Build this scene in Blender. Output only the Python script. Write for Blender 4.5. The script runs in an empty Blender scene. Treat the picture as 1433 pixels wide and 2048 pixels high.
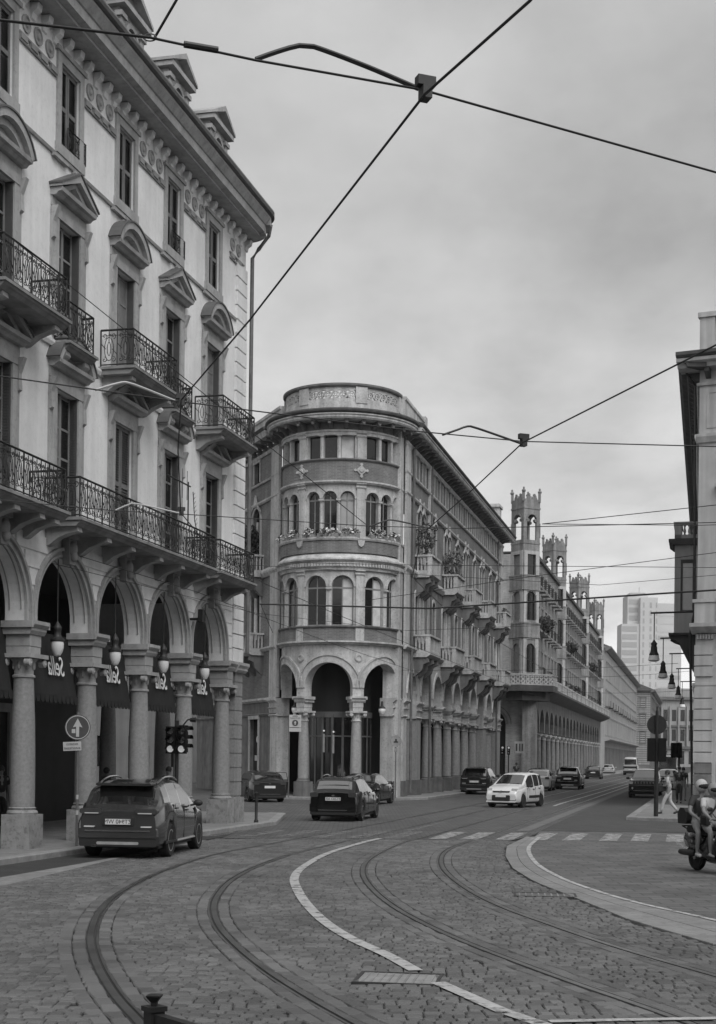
import bpy, math, random
from mathutils import Vector, Matrix
rad = math.radians
RND = random.Random(11)
scene = bpy.context.scene
col = scene.collection

# ---------------------------------------------------------------- camera
cam_data = bpy.data.cameras.new('camera')
cam = bpy.data.objects.new('camera', cam_data)
col.objects.link(cam)
cam_data.sensor_fit = 'VERTICAL'
cam_data.sensor_height = 36.0
cam_data.lens = 50.0
cam_data.shift_y = 489.0 / 2048.0
cam_data.clip_start = 0.2
cam_data.clip_end = 4000.0
cam.location = (0, 0, 2.2)
cam.rotation_euler = (rad(90), -0.0115, 0)
scene.camera = cam
scene.render.resolution_x = 716
scene.render.resolution_y = 1024

# ---------------------------------------------------------------- world and sun
SUN_EL, SUN_AZ = 50.0, 156.0          # azimuth clockwise from +Y: behind the camera, to the right
world = bpy.data.worlds.new('World')
scene.world = world
world.use_nodes = True
nt = world.node_tree
for n in list(nt.nodes):
    nt.nodes.remove(n)
def N(tree, kind, **kw):
    n = tree.nodes.new(kind)
    for k, v in kw.items():
        setattr(n, k, v)
    return n
out = N(nt, 'ShaderNodeOutputWorld')
bg = N(nt, 'ShaderNodeBackground')
sky = N(nt, 'ShaderNodeTexSky', sky_type='NISHITA', sun_disc=False)
sky.sun_elevation = rad(SUN_EL)
sky.sun_rotation = rad(SUN_AZ)
sky.dust_density = 4.0
sky.air_density = 1.0
bw = N(nt, 'ShaderNodeRGBToBW')
tc = N(nt, 'ShaderNodeTexCoord')
sep = N(nt, 'ShaderNodeSeparateXYZ')
mx = N(nt, 'ShaderNodeMath', operation='ADD'); mx.inputs[1].default_value = 0.22
dv = N(nt, 'ShaderNodeVectorMath', operation='DIVIDE')
cmb = N(nt, 'ShaderNodeCombineXYZ')
mapn = N(nt, 'ShaderNodeMapping'); mapn.inputs['Scale'].default_value = (1.5, 1.15, 1.0); mapn.inputs['Location'].default_value = (3.1, 0.4, 0)
noi = N(nt, 'ShaderNodeTexNoise'); noi.inputs['Scale'].default_value = 1.25; noi.inputs['Detail'].default_value = 7; noi.inputs['Roughness'].default_value = 0.56
ramp = N(nt, 'ShaderNodeMapRange'); ramp.inputs['From Min'].default_value = 0.32; ramp.inputs['From Max'].default_value = 0.72
ramp.inputs['To Min'].default_value = 0.76; ramp.inputs['To Max'].default_value = 1.42
flat = N(nt, 'ShaderNodeMix', data_type='FLOAT'); flat.inputs[0].default_value = 0.55; flat.inputs[3].default_value = 5.6   # overcast veil evens the clear-sky gradient
mul = N(nt, 'ShaderNodeMath', operation='MULTIPLY')
L = nt.links.new
L(sky.outputs[0], bw.inputs[0])
L(tc.outputs['Generated'], sep.inputs[0]); L(sep.outputs['Z'], mx.inputs[0])
for i in range(3):
    L(mx.outputs[0], cmb.inputs[i])
L(tc.outputs['Generated'], dv.inputs[0]); L(cmb.outputs[0], dv.inputs[1])
L(dv.outputs[0], mapn.inputs[0]); L(mapn.outputs[0], noi.inputs[0]); L(noi.outputs['Fac'], ramp.inputs[0])
L(bw.outputs[0], flat.inputs[2]); L(flat.outputs[0], mul.inputs[0]); L(ramp.outputs[0], mul.inputs[1])
hz = N(nt, 'ShaderNodeMapRange', interpolation_type='SMOOTHSTEP'); hz.inputs['From Min'].default_value = 0.0; hz.inputs['From Max'].default_value = 0.42; hz.inputs['To Min'].default_value = 1.62; hz.inputs['To Max'].default_value = 1.0
L(sep.outputs['Z'], hz.inputs[0])
mul2 = N(nt, 'ShaderNodeMath', operation='MULTIPLY'); L(mul.outputs[0], mul2.inputs[0]); L(hz.outputs[0], mul2.inputs[1])
L(mul2.outputs[0], bg.inputs['Color']); L(bg.outputs[0], out.inputs[0])
bg.inputs['Strength'].default_value = 0.080

sun_data = bpy.data.lights.new('sun', 'SUN')
sun_data.energy = 1.35
sun_data.angle = rad(45)
sun = bpy.data.objects.new('sun', sun_data)
col.objects.link(sun)
az, el = rad(SUN_AZ), rad(SUN_EL)
to_sun = Vector((math.sin(az) * math.cos(el), math.cos(az) * math.cos(el), math.sin(el)))
sun.rotation_euler = to_sun.to_track_quat('Z', 'Y').to_euler()
sun.location = to_sun * 60

vs = scene.view_settings
vs.view_transform = 'Standard'
vs.look = 'None'
vs.exposure = 0.56
scene.cycles.diffuse_bounces = 2
vs.gamma = 1.0
vs.use_curve_mapping = False

# ---------------------------------------------------------------- materials (black and white place: neutral greys only)
MATS = {}
def mat(name, v, var=0.25, scale=1.5, rough=0.85, bump=0.0, bscale=40.0, streak=0.0, metal=0.0, spec=0.5, island=0.0, emit=0.0, coat=0.0, dirt=0.0):
    m = bpy.data.materials.new(name); m.use_nodes = True
    t = m.node_tree; k = t.links.new
    b = t.nodes['Principled BSDF']
    b.inputs['Roughness'].default_value = rough
    b.inputs['Metallic'].default_value = metal
    b.inputs['Specular IOR Level'].default_value = spec
    if coat:
        b.inputs['Coat Weight'].default_value = coat; b.inputs['Coat Roughness'].default_value = 0.06
    geo = N(t, 'ShaderNodeNewGeometry')
    n1 = N(t, 'ShaderNodeTexNoise'); n1.inputs['Scale'].default_value = scale; n1.inputs['Detail'].default_value = 6; n1.inputs['Roughness'].default_value = 0.65
    k(geo.outputs['Position'], n1.inputs['Vector'])
    mr = N(t, 'ShaderNodeMapRange'); mr.inputs['From Min'].default_value = 0.3; mr.inputs['From Max'].default_value = 0.7
    mr.inputs['To Min'].default_value = 1 - var; mr.inputs['To Max'].default_value = 1 + var
    k(n1.outputs['Fac'], mr.inputs[0])
    fac = mr.outputs[0]
    def mulby(sock):
        nonlocal fac
        mm = N(t, 'ShaderNodeMath', operation='MULTIPLY'); k(fac, mm.inputs[0]); k(sock, mm.inputs[1]); fac = mm.outputs[0]
    if streak:
        mp = N(t, 'ShaderNodeMapping'); mp.inputs['Scale'].default_value = (3.0, 3.0, 0.16); k(geo.outputs['Position'], mp.inputs[0])
        n2 = N(t, 'ShaderNodeTexNoise'); n2.inputs['Scale'].default_value = 1.0; n2.inputs['Detail'].default_value = 4; k(mp.outputs[0], n2.inputs['Vector'])
        m2 = N(t, 'ShaderNodeMapRange'); m2.inputs['From Min'].default_value = 0.35; m2.inputs['From Max'].default_value = 0.65
        m2.inputs['To Min'].default_value = 1 - streak; m2.inputs['To Max'].default_value = 1 + streak * 0.4
        k(n2.outputs['Fac'], m2.inputs[0]); mulby(m2.outputs[0])
    if island:
        oi = N(t, 'ShaderNodeObjectInfo')
        ad = N(t, 'ShaderNodeMath', operation='ADD'); k(geo.outputs['Random Per Island'], ad.inputs[0]); k(oi.outputs['Random'], ad.inputs[1])
        fr = N(t, 'ShaderNodeMath', operation='FRACT'); k(ad.outputs[0], fr.inputs[0])
        m3 = N(t, 'ShaderNodeMapRange'); m3.inputs['To Min'].default_value = 1 - island; m3.inputs['To Max'].default_value = 1 + island
        k(fr.outputs[0], m3.inputs[0]); mulby(m3.outputs[0])
    if dirt:
        n4 = N(t, 'ShaderNodeTexNoise'); n4.inputs['Scale'].default_value = 9.0; n4.inputs['Detail'].default_value = 8; n4.inputs['Roughness'].default_value = 0.7
        k(geo.outputs['Position'], n4.inputs['Vector'])
        m4 = N(t, 'ShaderNodeMapRange'); m4.inputs['From Min'].default_value = 0.52; m4.inputs['From Max'].default_value = 0.62
        m4.inputs['To Min'].default_value = 1.0; m4.inputs['To Max'].default_value = 1 - dirt
        k(n4.outputs['Fac'], m4.inputs[0]); mulby(m4.outputs[0])
    fin = N(t, 'ShaderNodeMath', operation='MULTIPLY', use_clamp=True); fin.inputs[1].default_value = v; k(fac, fin.inputs[0])
    k(fin.outputs[0], b.inputs['Base Color'])
    if bump:
        n3 = N(t, 'ShaderNodeTexNoise'); n3.inputs['Scale'].default_value = bscale; n3.inputs['Detail'].default_value = 5; k(geo.outputs['Position'], n3.inputs['Vector'])
        bp = N(t, 'ShaderNodeBump'); bp.inputs['Strength'].default_value = bump; bp.inputs['Distance'].default_value = 0.02
        k(n3.outputs['Fac'], bp.inputs['Height']); k(bp.outputs[0], b.inputs['Normal'])
    if emit:
        b.inputs['Emission Color'].default_value = (1, 1, 1, 1); b.inputs['Emission Strength'].default_value = emit
    MATS[name] = m
    return m

def mat_brick(name, v, bw_=0.26, bh=0.075, mortar=1.5, rough=0.9, plane='xz', var=0.25):
    """Brick texture for walls too far away to tell the bricks apart."""
    m = mat(name, v, var=var, scale=0.8, rough=rough, streak=0.15)
    t = m.node_tree; k = t.links.new
    b = t.nodes['Principled BSDF']
    geo = N(t, 'ShaderNodeNewGeometry')
    sp = N(t, 'ShaderNodeSeparateXYZ'); k(geo.outputs['Position'], sp.inputs[0])
    ad = N(t, 'ShaderNodeMath', operation='ADD'); k(sp.outputs[0], ad.inputs[0]); k(sp.outputs[1], ad.inputs[1])
    cb = N(t, 'ShaderNodeCombineXYZ')
    if plane == 'xz':
        k(ad.outputs[0], cb.inputs[0]); k(sp.outputs[2], cb.inputs[1])
    else:
        k(sp.outputs[0], cb.inputs[0]); k(sp.outputs[1], cb.inputs[1])
    bt = N(t, 'ShaderNodeTexBrick'); bt.inputs['Scale'].default_value = 1.0
    bt.inputs['Brick Width'].default_value = bw_; bt.inputs['Row Height'].default_value = bh
    bt.inputs['Mortar Size'].default_value = 0.012 if plane == 'xz' else 0.016
    bt.inputs['Color1'].default_value = (0.82,) * 3 + (1,); bt.inputs['Color2'].default_value = (1.15,) * 3 + (1,)
    bt.inputs['Mortar'].default_value = (mortar,) * 3 + (1,)
    k(cb.outputs[0], bt.inputs['Vector'])
    lk = b.inputs['Base Color'].links[0].from_socket
    mm = N(t, 'ShaderNodeMath', operation='MULTIPLY', use_clamp=True); k(lk, mm.inputs[0]); k(bt.outputs['Color'], mm.inputs[1])
    k(mm.outputs[0], b.inputs['Base Color'])
    bp = N(t, 'ShaderNodeBump'); bp.inputs['Strength'].default_value = 0.5; bp.inputs['Distance'].default_value = 0.01; bp.invert = True
    k(bt.outputs['Fac'], bp.inputs['Height']); k(bp.outputs[0], b.inputs['Normal'])
    return m

def mat_worn(name, v, lo=0.42, hi=0.58, scale=7.0):
    """Road paint worn through to the paving beneath."""
    m = mat(name, v, var=0.2, scale=6, rough=0.8, dirt=0.3)
    t = m.node_tree; k = t.links.new
    b = t.nodes['Principled BSDF']
    o = [n for n in t.nodes if n.type == 'OUTPUT_MATERIAL'][0]
    geo = N(t, 'ShaderNodeNewGeometry')
    n = N(t, 'ShaderNodeTexNoise'); n.inputs['Scale'].default_value = scale; n.inputs['Detail'].default_value = 7; n.inputs['Roughness'].default_value = 0.7
    k(geo.outputs['Position'], n.inputs['Vector'])
    mr = N(t, 'ShaderNodeMapRange'); mr.inputs['From Min'].default_value = lo; mr.inputs['From Max'].default_value = hi; k(n.outputs['Fac'], mr.inputs[0])
    tr = N(t, 'ShaderNodeBsdfTransparent'); ms = N(t, 'ShaderNodeMixShader')
    k(mr.outputs[0], ms.inputs[0]); k(b.outputs[0], ms.inputs[1]); k(tr.outputs[0], ms.inputs[2]); k(ms.outputs[0], o.inputs['Surface'])
    return m

mat('stucco', 0.76, 0.12, 0.5, 0.9, 0.35, 60, streak=0.09, dirt=0.07)
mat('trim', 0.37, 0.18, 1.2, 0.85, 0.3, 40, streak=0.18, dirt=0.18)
mat('trim_dark', 0.27, 0.25, 1.5, 0.85, 0.2, 40, streak=0.2)
mat('granite', 0.25, 0.20, 14, 0.7, 0.15, 120, streak=0.12)
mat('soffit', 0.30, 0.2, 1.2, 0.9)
mat('plinth', 0.26, 0.3, 3, 0.85, 0.3, 50, dirt=0.35)
mat('slab_stone', 0.22, 0.3, 2, 0.85, streak=0.2)
mat('iron', 0.016, 0.3, 8, 0.55, spec=0.4)
mat('gutter_metal', 0.12, 0.3, 3, 0.6)
mat('louvre', 0.15, 0.2, 2, 0.7)
mat('louvre_dark', 0.06, 0.2, 2, 0.7)
mat('wood_frame', 0.20, 0.2, 4, 0.6)
mat('glass', 0.012, 0.3, 0.5, 0.06, spec=0.5)
mat('glass_pale', 0.25, 0.3, 0.4, 0.12, spec=0.9)  # pale base stands in for bright reflections in some panes
mat('lead', 0.10, 0.25, 2, 0.7)
mat('curtain_dim', 0.16, 0.3, 3, 0.5, spec=0.6)
mat('curtain', 0.50, 0.2, 2.5, 0.9)
mat('roof_tile', 0.10, 0.3, 3, 0.9, 0.6, 14)
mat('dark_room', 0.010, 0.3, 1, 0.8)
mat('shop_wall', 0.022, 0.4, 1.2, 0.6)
mat('shop_trim', 0.09, 0.3, 2, 0.6)
mat('awning', 0.016, 0.25, 2.5, 0.9)
mat('letter', 0.80, 0.05, 4, 0.7)
mat('lamp_metal', 0.03, 0.3, 8, 0.5)
mat('opal', 0.72, 0.08, 3, 0.35, spec=0.5)
mat('brick_dark', 0.0, 0.1) if False else None
mat_brick('brick', 0.16, mortar=1.4)
mat_brick('brick_pale', 0.32, mortar=1.12)
mat('c_stone', 0.48, 0.2, 1.4, 0.88, 0.3, 40, streak=0.25, dirt=0.28)
mat('c_stone_dark', 0.15, 0.3, 1.6, 0.88, 0.2, 40, streak=0.25)
mat('c_column', 0.28, 0.2, 8, 0.75, streak=0.2)
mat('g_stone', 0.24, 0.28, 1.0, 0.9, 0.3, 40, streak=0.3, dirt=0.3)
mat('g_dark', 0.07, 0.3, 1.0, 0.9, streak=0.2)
mat('g_arcade_shaded', 0.13, 0.3, 1.0, 0.9, streak=0.3)  # arcade stone darkened in colour for the shade under the terrace
mat('g_pale', 0.42, 0.2, 1.0, 0.9, streak=0.2, dirt=0.2)
mat('far_pale', 0.31, 0.15, 0.3, 0.9, streak=0.15)
mat('far_mid', 0.15, 0.2, 0.3, 0.9, streak=0.15)
mat('tower_hazed', 0.54, 0.06, 0.05, 0.8)  # wall tone paled so the colour carries the distance haze
mat('tower_glass_hazed', 0.38, 0.1, 0.05, 0.4)  # washed-out window tone, haze put into the colour
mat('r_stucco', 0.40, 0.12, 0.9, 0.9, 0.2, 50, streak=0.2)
mat('asphalt', 0.042, 0.22, 1.6, 0.92, 0.5, 90, dirt=0.2)
mat('asphalt_right', 0.062, 0.2, 1.1, 0.92, 0.5, 90, dirt=0.2)
mat('bed', 0.022, 0.4, 6, 0.95)
mat('sett', 0.112, 0.30, 0.45, 0.70, 0.6, 60, island=0.28)
mat('sett_rail', 0.085, 0.22, 5, 0.78, 0.5, 70, island=0.18)
mat_brick('sett_far', 0.092, bw_=0.30, bh=0.30, mortar=0.35, plane='xy')
mat_brick('sett_right', 0.115, bw_=0.55, bh=0.34, mortar=0.55, plane='xy')
mat('slab_pale', 0.21, 0.2, 3, 0.85, 0.3, 60, island=0.1, dirt=0.2)
mat('kerb', 0.24, 0.25, 4, 0.85, 0.3, 60, island=0.1)
mat('pavement', 0.20, 0.25, 2.5, 0.88, 0.4, 60, dirt=0.2)
mat('steel', 0.11, 0.45, 2, 0.36, metal=0.5)
mat('slab_dim', 0.135, 0.25, 2, 0.85, 0.3, 60, dirt=0.2)
mat('g_column', 0.17, 0.25, 4, 0.8, streak=0.3)
mat('rail_dark', 0.035, 0.4, 6, 0.7)
mat_worn('paint', 0.40, 0.52, 0.66, 3.5)
mat_worn('paint_mid', 0.36, 0.42, 0.66, 4)
mat_worn('paint_faint', 0.34, 0.30, 0.55, 4)
mat('car_grey', 0.034, 0.05, 2, 0.13, spec=0.5, coat=1.0)
mat('car_black', 0.004, 0.05, 2, 0.16, spec=0.3, coat=0.6)
mat('car_dark', 0.018, 0.05, 2, 0.16, spec=0.4, coat=0.7)
mat('car_white', 0.62, 0.04, 2, 0.35, coat=0.8)
mat('car_silver', 0.40, 0.05, 2, 0.3, coat=0.8)
mat('car_plastic', 0.018, 0.2, 6, 0.6)
mat('car_glass', 0.012, 0.05, 1, 0.04, spec=1.0)
MATS['car_glass'].node_tree.nodes['Principled BSDF'].inputs['IOR'].default_value = 2.3
MATS['glass'].node_tree.nodes['Principled BSDF'].inputs['IOR'].default_value = 1.5
mat('chrome', 0.55, 0.05, 4, 0.18, metal=1.0)
mat('rim', 0.45, 0.15, 6, 0.35, metal=0.4)
mat('tyre', 0.015, 0.2, 12, 0.9)
mat('tail', 0.05, 0.2, 4, 0.15, spec=0.8)
mat('headlamp', 0.55, 0.1, 4, 0.12, spec=0.9)
mat('plate', 0.62, 0.1, 8, 0.6)
mat('plate_ink', 0.03, 0.1, 8, 0.7)
mat('lit', 0.6, 0.02, 1, 0.4, emit=0.2)
mat('lit_soft', 0.8, 0.02, 1, 0.4, emit=0.7)
mat('sign_blue', 0.055, 0.15, 4, 0.5)
mat('sign_white', 0.42, 0.12, 6, 0.6)
mat('skin', 0.19, 0.1, 6, 0.6)
mat('cloth_white', 0.42, 0.1, 9, 0.9)
mat('cloth_grey', 0.24, 0.15, 9, 0.9)
mat('cloth_dark', 0.04, 0.2, 9, 0.9)
mat('signal_black', 0.007, 0.2, 9, 0.8, spec=0.2)
mat('cloth_black', 0.016, 0.2, 9, 0.9)
mat('hair', 0.02, 0.3, 20, 0.6)
mat('leaf', 0.055, 0.3, 6, 0.7, island=0.5)
mat('leaf_grey', 0.10, 0.3, 6, 0.7, island=0.4)
mat('petal', 0.62, 0.2, 9, 0.8)
mat('bark', 0.08, 0.3, 8, 0.9)
mat('wire', 0.02, 0.1, 2, 0.6)
mat('wire_pale', 0.42, 0.1, 2, 0.5)

# ---------------------------------------------------------------- mesh helpers
class MB:
    def __init__(s):
        s.v = []; s.f = []; s.s = []
    def add(s, vs_, fs, smooth=False):
        o = len(s.v); s.v.extend(vs_)
        for f in fs:
            s.f.append(tuple(i + o for i in f)); s.s.append(smooth)
        return s
    def box(s, x0, x1, y0, y1, z0, z1):
        return s.add([(x0, y0, z0), (x1, y0, z0), (x1, y1, z0), (x0, y1, z0), (x0, y0, z1), (x1, y0, z1), (x1, y1, z1), (x0, y1, z1)],
                     [(0, 3, 2, 1), (4, 5, 6, 7), (0, 1, 5, 4), (1, 2, 6, 5), (2, 3, 7, 6), (3, 0, 4, 7)])
    def bbox(s, x0, x1, y0, y1, z0, z1, c=0.01):
        """box with chamfered top edge"""
        s.add([(x0, y0, z0), (x1, y0, z0), (x1, y1, z0), (x0, y1, z0), (x0, y0, z1 - c), (x1, y0, z1 - c), (x1, y1, z1 - c), (x0, y1, z1 - c),
               (x0 + c, y0 + c, z1), (x1 - c, y0 + c, z1), (x1 - c, y1 - c, z1), (x0 + c, y1 - c, z1)],
              [(8, 9, 10, 11), (0, 1, 5, 4), (1, 2, 6, 5), (2, 3, 7, 6), (3, 0, 4, 7), (4, 5, 9, 8), (5, 6, 10, 9), (6, 7, 11, 10), (7, 4, 8, 11)])
        return s
    def poly_ext(s, pts, fn, a, b, cap=True, smooth=False):
        n = len(pts)
        vs_ = [fn(p, a) for p in pts] + [fn(p, b) for p in pts]
        fs = [(i, (i + 1) % n, n + (i + 1) % n, n + i) for i in range(n)]
        s.add(vs_, fs, smooth)
        if cap:
            s.add(vs_, [tuple(range(n - 1, -1, -1)), tuple(range(n, 2 * n))])
        return s
    def prism_y(s, pts, y0, y1):    # pts (x,z)
        return s.poly_ext(pts, lambda p, t: (p[0], t, p[1]), y0, y1)
    def prism_x(s, pts, x0, x1, n=1):    # pts (y,z)
        for i in range(n):
            a = x0 + (x1 - x0) * i / n; b = x0 + (x1 - x0) * (i + 1) / n
            s.poly_ext(pts, lambda p, t: (t, p[0], p[1]), a, b, cap=(n == 1))
        if n > 1:
            m = len(pts)
            s.add([(x0, p[0], p[1]) for p in pts], [tuple(range(m))]); s.add([(x1, p[0], p[1]) for p in pts], [tuple(range(m))])
        return s
    def prism_z(s, pts, z0, z1):    # pts (x,y)
        return s.poly_ext(pts, lambda p, t: (p[0], p[1], t), z0, z1)
    def lathe(s, prof, c=(0, 0, 0), n=16, axis='z', cap=True, smooth=True):
        vs_ = []
        for r, h in prof:
            for i in range(n):
                a = 2 * math.pi * i / n
                if axis == 'z': p = (c[0] + r * math.cos(a), c[1] + r * math.sin(a), c[2] + h)
                elif axis == 'y': p = (c[0] + r * math.cos(a), c[1] + h, c[2] + r * math.sin(a))
                else: p = (c[0] + h, c[1] + r * math.cos(a), c[2] + r * math.sin(a))
                vs_.append(p)
        fs = []
        for j in range(len(prof) - 1):
            for i in range(n):
                fs.append((j * n + i, j * n + (i + 1) % n, (j + 1) * n + (i + 1) % n, (j + 1) * n + i))
        s.add(vs_, fs, smooth)
        if cap:
            m = len(prof)
            s.add(vs_[:n], [tuple(range(n - 1, -1, -1))]); s.add(vs_[(m - 1) * n:], [tuple(range(n))])
        return s
    def tube(s, pts, r, n=5, smooth=True, closed=False):
        pts = [Vector(p) for p in pts]
        m = len(pts); vs_ = []
        up0 = Vector((0, 0, 1))
        for i, p in enumerate(pts):
            a = pts[i - 1] if (i > 0 or closed) else p
            b = pts[(i + 1) % m] if (i < m - 1 or closed) else p
            t = (b - a)
            t = t.normalized() if t.length > 1e-9 else Vector((1, 0, 0))
            u = up0 if abs(t.z) < 0.9 else Vector((1, 0, 0))
            e1 = t.cross(u).normalized(); e2 = e1.cross(t)
            rr = r[i] if isinstance(r, (list, tuple)) else r
            for k_ in range(n):
                an = 2 * math.pi * k_ / n
                vs_.append(tuple(p + e1 * (rr * math.cos(an)) + e2 * (rr * math.sin(an))))
        fs = []
        for i in range(m if closed else m - 1):
            j = (i + 1) % m
            for k_ in range(n):
                fs.append((i * n + k_, i * n + (k_ + 1) % n, j * n + (k_ + 1) % n, j * n + k_))
        s.add(vs_, fs, smooth)
        if not closed:
            s.add(vs_[:n], [tuple(range(n - 1, -1, -1))]); s.add(vs_[(m - 1) * n:], [tuple(range(n))])
        return s
    def ball(s, c, r, n=10, m=7):
        if not isinstance(r, (tuple, list)): r = (r, r, r)
        vs_ = []; fs = []
        for j in range(m + 1):
            th = math.pi * j / m
            for i in range(n):
                a = 2 * math.pi * i / n
                vs_.append((c[0] + r[0] * math.sin(th) * math.cos(a), c[1] + r[1] * math.sin(th) * math.sin(a), c[2] + r[2] * math.cos(th)))
        for j in range(m):
            for i in range(n):
                fs.append((j * n + i, (j + 1) * n + i, (j + 1) * n + (i + 1) % n, j * n + (i + 1) % n))
        return s.add(vs_, fs, True)
    def arc(s, cx, zc, r0, r1, y0, y1, a0=0.0, a1=math.pi, n=16):
        """box-section ring in the xz plane (archivolt)"""
        vs_ = []
        for i in range(n + 1):
            a = a0 + (a1 - a0) * i / n; c, q = math.cos(a), math.sin(a)
            vs_ += [(cx + r0 * c, y0, zc + r0 * q), (cx + r1 * c, y0, zc + r1 * q), (cx + r1 * c, y1, zc + r1 * q), (cx + r0 * c, y1, zc + r0 * q)]
        fs = []
        for i in range(n):
            for k_ in range(4):
                fs.append((i * 4 + k_, i * 4 + (k_ + 1) % 4, (i + 1) * 4 + (k_ + 1) % 4, (i + 1) * 4 + k_))
        fs += [(0, 1, 2, 3), (n * 4 + 3, n * 4 + 2, n * 4 + 1, n * 4)]
        return s.add(vs_, fs)
    def wall(s, x0, x1, z0, z1, ops, y0=0.0, y1=0.3, xc=(), back=False, n=12):
        """wall face with rectangular (xa,xb,za,zb) or round-headed (xa,xb,za,zb,'a') openings and their reveals"""
        xs = sorted(set([round(q, 4) for q in [x0, x1] + [o[0] for o in ops] + [o[1] for o in ops] + list(xc) if x0 - 1e-6 <= q <= x1 + 1e-6]))
        zs = sorted(set([round(q, 4) for q in [z0, z1] + [o[2] for o in ops] + [o[3] for o in ops] if z0 - 1e-6 <= q <= z1 + 1e-6]))
        ys = [y0, y1] if back else [y0]
        for i in range(len(xs) - 1):
            for j in range(len(zs) - 1):
                mxx = (xs[i] + xs[i + 1]) / 2; mz = (zs[j] + zs[j + 1]) / 2
                if any(o[0] < mxx < o[1] and o[2] < mz < o[3] for o in ops): continue
                for y in ys:
                    s.add([(xs[i], y, zs[j]), (xs[i + 1], y, zs[j]), (xs[i + 1], y, zs[j + 1]), (xs[i], y, zs[j + 1])], [(0, 1, 2, 3)])
        for o in ops:
            xa, xb, za, zb = o[:4]
            if len(o) > 4:
                r = (xb - xa) / 2; cx = (xa + xb) / 2; zc = zb - r
                arcp = [(cx + r * math.cos(math.pi * (1 - i / n)), zc + r * math.sin(math.pi * (1 - i / n))) for i in range(n + 1)]
                for y in ys:
                    for i in range(n):
                        p, q = arcp[i], arcp[i + 1]
                        s.add([(p[0], y, p[1]), (q[0], y, q[1]), (q[0], y, zb), (p[0], y, zb)], [(0, 1, 2, 3)])
                per = [(xa, za)] + arcp + [(xb, za)]
            else:
                per = [(xa, za), (xa, zb), (xb, zb), (xb, za)]
            m = len(per)
            for i in range(m):
                p, q = per[i], per[(i + 1) % m]
                if i == m - 1 and abs(za - z0) < 1e-6: continue
                s.add([(p[0], y0, p[1]), (q[0], y0, q[1]), (q[0], y1, q[1]), (p[0], y1, p[1])], [(0, 1, 2, 3)])
        return s
    def mesh(s, name, m, warp=None):
        vs_ = [warp(*p) for p in s.v] if warp else s.v
        me = bpy.data.meshes.new(name)
        me.from_pydata([tuple(p) for p in vs_], [], s.f)
        me.polygons.foreach_set('use_smooth', s.s)
        me.materials.append(MATS[m])
        me.update()
        if any(s.s): me.set_sharp_from_angle(angle=rad(38))
        return me
    def obj(s, name, m, parent=None, loc=(0, 0, 0), rz=0.0, warp=None):
        return place(name, s.mesh(name, m, warp), parent, loc, rz)

def place(name, me, parent=None, loc=(0, 0, 0), rz=0.0, scale=None):
    o = bpy.data.objects.new(name, me)
    col.objects.link(o)
    o.location = loc; o.rotation_euler = (0, 0, rz)
    if scale: o.scale = scale
    if parent: o.parent = parent
    return o

def tag(o, label=None, cat=None, group=None, kind=None):
    if label: o['label'] = label
    if cat: o['category'] = cat
    if group: o['group'] = group
    if kind: o['kind'] = kind
    return o

def thing(name, label, cat, loc=(0, 0, 0), rz=0.0, group=None):
    o = bpy.data.objects.new(name, None); col.objects.link(o)
    o.empty_display_size = 0.2
    o.location = loc; o.rotation_euler = (0, 0, rz)
    return tag(o, label, cat, group)

def copy_tree(o, parent=None):
    c = o.copy(); col.objects.link(c)
    if parent is not None: c.parent = parent
    for ch in list(o.children):
        copy_tree(ch, c)
    return c

def kids(name, m, parent, mbs):
    for b in mbs:
        b.obj(name, m, parent)

def smooth_poly(pts, step=0.4):
    """Catmull-Rom through plan points, resampled"""
    P = [Vector(p) for p in pts]
    P = [P[0] * 2 - P[1]] + P + [P[-1] * 2 - P[-2]]
    o = []
    for i in range(1, len(P) - 2):
        d = (P[i + 1] - P[i]).length; n = max(1, int(d / step))
        for k_ in range(n):
            t = k_ / n
            o.append(0.5 * ((2 * P[i]) + (-P[i - 1] + P[i + 1]) * t + (2 * P[i - 1] - 5 * P[i] + 4 * P[i + 1] - P[i + 2]) * t * t + (-P[i - 1] + 3 * P[i] - 3 * P[i + 1] + P[i + 2]) * t ** 3))
    o.append(P[-2])
    return o

def text_mesh(name, body, size, m, depth=0.004, mirror=True, bold=0.0):
    cu = bpy.data.curves.new(name, 'FONT')
    cu.body = body; cu.size = size; cu.extrude = depth; cu.align_x = 'CENTER'; cu.align_y = 'CENTER'; cu.offset = bold
    to = bpy.data.objects.new(name, cu); col.objects.link(to)
    dg = bpy.context.evaluated_depsgraph_get()
    me = bpy.data.meshes.new_from_object(to.evaluated_get(dg))
    bpy.data.objects.remove(to)
    for v in me.vertices:       # stand upright, and reversed as the photograph shows it
        x, y, z = v.co
        v.co = (-x if mirror else x, -z, y)
    me.materials.clear(); me.materials.append(MATS[m])
    return me
# ---------------------------------------------------------------- ground, road, tracks
import numpy as np
SU = (math.sin(rad(13.6)), math.cos(rad(13.6)))          # direction of the street

def sheet(name, pts, z, m, parent=None, kind='structure'):
    me = bpy.data.meshes.new(name)
    me.from_pydata([(p[0], p[1], z) for p in pts], [], [tuple(range(len(pts)))])
    me.materials.append(MATS[m]); me.update()
    o = place(name, me, parent)
    if kind and parent is None: o['kind'] = kind
    return o

sheet('ground', [(-1500, -300), (1500, -300), (1500, 3000), (-1500, 3000)], -0.06, 'asphalt')
road = sheet('road', [(-14, 2), (9, 2), (9, 44), (-14, 44)], -0.024, 'bed')

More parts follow.
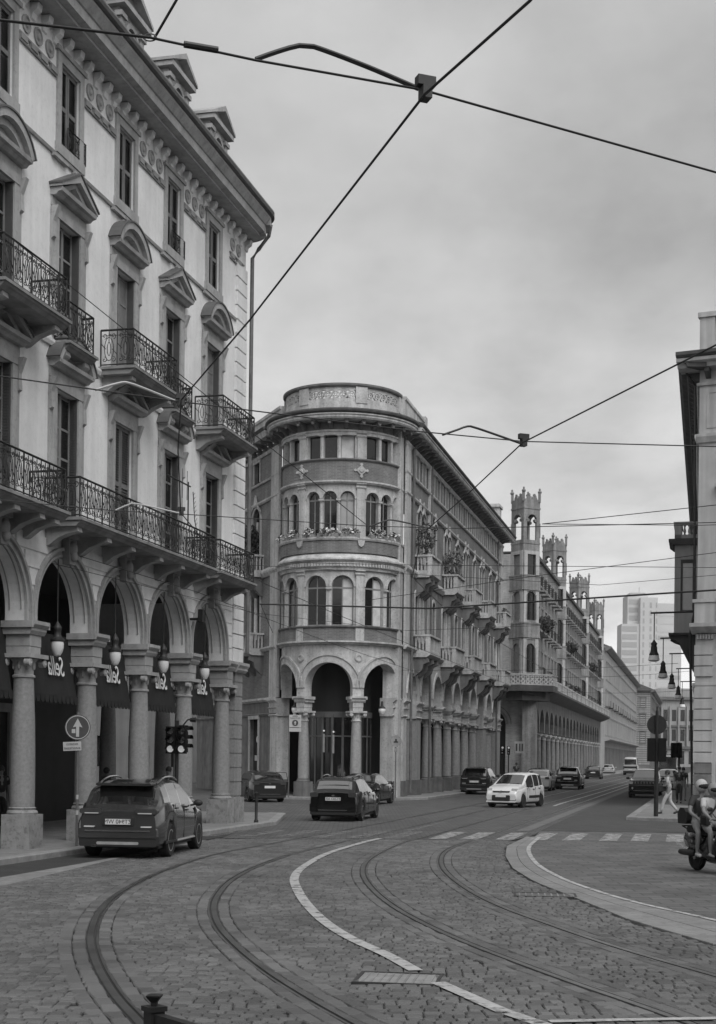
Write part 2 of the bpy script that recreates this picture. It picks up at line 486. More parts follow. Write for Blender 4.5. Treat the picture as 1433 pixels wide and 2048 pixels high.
RA = [(0.6, 5.6), (-0.95, 9.2), (-1.77, 11.72), (-2.2, 13.05), (-2.7, 14.9), (-3.12, 16.8), (-3.44, 18.8), (-3.64, 20.6), (-3.75, 22.6), (-3.72, 25.8), (-3.42, 29.4), (-2.98, 32.3), (-2.1, 35.7)]
RB = [(2.1, 6.4), (0.75, 9.6), (-0.03, 11.83), (-0.4, 12.9), (-0.88, 14.45), (-1.36, 16.31), (-1.78, 18.34), (-2.06, 20.43), (-2.19, 22.4), (-2.21, 25.0), (-2.0, 28.0), (-1.46, 31.8), (-0.55, 35.8), (0.1, 38.4), (1.28, 43.0), (4.02, 54.3)]
RC = [(4.6, 6.2), (3.55, 9.4), (2.81, 11.93), (2.5, 12.95), (2.13, 14.1), (1.74, 15.44), (1.37, 16.8), (0.98, 18.5), (0.58, 20.8), (0.28, 23.6), (0.13, 26.7), (0.22, 29.9), (0.62, 33.2)]
RD = [(5.9, 7.2), (4.75, 11.0), (3.75, 14.3), (3.25, 15.95), (2.9, 17.3), (2.56, 18.9), (2.17, 20.9), (1.88, 23.4), (1.71, 26.9), (1.77, 30.1), (2.08, 33.4), (2.72, 36.6), (3.69, 40.4), (5.85, 49.3)]
def run_on(pts, length):
    x, y = pts[-1]
    return pts + [(x + SU[0] * length * f, y + SU[1] * length * f) for f in (0.03, 0.2, 0.5, 1.0)]
def offset_from(base, pts, ystart, d):
    o = list(pts)
    for i in range(1, len(base) - 1):
        x, y = base[i]
        if y > ystart:
            dx = base[i + 1][0] - base[i - 1][0]; dy = base[i + 1][1] - base[i - 1][1]; l = math.hypot(dx, dy)
            o.append((x - dy / l * d, y + dx / l * d))
    return o
RB = run_on(RB, 330); RD = run_on(RD, 330)
RA = offset_from(RB, RA, 37.0, 1.5); RC = offset_from(RD, RC, 35.0, 1.5)
rails = [smooth_poly([(p[0], p[1], 0) for p in r], 0.35) for r in (RA, RB, RC, RD)]

def ribbon(mb, path, o0, o1, z0, z1=None, n0=0, n1=None):
    """strip along a plan path between two sideways offsets (positive = right)"""
    path = path[n0:n1]; vs_ = []
    z1 = z0 if z1 is None else z1
    for i, p in enumerate(path):
        a = path[max(0, i - 1)]; b = path[min(len(path) - 1, i + 1)]
        t = (b - a); t.z = 0; t.normalize(); r = Vector((t.y, -t.x, 0))
        vs_ += [tuple(p + r * o0 + Vector((0, 0, z0))), tuple(p + r * o1 + Vector((0, 0, z1)))]
    mb.add(vs_, [(2 * i, 2 * i + 1, 2 * i + 3, 2 * i + 2) for i in range(len(path) - 1)], True)
    return mb

for ti, (pair, lab) in enumerate((((0, 1), 'left curving tram track sunk in the setts'), ((2, 3), 'right curving tram track sunk in the setts nearest the pale slabs'))):
    tr = thing('tram_track', lab, 'tram track', (0, 0, 0))
    for k_, ri in enumerate(pair):
        sgn = 1 if k_ == 0 else -1                       # groove on the inner side
        hd = MB(); ribbon(hd, rails[ri], -0.052 * sgn, 0.022 * sgn, 0.004); ribbon(hd, rails[ri], 0.050 * sgn, 0.078 * sgn, 0.000)
        ribbon(hd, rails[ri], -0.052 * sgn, -0.056 * sgn, 0.004, -0.03); ribbon(hd, rails[ri], 0.022 * sgn, 0.026 * sgn, 0.004, -0.035)
        rl = hd.obj('rail', 'steel', tr)
        g = MB(); ribbon(g, rails[ri], -0.07 * sgn, 0.09 * sgn, -0.012)
        g.obj('groove', 'rail_dark', rl)

# --- granite setts, laid one by one in the foreground
SLE = [(6.2, 9.0), (5.0, 14.0), (4.3, 17.0), (3.75, 19.6), (3.47, 22.6), (3.18, 25.4), (3.12, 28.4), (3.34, 32.0), (3.75, 35.6), (4.88, 40.5)]      # edge of the pale slab strip
SRE = [(7.5, 9.0), (5.8, 15.5), (4.91, 19.4), (4.24, 21.9), (3.86, 24.4), (3.7, 26.7), (3.72, 30.0), (4.14, 34.7), (5.0, 39.5)]
def edge_x(E_, y):
    for (x0, y0), (x1, y1) in zip(E_, E_[1:]):
        if y0 <= y <= y1: return x0 + (x1 - x0) * (y - y0) / (y1 - y0)
    return E_[0][0] if y < E_[0][1] else E_[-1][0]
LEFT_E = [(-12.0, 9.0), (-7.4, 17.0), (-5.85, 23.1), (-5.0, 30.0), (-3.9, 36.0), (-3.5, 38.5)]
RS = [np.array([(p.x, p.y) for p in r if p.y < 50]) for r in rails]
RALL = np.concatenate(RS)
def rail_d(x, y):
    return math.sqrt(float(((RALL - (x, y)) ** 2).sum(1).min()))
HOLES = [(0.43, 14.15, 0.42, 0.34), (3.05, 23.0, 0.5, 0.3)]
stones = []                                   # (nearness, verts, faces)
def stone(quad, gap=0.004):
    """one sett: four plan corners -> worn pillow, its edges rounded and uneven"""
    cx = sum(q[0] for q in quad) / 4; cy = sum(q[1] for q in quad) / 4
    h = RND.gauss(0, 0.002); tx, ty = RND.gauss(0, 0.008), RND.gauss(0, 0.016)
    lo, mid, top = [], [], []
    wear = RND.uniform(0.006, 0.016)
    n4 = len(quad)
    for i, q in enumerate(quad):
        e1 = Vector(quad[(i + 1) % 4]) - Vector(q); e0 = Vector(quad[i - 1]) - Vector(q); e1.normalize(); e0.normalize()
        g = gap * RND.uniform(0.7, 1.8); g2 = g + wear * RND.uniform(0.85, 1.2)
        p = Vector(q) + (e1 + e0) * g; p2 = Vector(q) + (e1 + e0) * g2
        z = h + tx * (q[0] - cx) + ty * (q[1] - cy)
        mid.append((p.x, p.y, z - 0.013)); top.append((p2.x, p2.y, z)); lo.append((p.x, p.y, -0.035))
    vs_ = top + mid + lo
    fs = [(0, 1, 2, 3)] + [(4 + i, 4 + (i + 1) % 4, (i + 1) % 4, i) for i in range(4)] + [(8 + i, 8 + (i + 1) % 4, 4 + (i + 1) % 4, 4 + i) for i in range(4)]
    stones.append((cx, cy, vs_, fs))
def wob(x, y):
    return (x + 0.03 * math.sin(y * 1.3) , y + 0.05 * math.sin(x * 0.8 + y * 0.35) + 0.02 * math.sin(x * 2.3) + 0.045 * x)
y = 9.2
while y < 37.6:
    d = 0.125 + RND.random() * 0.045
    lim = 0.255 * y + 2.2
    x = max(-lim, edge_x(LEFT_E, y)) - RND.random() * 0.25
    xe = min(lim, edge_x(SLE, y))
    while x < xe:
        w = 0.11 + RND.random() * 0.08
        q = [wob(x, y), wob(x + w, y), wob(x + w, y + d), wob(x, y + d)]
        cx, cy = wob(x + w / 2, y + d / 2)
        if cx + w / 2 < edge_x(SLE, cy) and cx > edge_x(LEFT_E, cy) and rail_d(cx, cy) > 0.37 and not any(abs(cx - h[0]) < h[2] and abs(cy - h[1]) < h[3] for h in HOLES):
            stone(q)
        x += w
    y += d
for ri, r in enumerate(rails):                # two courses that follow each rail on either side
    path = [p for p in r if 9 < p.y < 38]
    for side in (-1, 1):
        for c_ in range(2):
            o0 = 0.068 + c_ * 0.162; o1 = o0 + 0.160
            acc = 0.0; start = None; i = 0
            dense = smooth_poly([tuple(p) for p in path], 0.05)
            seg = []
            for j in range(len(dense) - 1):
                if not seg: seg = [j]; tgt = 0.22 + RND.random() * 0.12; acc = 0
                acc += (dense[j + 1] - dense[j]).length
                if acc >= tgt:
                    a, b = dense[seg[0]], dense[j + 1]
                    ta = (dense[seg[0] + 1] - a).normalized(); tb = (b - dense[j]).normalized()
                    ra = Vector((ta.y, -ta.x, 0)) * side; rb = Vector((tb.y, -tb.x, 0)) * side
                    jo = RND.uniform(-0.014, 0.014); q = [a + ra * (o0 + max(0, jo)), b + rb * o0, b + rb * (o1 + jo), a + ra * (o1 - jo)]
                    if side == 1: q = [q[0], q[3], q[2], q[1]]
                    if -0.27 * a.y - 2.2 < a.x < 0.27 * a.y + 2.2:
                        stone([(p.x, p.y) for p in q], 0.002)
                    seg = []
inview = sorted([i for i, s in enumerate(stones) if s[1] > 11.35 and abs(s[0]) < 0.2525 * s[1]], key=lambda i: stones[i][1])[:300]
near = set(inview)
big = MB()
for i, (cx, cy, vs_, fs) in enumerate(stones):
    if i in near:
        b = MB().add([(p[0] - cx, p[1] - cy, p[2]) for p in vs_], fs)
        b.obj('paving_stone', 'sett', road, (cx, cy, 0))
    else:
        big.add(vs_, fs)
tag(big.obj('paving_stones', 'sett', road), kind='stuff')

# --- pale stone slabs beside the right-hand track
strip = []
n_ = 34
for i in range(n_):
    y0 = 10.0 + (40.0 - 10.0) * i / n_; y1 = 10.0 + (40.0 - 10.0) * (i + 1) / n_ - 0.012
    for f0, f1 in ((0.0, 0.49), (0.505, 1.0)):
        pts = []
        for yy, ff in ((y0, f0), (y0, f1), (y1, f1), (y1, f0)):
            a, b = edge_x(SLE, yy), edge_x(SRE, yy); pts.append((a + (b - a) * ff, yy))
        cx, cy = sum(p[0] for p in pts) / 4, sum(p[1] for p in pts) / 4
        b = MB(); m_ = [(p[0] - cx, p[1] - cy) for p in pts]
        b.add([(p[0] * 0.985, p[1] * 0.985, 0.004) for p in m_] + [(p[0], p[1], -0.006) for p in m_] + [(p[0], p[1], -0.03) for p in m_],
              [(0, 1, 2, 3)] + [(4 + k_, 4 + (k_ + 1) % 4, (k_ + 1) % 4, k_) for k_ in range(4)] + [(8 + k_, 8 + (k_ + 1) % 4, 4 + (k_ + 1) % 4, 4 + k_) for k_ in range(4)])
        b.obj('stone_slab', 'slab_pale', road, (cx, cy, 0))
# pale strip beside the left lane
PL0 = [(-8.6, 16.0), (-6.3, 24.8), (-5.45, 28.5), (-4.6, 33.0), (-4.0, 36.5)]
PL1 = [(-7.7, 16.0), (-5.85, 23.2), (-5.05, 29.6), (-4.35, 33.0), (-3.85, 36.5)]
for i in range(24):
    y0 = 16 + 20.5 * i / 24; y1 = 16 + 20.5 * (i + 1) / 24 - 0.012
    pts = [(edge_x(PL0, y0), y0), (edge_x(PL1, y0), y0), (edge_x(PL1, y1), y1), (edge_x(PL0, y1), y1)]
    cx, cy = sum(p[0] for p in pts) / 4, sum(p[1] for p in pts) / 4
    b = MB(); m_ = [(p[0] - cx, p[1] - cy) for p in pts]
    b.add([(p[0] * 0.985, p[1] * 0.99, 0.005) for p in m_] + [(p[0], p[1], -0.02) for p in m_], [(0, 1, 2, 3)] + [(4 + k_, 4 + (k_ + 1) % 4, (k_ + 1) % 4, k_) for k_ in range(4)])
    b.obj('stone_slab', 'slab_pale', road, (cx, cy, 0))

sheet('asphalt_lane', [(-30, 2), (-12.6, 2), (-12.0, 9.0), (-8.6, 16.0), (-6.3, 24.8), (-5.45, 28.5), (-4.6, 33.0), (-4.0, 36.5), (-3.6, 38.0), (-3.2, 46), (-6, 52), (-30, 44)], -0.002, 'asphalt')
sheet('carriageway', [(-3.6, 37.7), (4.0, 37.7), (5.1, 41.0), (5.6, 43.4), (13.4, 76.7), (25.1, 125), (110, 470), (60, 470), (-2.5, 90), (-60, 200), (-80, 150), (-9, 60), (-3.2, 46)], -0.006, 'sett_far')
sheet('side_road', [(7.6, 2), (60, 2), (60, 30), (14.5, 43.0), (5.55, 43.2), (4.9, 39.5), (4.1, 34.7), (3.7, 30.0), (3.68, 26.7), (3.84, 24.4), (4.22, 21.9), (4.9, 19.4), (5.78, 15.5), (7.45, 9.0)], -0.004, 'sett_right')
sheet('asphalt_right_lane', [(5.6, 43.3), (14.5, 43.05), (60, 30.1), (60, 60), (17, 62), (24, 90), (95, 380), (92, 380), (25.1, 125), (13.4, 76.7)], -0.001, 'asphalt_right')

# --- paint
def paint_strip(name, pts, w, m='paint', z=0.013):
    b = MB(); ribbon(b, smooth_poly([(p[0], p[1], 0) for p in pts], 0.3), -w / 2, w / 2, z)
    return b.obj(name, m, road)
paint_strip('lane_line', [(2.4, 9.7), (1.49, 11.85), (1.28, 12.32), (1.02, 13.16), (0.8, 13.85)], 0.16)
paint_strip('lane_line', [(0.62, 14.6), (0.33, 15.8), (0.0, 16.9), (-0.28, 18.1), (-0.54, 19.6), (-0.80, 21.6), (-1.02, 23.9), (-1.12, 25.7), (-1.06, 28.0), (-0.68, 31.9), (0.07, 35.9), (0.62, 38.2)], 0.16)
paint_strip('lane_line', [(1.62, 11.86), (3.06, 12.09), (4.6, 12.3)], 0.11)
paint_strip('edge_line', [(-12.4, 14.5), (-9.6, 23.0), (-7.55, 30.05), (-6.48, 33.6), (-5.3, 37.6), (-4.75, 39.5)], 0.11)
paint_strip('edge_line', [(p[0] + 0.05, p[1]) for p in SRE], 0.10)
paint_strip('edge_line', [(1.5, 42.2), (2.2, 45.0), (2.9, 48)], 0.12, 'paint_faint')
paint_strip('edge_line', [(9.1, 66.0), (10.4, 71.5), (14, 86.0), (26, 135)], 0.14, 'paint', 0.004)
b = MB(); ribbon(b, [p for p in rails[3] if 43.0 < p.y < 200], 0.45, 0.85, 0.003); b.obj('slab_strip', 'slab_dim', road)
paint_strip('edge_line', [(8.2, 49.5), (9.3, 49.2)], 0.14, 'paint_faint', 0.004)
for i, xc in enumerate([-4.1, -3.1, -2.1, -1.1, -0.1, 0.9, 2.15, 3.0, 3.95, 4.85, 5.75, 6.75, 7.6, 8.55]):
    b = MB(); sx = 1.9 * 0.24
    x0 = xc - 0.24; x1 = xc + 0.24; y0, y1 = 38.3, 42.0
    b.add([(x0, y0, 0.006), (x1, y0, 0.006), (x1 + 0.85, y1, 0.006), (x0 + 0.85, y1, 0.006)], [(0, 1, 2, 3)])
    b.obj('zebra_stripe', 'paint_mid' if i > 5 else 'paint_faint', road)
# worn wheel arc and pale patch at the right
paint_strip('worn_arc', [(8.9, 39.3), (8.4, 37.0), (8.2, 34.2), (8.6, 32.0), (10.5, 30.4)], 0.16, 'paint_faint', 0.004)

# --- manhole covers
for (cx, cy, rz, lab) in ((0.43, 14.15, -0.15, 'rectangular iron inspection cover crossed by the white lane line'), (3.05, 23.0, -0.1, 'iron inspection cover beside the pale slab strip')):
    t = thing('inspection_cover', lab, 'manhole cover', (cx, cy, 0), rz)
    f = MB(); w, d = (0.42, 0.36) if cx < 1 else (0.5, 0.32)
    f.box(-w, w, -d, -d + 0.035, -0.02, 0.006); f.box(-w, w, d - 0.035, d, -0.02, 0.006); f.box(-w, -w + 0.035, -d + 0.035, d - 0.035, -0.02, 0.006); f.box(w - 0.035, w, -d + 0.035, d - 0.035, -0.02, 0.006)
    f.obj('frame', 'rail_dark', t)
    g = MB(); g.box(-w + 0.035, w - 0.035, -d + 0.035, d - 0.035, -0.02, -0.004)
    lid = g.obj('lid', 'kerb' if cx < 1 else 'sett', t)
    h = MB()
    for i in range(9):
        x = -w + 0.09 + i * (2 * w - 0.18) / 8
        h.box(x - 0.012, x + 0.012, -d + 0.06, d - 0.06, -0.004, 0.002)
    h.obj('tread', 'slab_stone', lid)

# --- pavements with kerb stones
def pavement(name, outline, kerb_pts, z=0.12):
    b = MB(); n = len(outline)
    b.prism_z(outline, -0.05, z)
    o = b.obj(name, 'pavement'); tag(o, kind='structure')
    P = [Vector((p[0], p[1], 0)) for p in kerb_pts]
    for a, c in zip(P, P[1:]):
        d = (c - a); l = d.length; k_ = max(1, int(l / 1.1)); t = d.normalized(); r = Vector((t.y, -t.x, 0))
        ang = math.atan2(t.y, t.x)
        for i in range(k_):
            kb = MB(); kb.bbox(0.006, l / k_ - 0.006, -0.16, 0.14, -0.05, z + 0.006, 0.02)
            kb.obj('kerb_stone', 'kerb', o, tuple(a + t * (l * i / k_)), ang)
    return o
LO = Vector((-3.73, 44.57, 0)); LT = rad(14.1)
def lw(x, y):   # left building plan -> world
    return (LO.x + x * math.sin(LT) - y * math.cos(LT), LO.y + x * math.cos(LT) + y * math.sin(LT))
pavement('arcade_pavement', [lw(-22, -0.85), lw(0.8, -0.85), lw(7.0, 0.75), lw(7.2, 1.3), lw(7.0, 8.5), lw(-22, 8.5)], [lw(-22, -0.85), lw(0.8, -0.85), lw(7.0, 0.75), lw(7.2, 1.3)])
pavement('corner_pavement', [(-5.9, 82), (-4.9, 74.6), (-3.6, 72.4), (-1.2, 71.2), (1.6, 71.9), (3.5, 73.9), (12.6, 111.5), (4, 116), (-3, 100)], [(-5.9, 82), (-4.9, 74.6), (-3.6, 72.4), (-1.2, 71.2), (1.6, 71.9), (3.5, 73.9), (12.6, 111.5)])
pavement('far_pavement', [(12, 128), (17.4, 127.2), (41.5, 225), (98, 460), (80, 460), (20, 200)], [(12, 128), (17.4, 127.2), (41.5, 225)])
pavement('right_pavement', [(9.95, 51.8), (12.14, 50.4), (16, 48.6), (40, 39), (60, 60), (120, 420), (95, 400), (15.6, 74.7)], [(9.95, 51.8), (12.14, 50.4), (16, 48.6), (40, 39)])
k2 = bpy.data.objects['right_pavement']
P0, P1 = Vector((9.95, 51.8, 0)), Vector((22, 100.6, 0)); dd = (P1 - P0); nn = 40; tt = dd.normalized()
for i in range(nn):
    kb = MB(); kb.bbox(0.006, dd.length / nn - 0.006, -0.14, 0.16, -0.05, 0.126, 0.02)
    kb.obj('kerb_stone', 'kerb', k2, tuple(P0 + tt * (dd.length * i / nn)), math.atan2(tt.y, tt.x))
# ---------------------------------------------------------------- the arcaded palazzo on the left
LB = thing('arcaded_palazzo', 'pale stuccoed palazzo with columned arcade, iron balconies and pedimented windows, left', 'building', (LO.x, LO.y, 0), rad(90) - LT)
BAY = [-2.85 - 3.2 * k_ for k_ in range(6)]
COLX = [-1.25 - 3.2 * k_ for k_ in range(7)]
X0, X1 = -21.0, 0.12
b = MB(); b.wall(X0, X1, 5.05, 7.2, [(c - 1.38, c + 1.38, 5.05, 6.68, 'a') for c in BAY], 0.0, 0.50, back=True, n=24)
b.add([(X1, 0, 5.05), (X1, 0.5, 5.05), (X1, 0.5, 7.2), (X1, 0, 7.2)], [(0, 1, 2, 3)])
b.obj('arcade_wall', 'stucco', LB)
b = MB(); b.wall(X0, X1, 7.2, 18.35, [(c - .55, c + .55, 7.45, 10.4) for c in BAY] + [(c - .55, c + .55, 11.55, 14.2) for c in BAY] + [(c - .48, c + .48, 15.9, 17.75) for c in BAY], 0.0, 0.32)
b.box(X1 - 0.3, X1, 0.001, 9.0, 5.05, 18.35)
b.obj('upper_wall', 'stucco', LB)
b = MB()
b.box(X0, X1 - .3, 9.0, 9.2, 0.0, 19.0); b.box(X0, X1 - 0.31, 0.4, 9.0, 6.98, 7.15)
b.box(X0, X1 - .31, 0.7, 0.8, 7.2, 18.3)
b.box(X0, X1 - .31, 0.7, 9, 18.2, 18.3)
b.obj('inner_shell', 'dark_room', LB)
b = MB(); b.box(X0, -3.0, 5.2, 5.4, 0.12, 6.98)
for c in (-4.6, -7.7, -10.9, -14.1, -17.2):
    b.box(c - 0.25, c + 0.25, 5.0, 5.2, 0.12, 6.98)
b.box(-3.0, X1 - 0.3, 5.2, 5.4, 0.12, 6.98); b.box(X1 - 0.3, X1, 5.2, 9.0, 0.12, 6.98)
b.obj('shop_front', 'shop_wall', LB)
for c in (-6.2, -9.3, -12.5, -15.7):
    f = MB(); f.box(c - 1.0, c - 0.8, 5.05, 5.2, 0.12, 3.6); f.box(c + 0.8, c + 1.0, 5.05, 5.2, 0.12, 3.6); f.box(c - 0.8, c + 0.8, 5.05, 5.2, 3.35, 3.6)
    d = f.obj('shop_door', 'trim_dark', LB)
    MB().box(c - 0.8, c + 0.8, 5.12, 5.16, 0.12, 3.35).obj('pane', 'glass', d)
# archivolts, keystones, rusticated courses
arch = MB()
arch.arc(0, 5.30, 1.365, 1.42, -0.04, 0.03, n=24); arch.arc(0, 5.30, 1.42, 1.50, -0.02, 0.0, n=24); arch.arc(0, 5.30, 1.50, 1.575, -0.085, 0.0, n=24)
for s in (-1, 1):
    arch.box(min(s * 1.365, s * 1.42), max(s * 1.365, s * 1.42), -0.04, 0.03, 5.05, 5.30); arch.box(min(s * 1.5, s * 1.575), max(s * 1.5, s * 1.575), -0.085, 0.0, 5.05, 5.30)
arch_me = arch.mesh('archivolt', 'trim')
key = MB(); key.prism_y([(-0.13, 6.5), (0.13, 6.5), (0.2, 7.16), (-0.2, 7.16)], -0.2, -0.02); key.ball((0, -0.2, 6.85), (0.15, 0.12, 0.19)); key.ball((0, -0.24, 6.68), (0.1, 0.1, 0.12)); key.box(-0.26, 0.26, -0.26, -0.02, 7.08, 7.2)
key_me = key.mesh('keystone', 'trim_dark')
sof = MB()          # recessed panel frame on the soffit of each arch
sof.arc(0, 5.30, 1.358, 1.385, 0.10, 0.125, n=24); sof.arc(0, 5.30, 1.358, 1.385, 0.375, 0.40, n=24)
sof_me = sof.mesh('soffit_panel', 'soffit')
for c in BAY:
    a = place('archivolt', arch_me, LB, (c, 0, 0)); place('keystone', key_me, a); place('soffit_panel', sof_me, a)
blk = {}
for i, z0 in enumerate((5.10, 5.48, 5.86, 6.24, 6.62)):
    z1 = z0 + 0.35
    dz = max(0.0, z0 - 5.30); h = math.sqrt(max(0.0, 1.575 ** 2 - dz ** 2)) if dz < 1.575 else 0.25
    h = max(h, 0.25)
    for k_ in range(6):
        c = BAY[k_]; xa = (BAY[k_ + 1] + h) if k_ < 5 else X0; xb = c - h
        if xb - xa < 0.03: continue
        MB().box(xa, xb, -0.028, 0.0, z0, z1).obj('course_block', 'stucco', LB)
    xa = BAY[0] + h
    if -0.86 - xa > 0.03: MB().box(xa, -0.86, -0.028, 0.0, z0, z1).obj('course_block', 'stucco', LB)
# quoins on the corner
z = 5.08; q_me = MB().bbox(-0.84, X1 - 0.02, -0.07, 0.6, 0, 0.405, 0.0).mesh('quoin', 'stucco')
while z < 17.2:
    place('quoin', q_me, LB, (0, 0, z)); z += 0.44
z = 0.95; q_me = MB().bbox(-0.78, -0.10, -0.12, 0.5, 0, 0.40, 0.0).mesh('quoin', 'granite')
while z < 4.6:
    place('quoin', q_me, LB, (0, 0, z)); z += 0.44
b = MB(); b.box(-0.76, -0.12, -0.10, 0.48, 0.9, 4.75); b.obj('corner_pier', 'granite', LB)
b = MB(); b.box(-0.86, -0.04, -0.2, 0.55, 0.12, 0.9); b.obj('pier_base', 'plinth', LB)
b = MB(); b.prism_x([(0.6, 4.75), (-0.2, 4.75), (-0.26, 4.82), (-0.26, 4.88), (-0.32, 4.96), (-0.32, 5.05), (0.6, 5.05)], -0.95, 0.0); b.obj('impost', 'trim', LB)
# columns
col_m = MB(); col_m.lathe([(0.265, 1.02), (0.27, 1.2), (0.268, 2.0), (0.255, 2.8), (0.225, 3.6), (0.215, 3.84)], n=20)
shaft_me = col_m.mesh('column', 'granite')
base = MB(); base.box(-0.33, 0.33, -0.33, 0.33, 0.12, 0.86); base.lathe([(0.33, 0.86), (0.34, 0.90), (0.32, 0.94), (0.28, 0.955), (0.29, 0.985), (0.30, 1.0), (0.27, 1.02)], n=20)
base_me = base.mesh('base', 'plinth')
cap = MB(); cap.lathe([(0.212, 3.82), (0.25, 3.84), (0.25, 3.88), (0.212, 3.9), (0.212, 4.06), (0.25, 4.18), (0.30, 4.24)], n=20)
for sx in (-1, 1):
    for sy in (-1, 1):
        cap.lathe([(0.015, -0.07), (0.04, -0.08), (0.09, -0.06), (0.09, 0.06), (0.04, 0.08), (0.015, 0.07)], (sx * 0.34, sy * 0.27, 4.16), n=14, axis='y')
cap.box(-0.43, 0.43, -0.37, 0.37, 4.25, 4.34)
for a in range(8):
    cap.ball((0.23 * math.cos(a * math.pi / 4), 0.23 * math.sin(a * math.pi / 4), 4.10), (0.035, 0.035, 0.10), 6, 5)
cap_me = cap.mesh('capital', 'trim')
imp = MB(); imp.box(-0.255, 0.255, -0.26, 0.3, 4.34, 4.5); imp.box(-0.265, 0.265, -0.27, 0.3, 4.51, 4.76)
imp.prism_x([(0.34, 4.76), (-0.30, 4.76), (-0.35, 4.84), (-0.35, 4.89), (-0.43, 4.97), (-0.43, 5.05), (0.34, 5.05)], -0.36, 0.36)
imp.box(-0.43, -0.36, -0.40, 0.34, 4.9, 5.045); imp.box(0.36, 0.43, -0.40, 0.34, 4.9, 5.045)
imp_me = imp.mesh('impost', 'trim')
def column(x, y=0.15, parent=LB):
    s = place('column', shaft_me, parent, (x, y, 0)); place('base', base_me, s); place('capital', cap_me, s); place('impost', imp_me, s)
    return s
for x in COLX: column(x)
for y in (2.42, 4.28): column(-0.35, y)

# window meshes -------------------------------------------------
def mould(mb, pts, x0, x1): mb.prism_x(pts, x0, x1)
def window_surround(z0, z1, w):
    s = MB()
    for q in (-1, 1):
        a, c = sorted((q * w, q * (w + 0.22))); s.box(a, c, -0.06, 0.0, z0, z1)
        a, c = sorted((q * (w + 0.20), q * (w + 0.36))); s.box(a, c, -0.03, 0.0, z0 + 0.9, z1)
        a, c = sorted((q * (w + 0.225), q * (w + 0.355)))
        s.prism_x([(-0.03, z1 - 0.55), (-0.10, z1 - 0.5), (-0.08, z1 - 0.15), (-0.2, z1 + 0.18), (-0.03, z1 + 0.18)], a, c)
    s.box(-w - 0.22, w + 0.22, -0.075, 0.0, z1, z1 + 0.2)
    s.box(-w - 0.34, w + 0.34, -0.04, 0.0, z1 + 0.2, z1 + 0.42)
    s.prism_x([(0.0, z1 + 0.42), (-0.14, z1 + 0.42), (-0.2, z1 + 0.48), (-0.28, z1 + 0.5), (-0.30, z1 + 0.58), (0.0, z1 + 0.58)], -w - 0.36, w + 0.36)
    return s
def pediment_tri(z, hw, h=0.56):
    p = MB(); t = 0.16
    ang = math.atan2(h, hw)
    for q in (-1, 1):
        p.prism_y([(q * (hw + 0.04), z), (q * (hw + 0.04), z + 0.07), (0, z + h + 0.1), (0, z + h - 0.08)][::q], -0.30, 0.0)
        p.prism_y([(q * (hw - 0.12), z), (0, z + h - 0.08), (0, z + h - 0.2), (q * (hw - 0.34), z)][::q], -0.18, 0.0)
    p.prism_y([(-hw + 0.1, z), (hw - 0.1, z), (0, z + h - 0.1)], -0.04, 0.0)
    return p
def pediment_seg(z, hw, h=0.62):
    p = MB(); r = (hw * hw + h * h) / (2 * h); zc = z + h - r; a = math.asin((z - zc) / r)
    p.arc(0, zc, r - 0.10, r + 0.06, -0.30, 0.0, a, math.pi - a, 14)
    p.arc(0, zc, r - 0.26, r - 0.10, -0.18, 0.0, a + 0.03, math.pi - a - 0.03, 14)
    pts = [(hw * 0.9 * math.cos(math.pi * i / 12), z + (h - 0.12) * math.sin(math.pi * i / 12)) for i in range(13)]
    p.prism_y(pts, -0.04, 0.0)
    return p
W1 = 0.55
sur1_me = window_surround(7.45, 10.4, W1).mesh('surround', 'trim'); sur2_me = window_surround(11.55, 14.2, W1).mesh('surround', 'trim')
def lead_tri(z, hw, h=0.56):
    p = MB()
    for q in (-1, 1): p.prism_y([(q * (hw + 0.07), z + 0.06), (q * (hw + 0.07), z + 0.10), (0, z + h + 0.145), (0, z + h + 0.10)][::q], -0.33, 0.0)
    return p.mesh('lead_cap', 'lead')
def lead_seg(z, hw, h=0.62):
    p = MB(); r = (hw * hw + h * h) / (2 * h); zc = z + h - r; a = math.asin((z - zc) / r)
    p.arc(0, zc, r + 0.06, r + 0.10, -0.33, 0.0, a - 0.02, math.pi - a + 0.02, 14); return p.mesh('lead_cap', 'lead')
lt1, ls1, lt2, ls2 = lead_tri(10.98, 0.92, 0.5), lead_seg(10.98, 0.92, 0.58), lead_tri(14.78, 0.92, 0.5), lead_seg(14.78, 0.92, 0.58)
tri1_me, seg1_me = pediment_tri(10.98, 0.92, 0.5).mesh('pediment', 'trim'), pediment_seg(10.98, 0.92, 0.58).mesh('pediment', 'trim')
tri2_me, seg2_me = pediment_tri(14.78, 0.92, 0.5).mesh('pediment', 'trim'), pediment_seg(14.78, 0.92, 0.58).mesh('pediment', 'trim')
PALE = {}
def french(z0, z1, w):
    f = MB()
    for x in (-w, -0.05, w - 0.1): f.box(x, x + 0.1, 0.14, 0.2, z0, z1)
    for z in (z0, z0 + (z1 - z0) * 0.27, z0 + (z1 - z0) * 0.5, z0 + (z1 - z0) * 0.73, z1 - 0.09): f.box(-w + 0.1, w - 0.1, 0.145, 0.195, z, z + 0.05)
    f.box(-w, w, 0.14, 0.2, z0, z0 + 0.28)
    p1 = MB().box(-w + 0.1, -0.05, 0.16, 0.18, z0 + 0.28, z1 - 0.09); p2 = MB().box(0.05, w - 0.1, 0.16, 0.18, z0 + 0.28, z1 - 0.09)
    PALE[(z0, 0)] = p1.mesh('pane', 'curtain_dim'); PALE[(z0, 1)] = p2.mesh('pane', 'curtain_dim')
    return f.mesh('french_window', 'wood_frame'), p1.mesh('pane', 'glass'), p2.mesh('pane', 'glass')
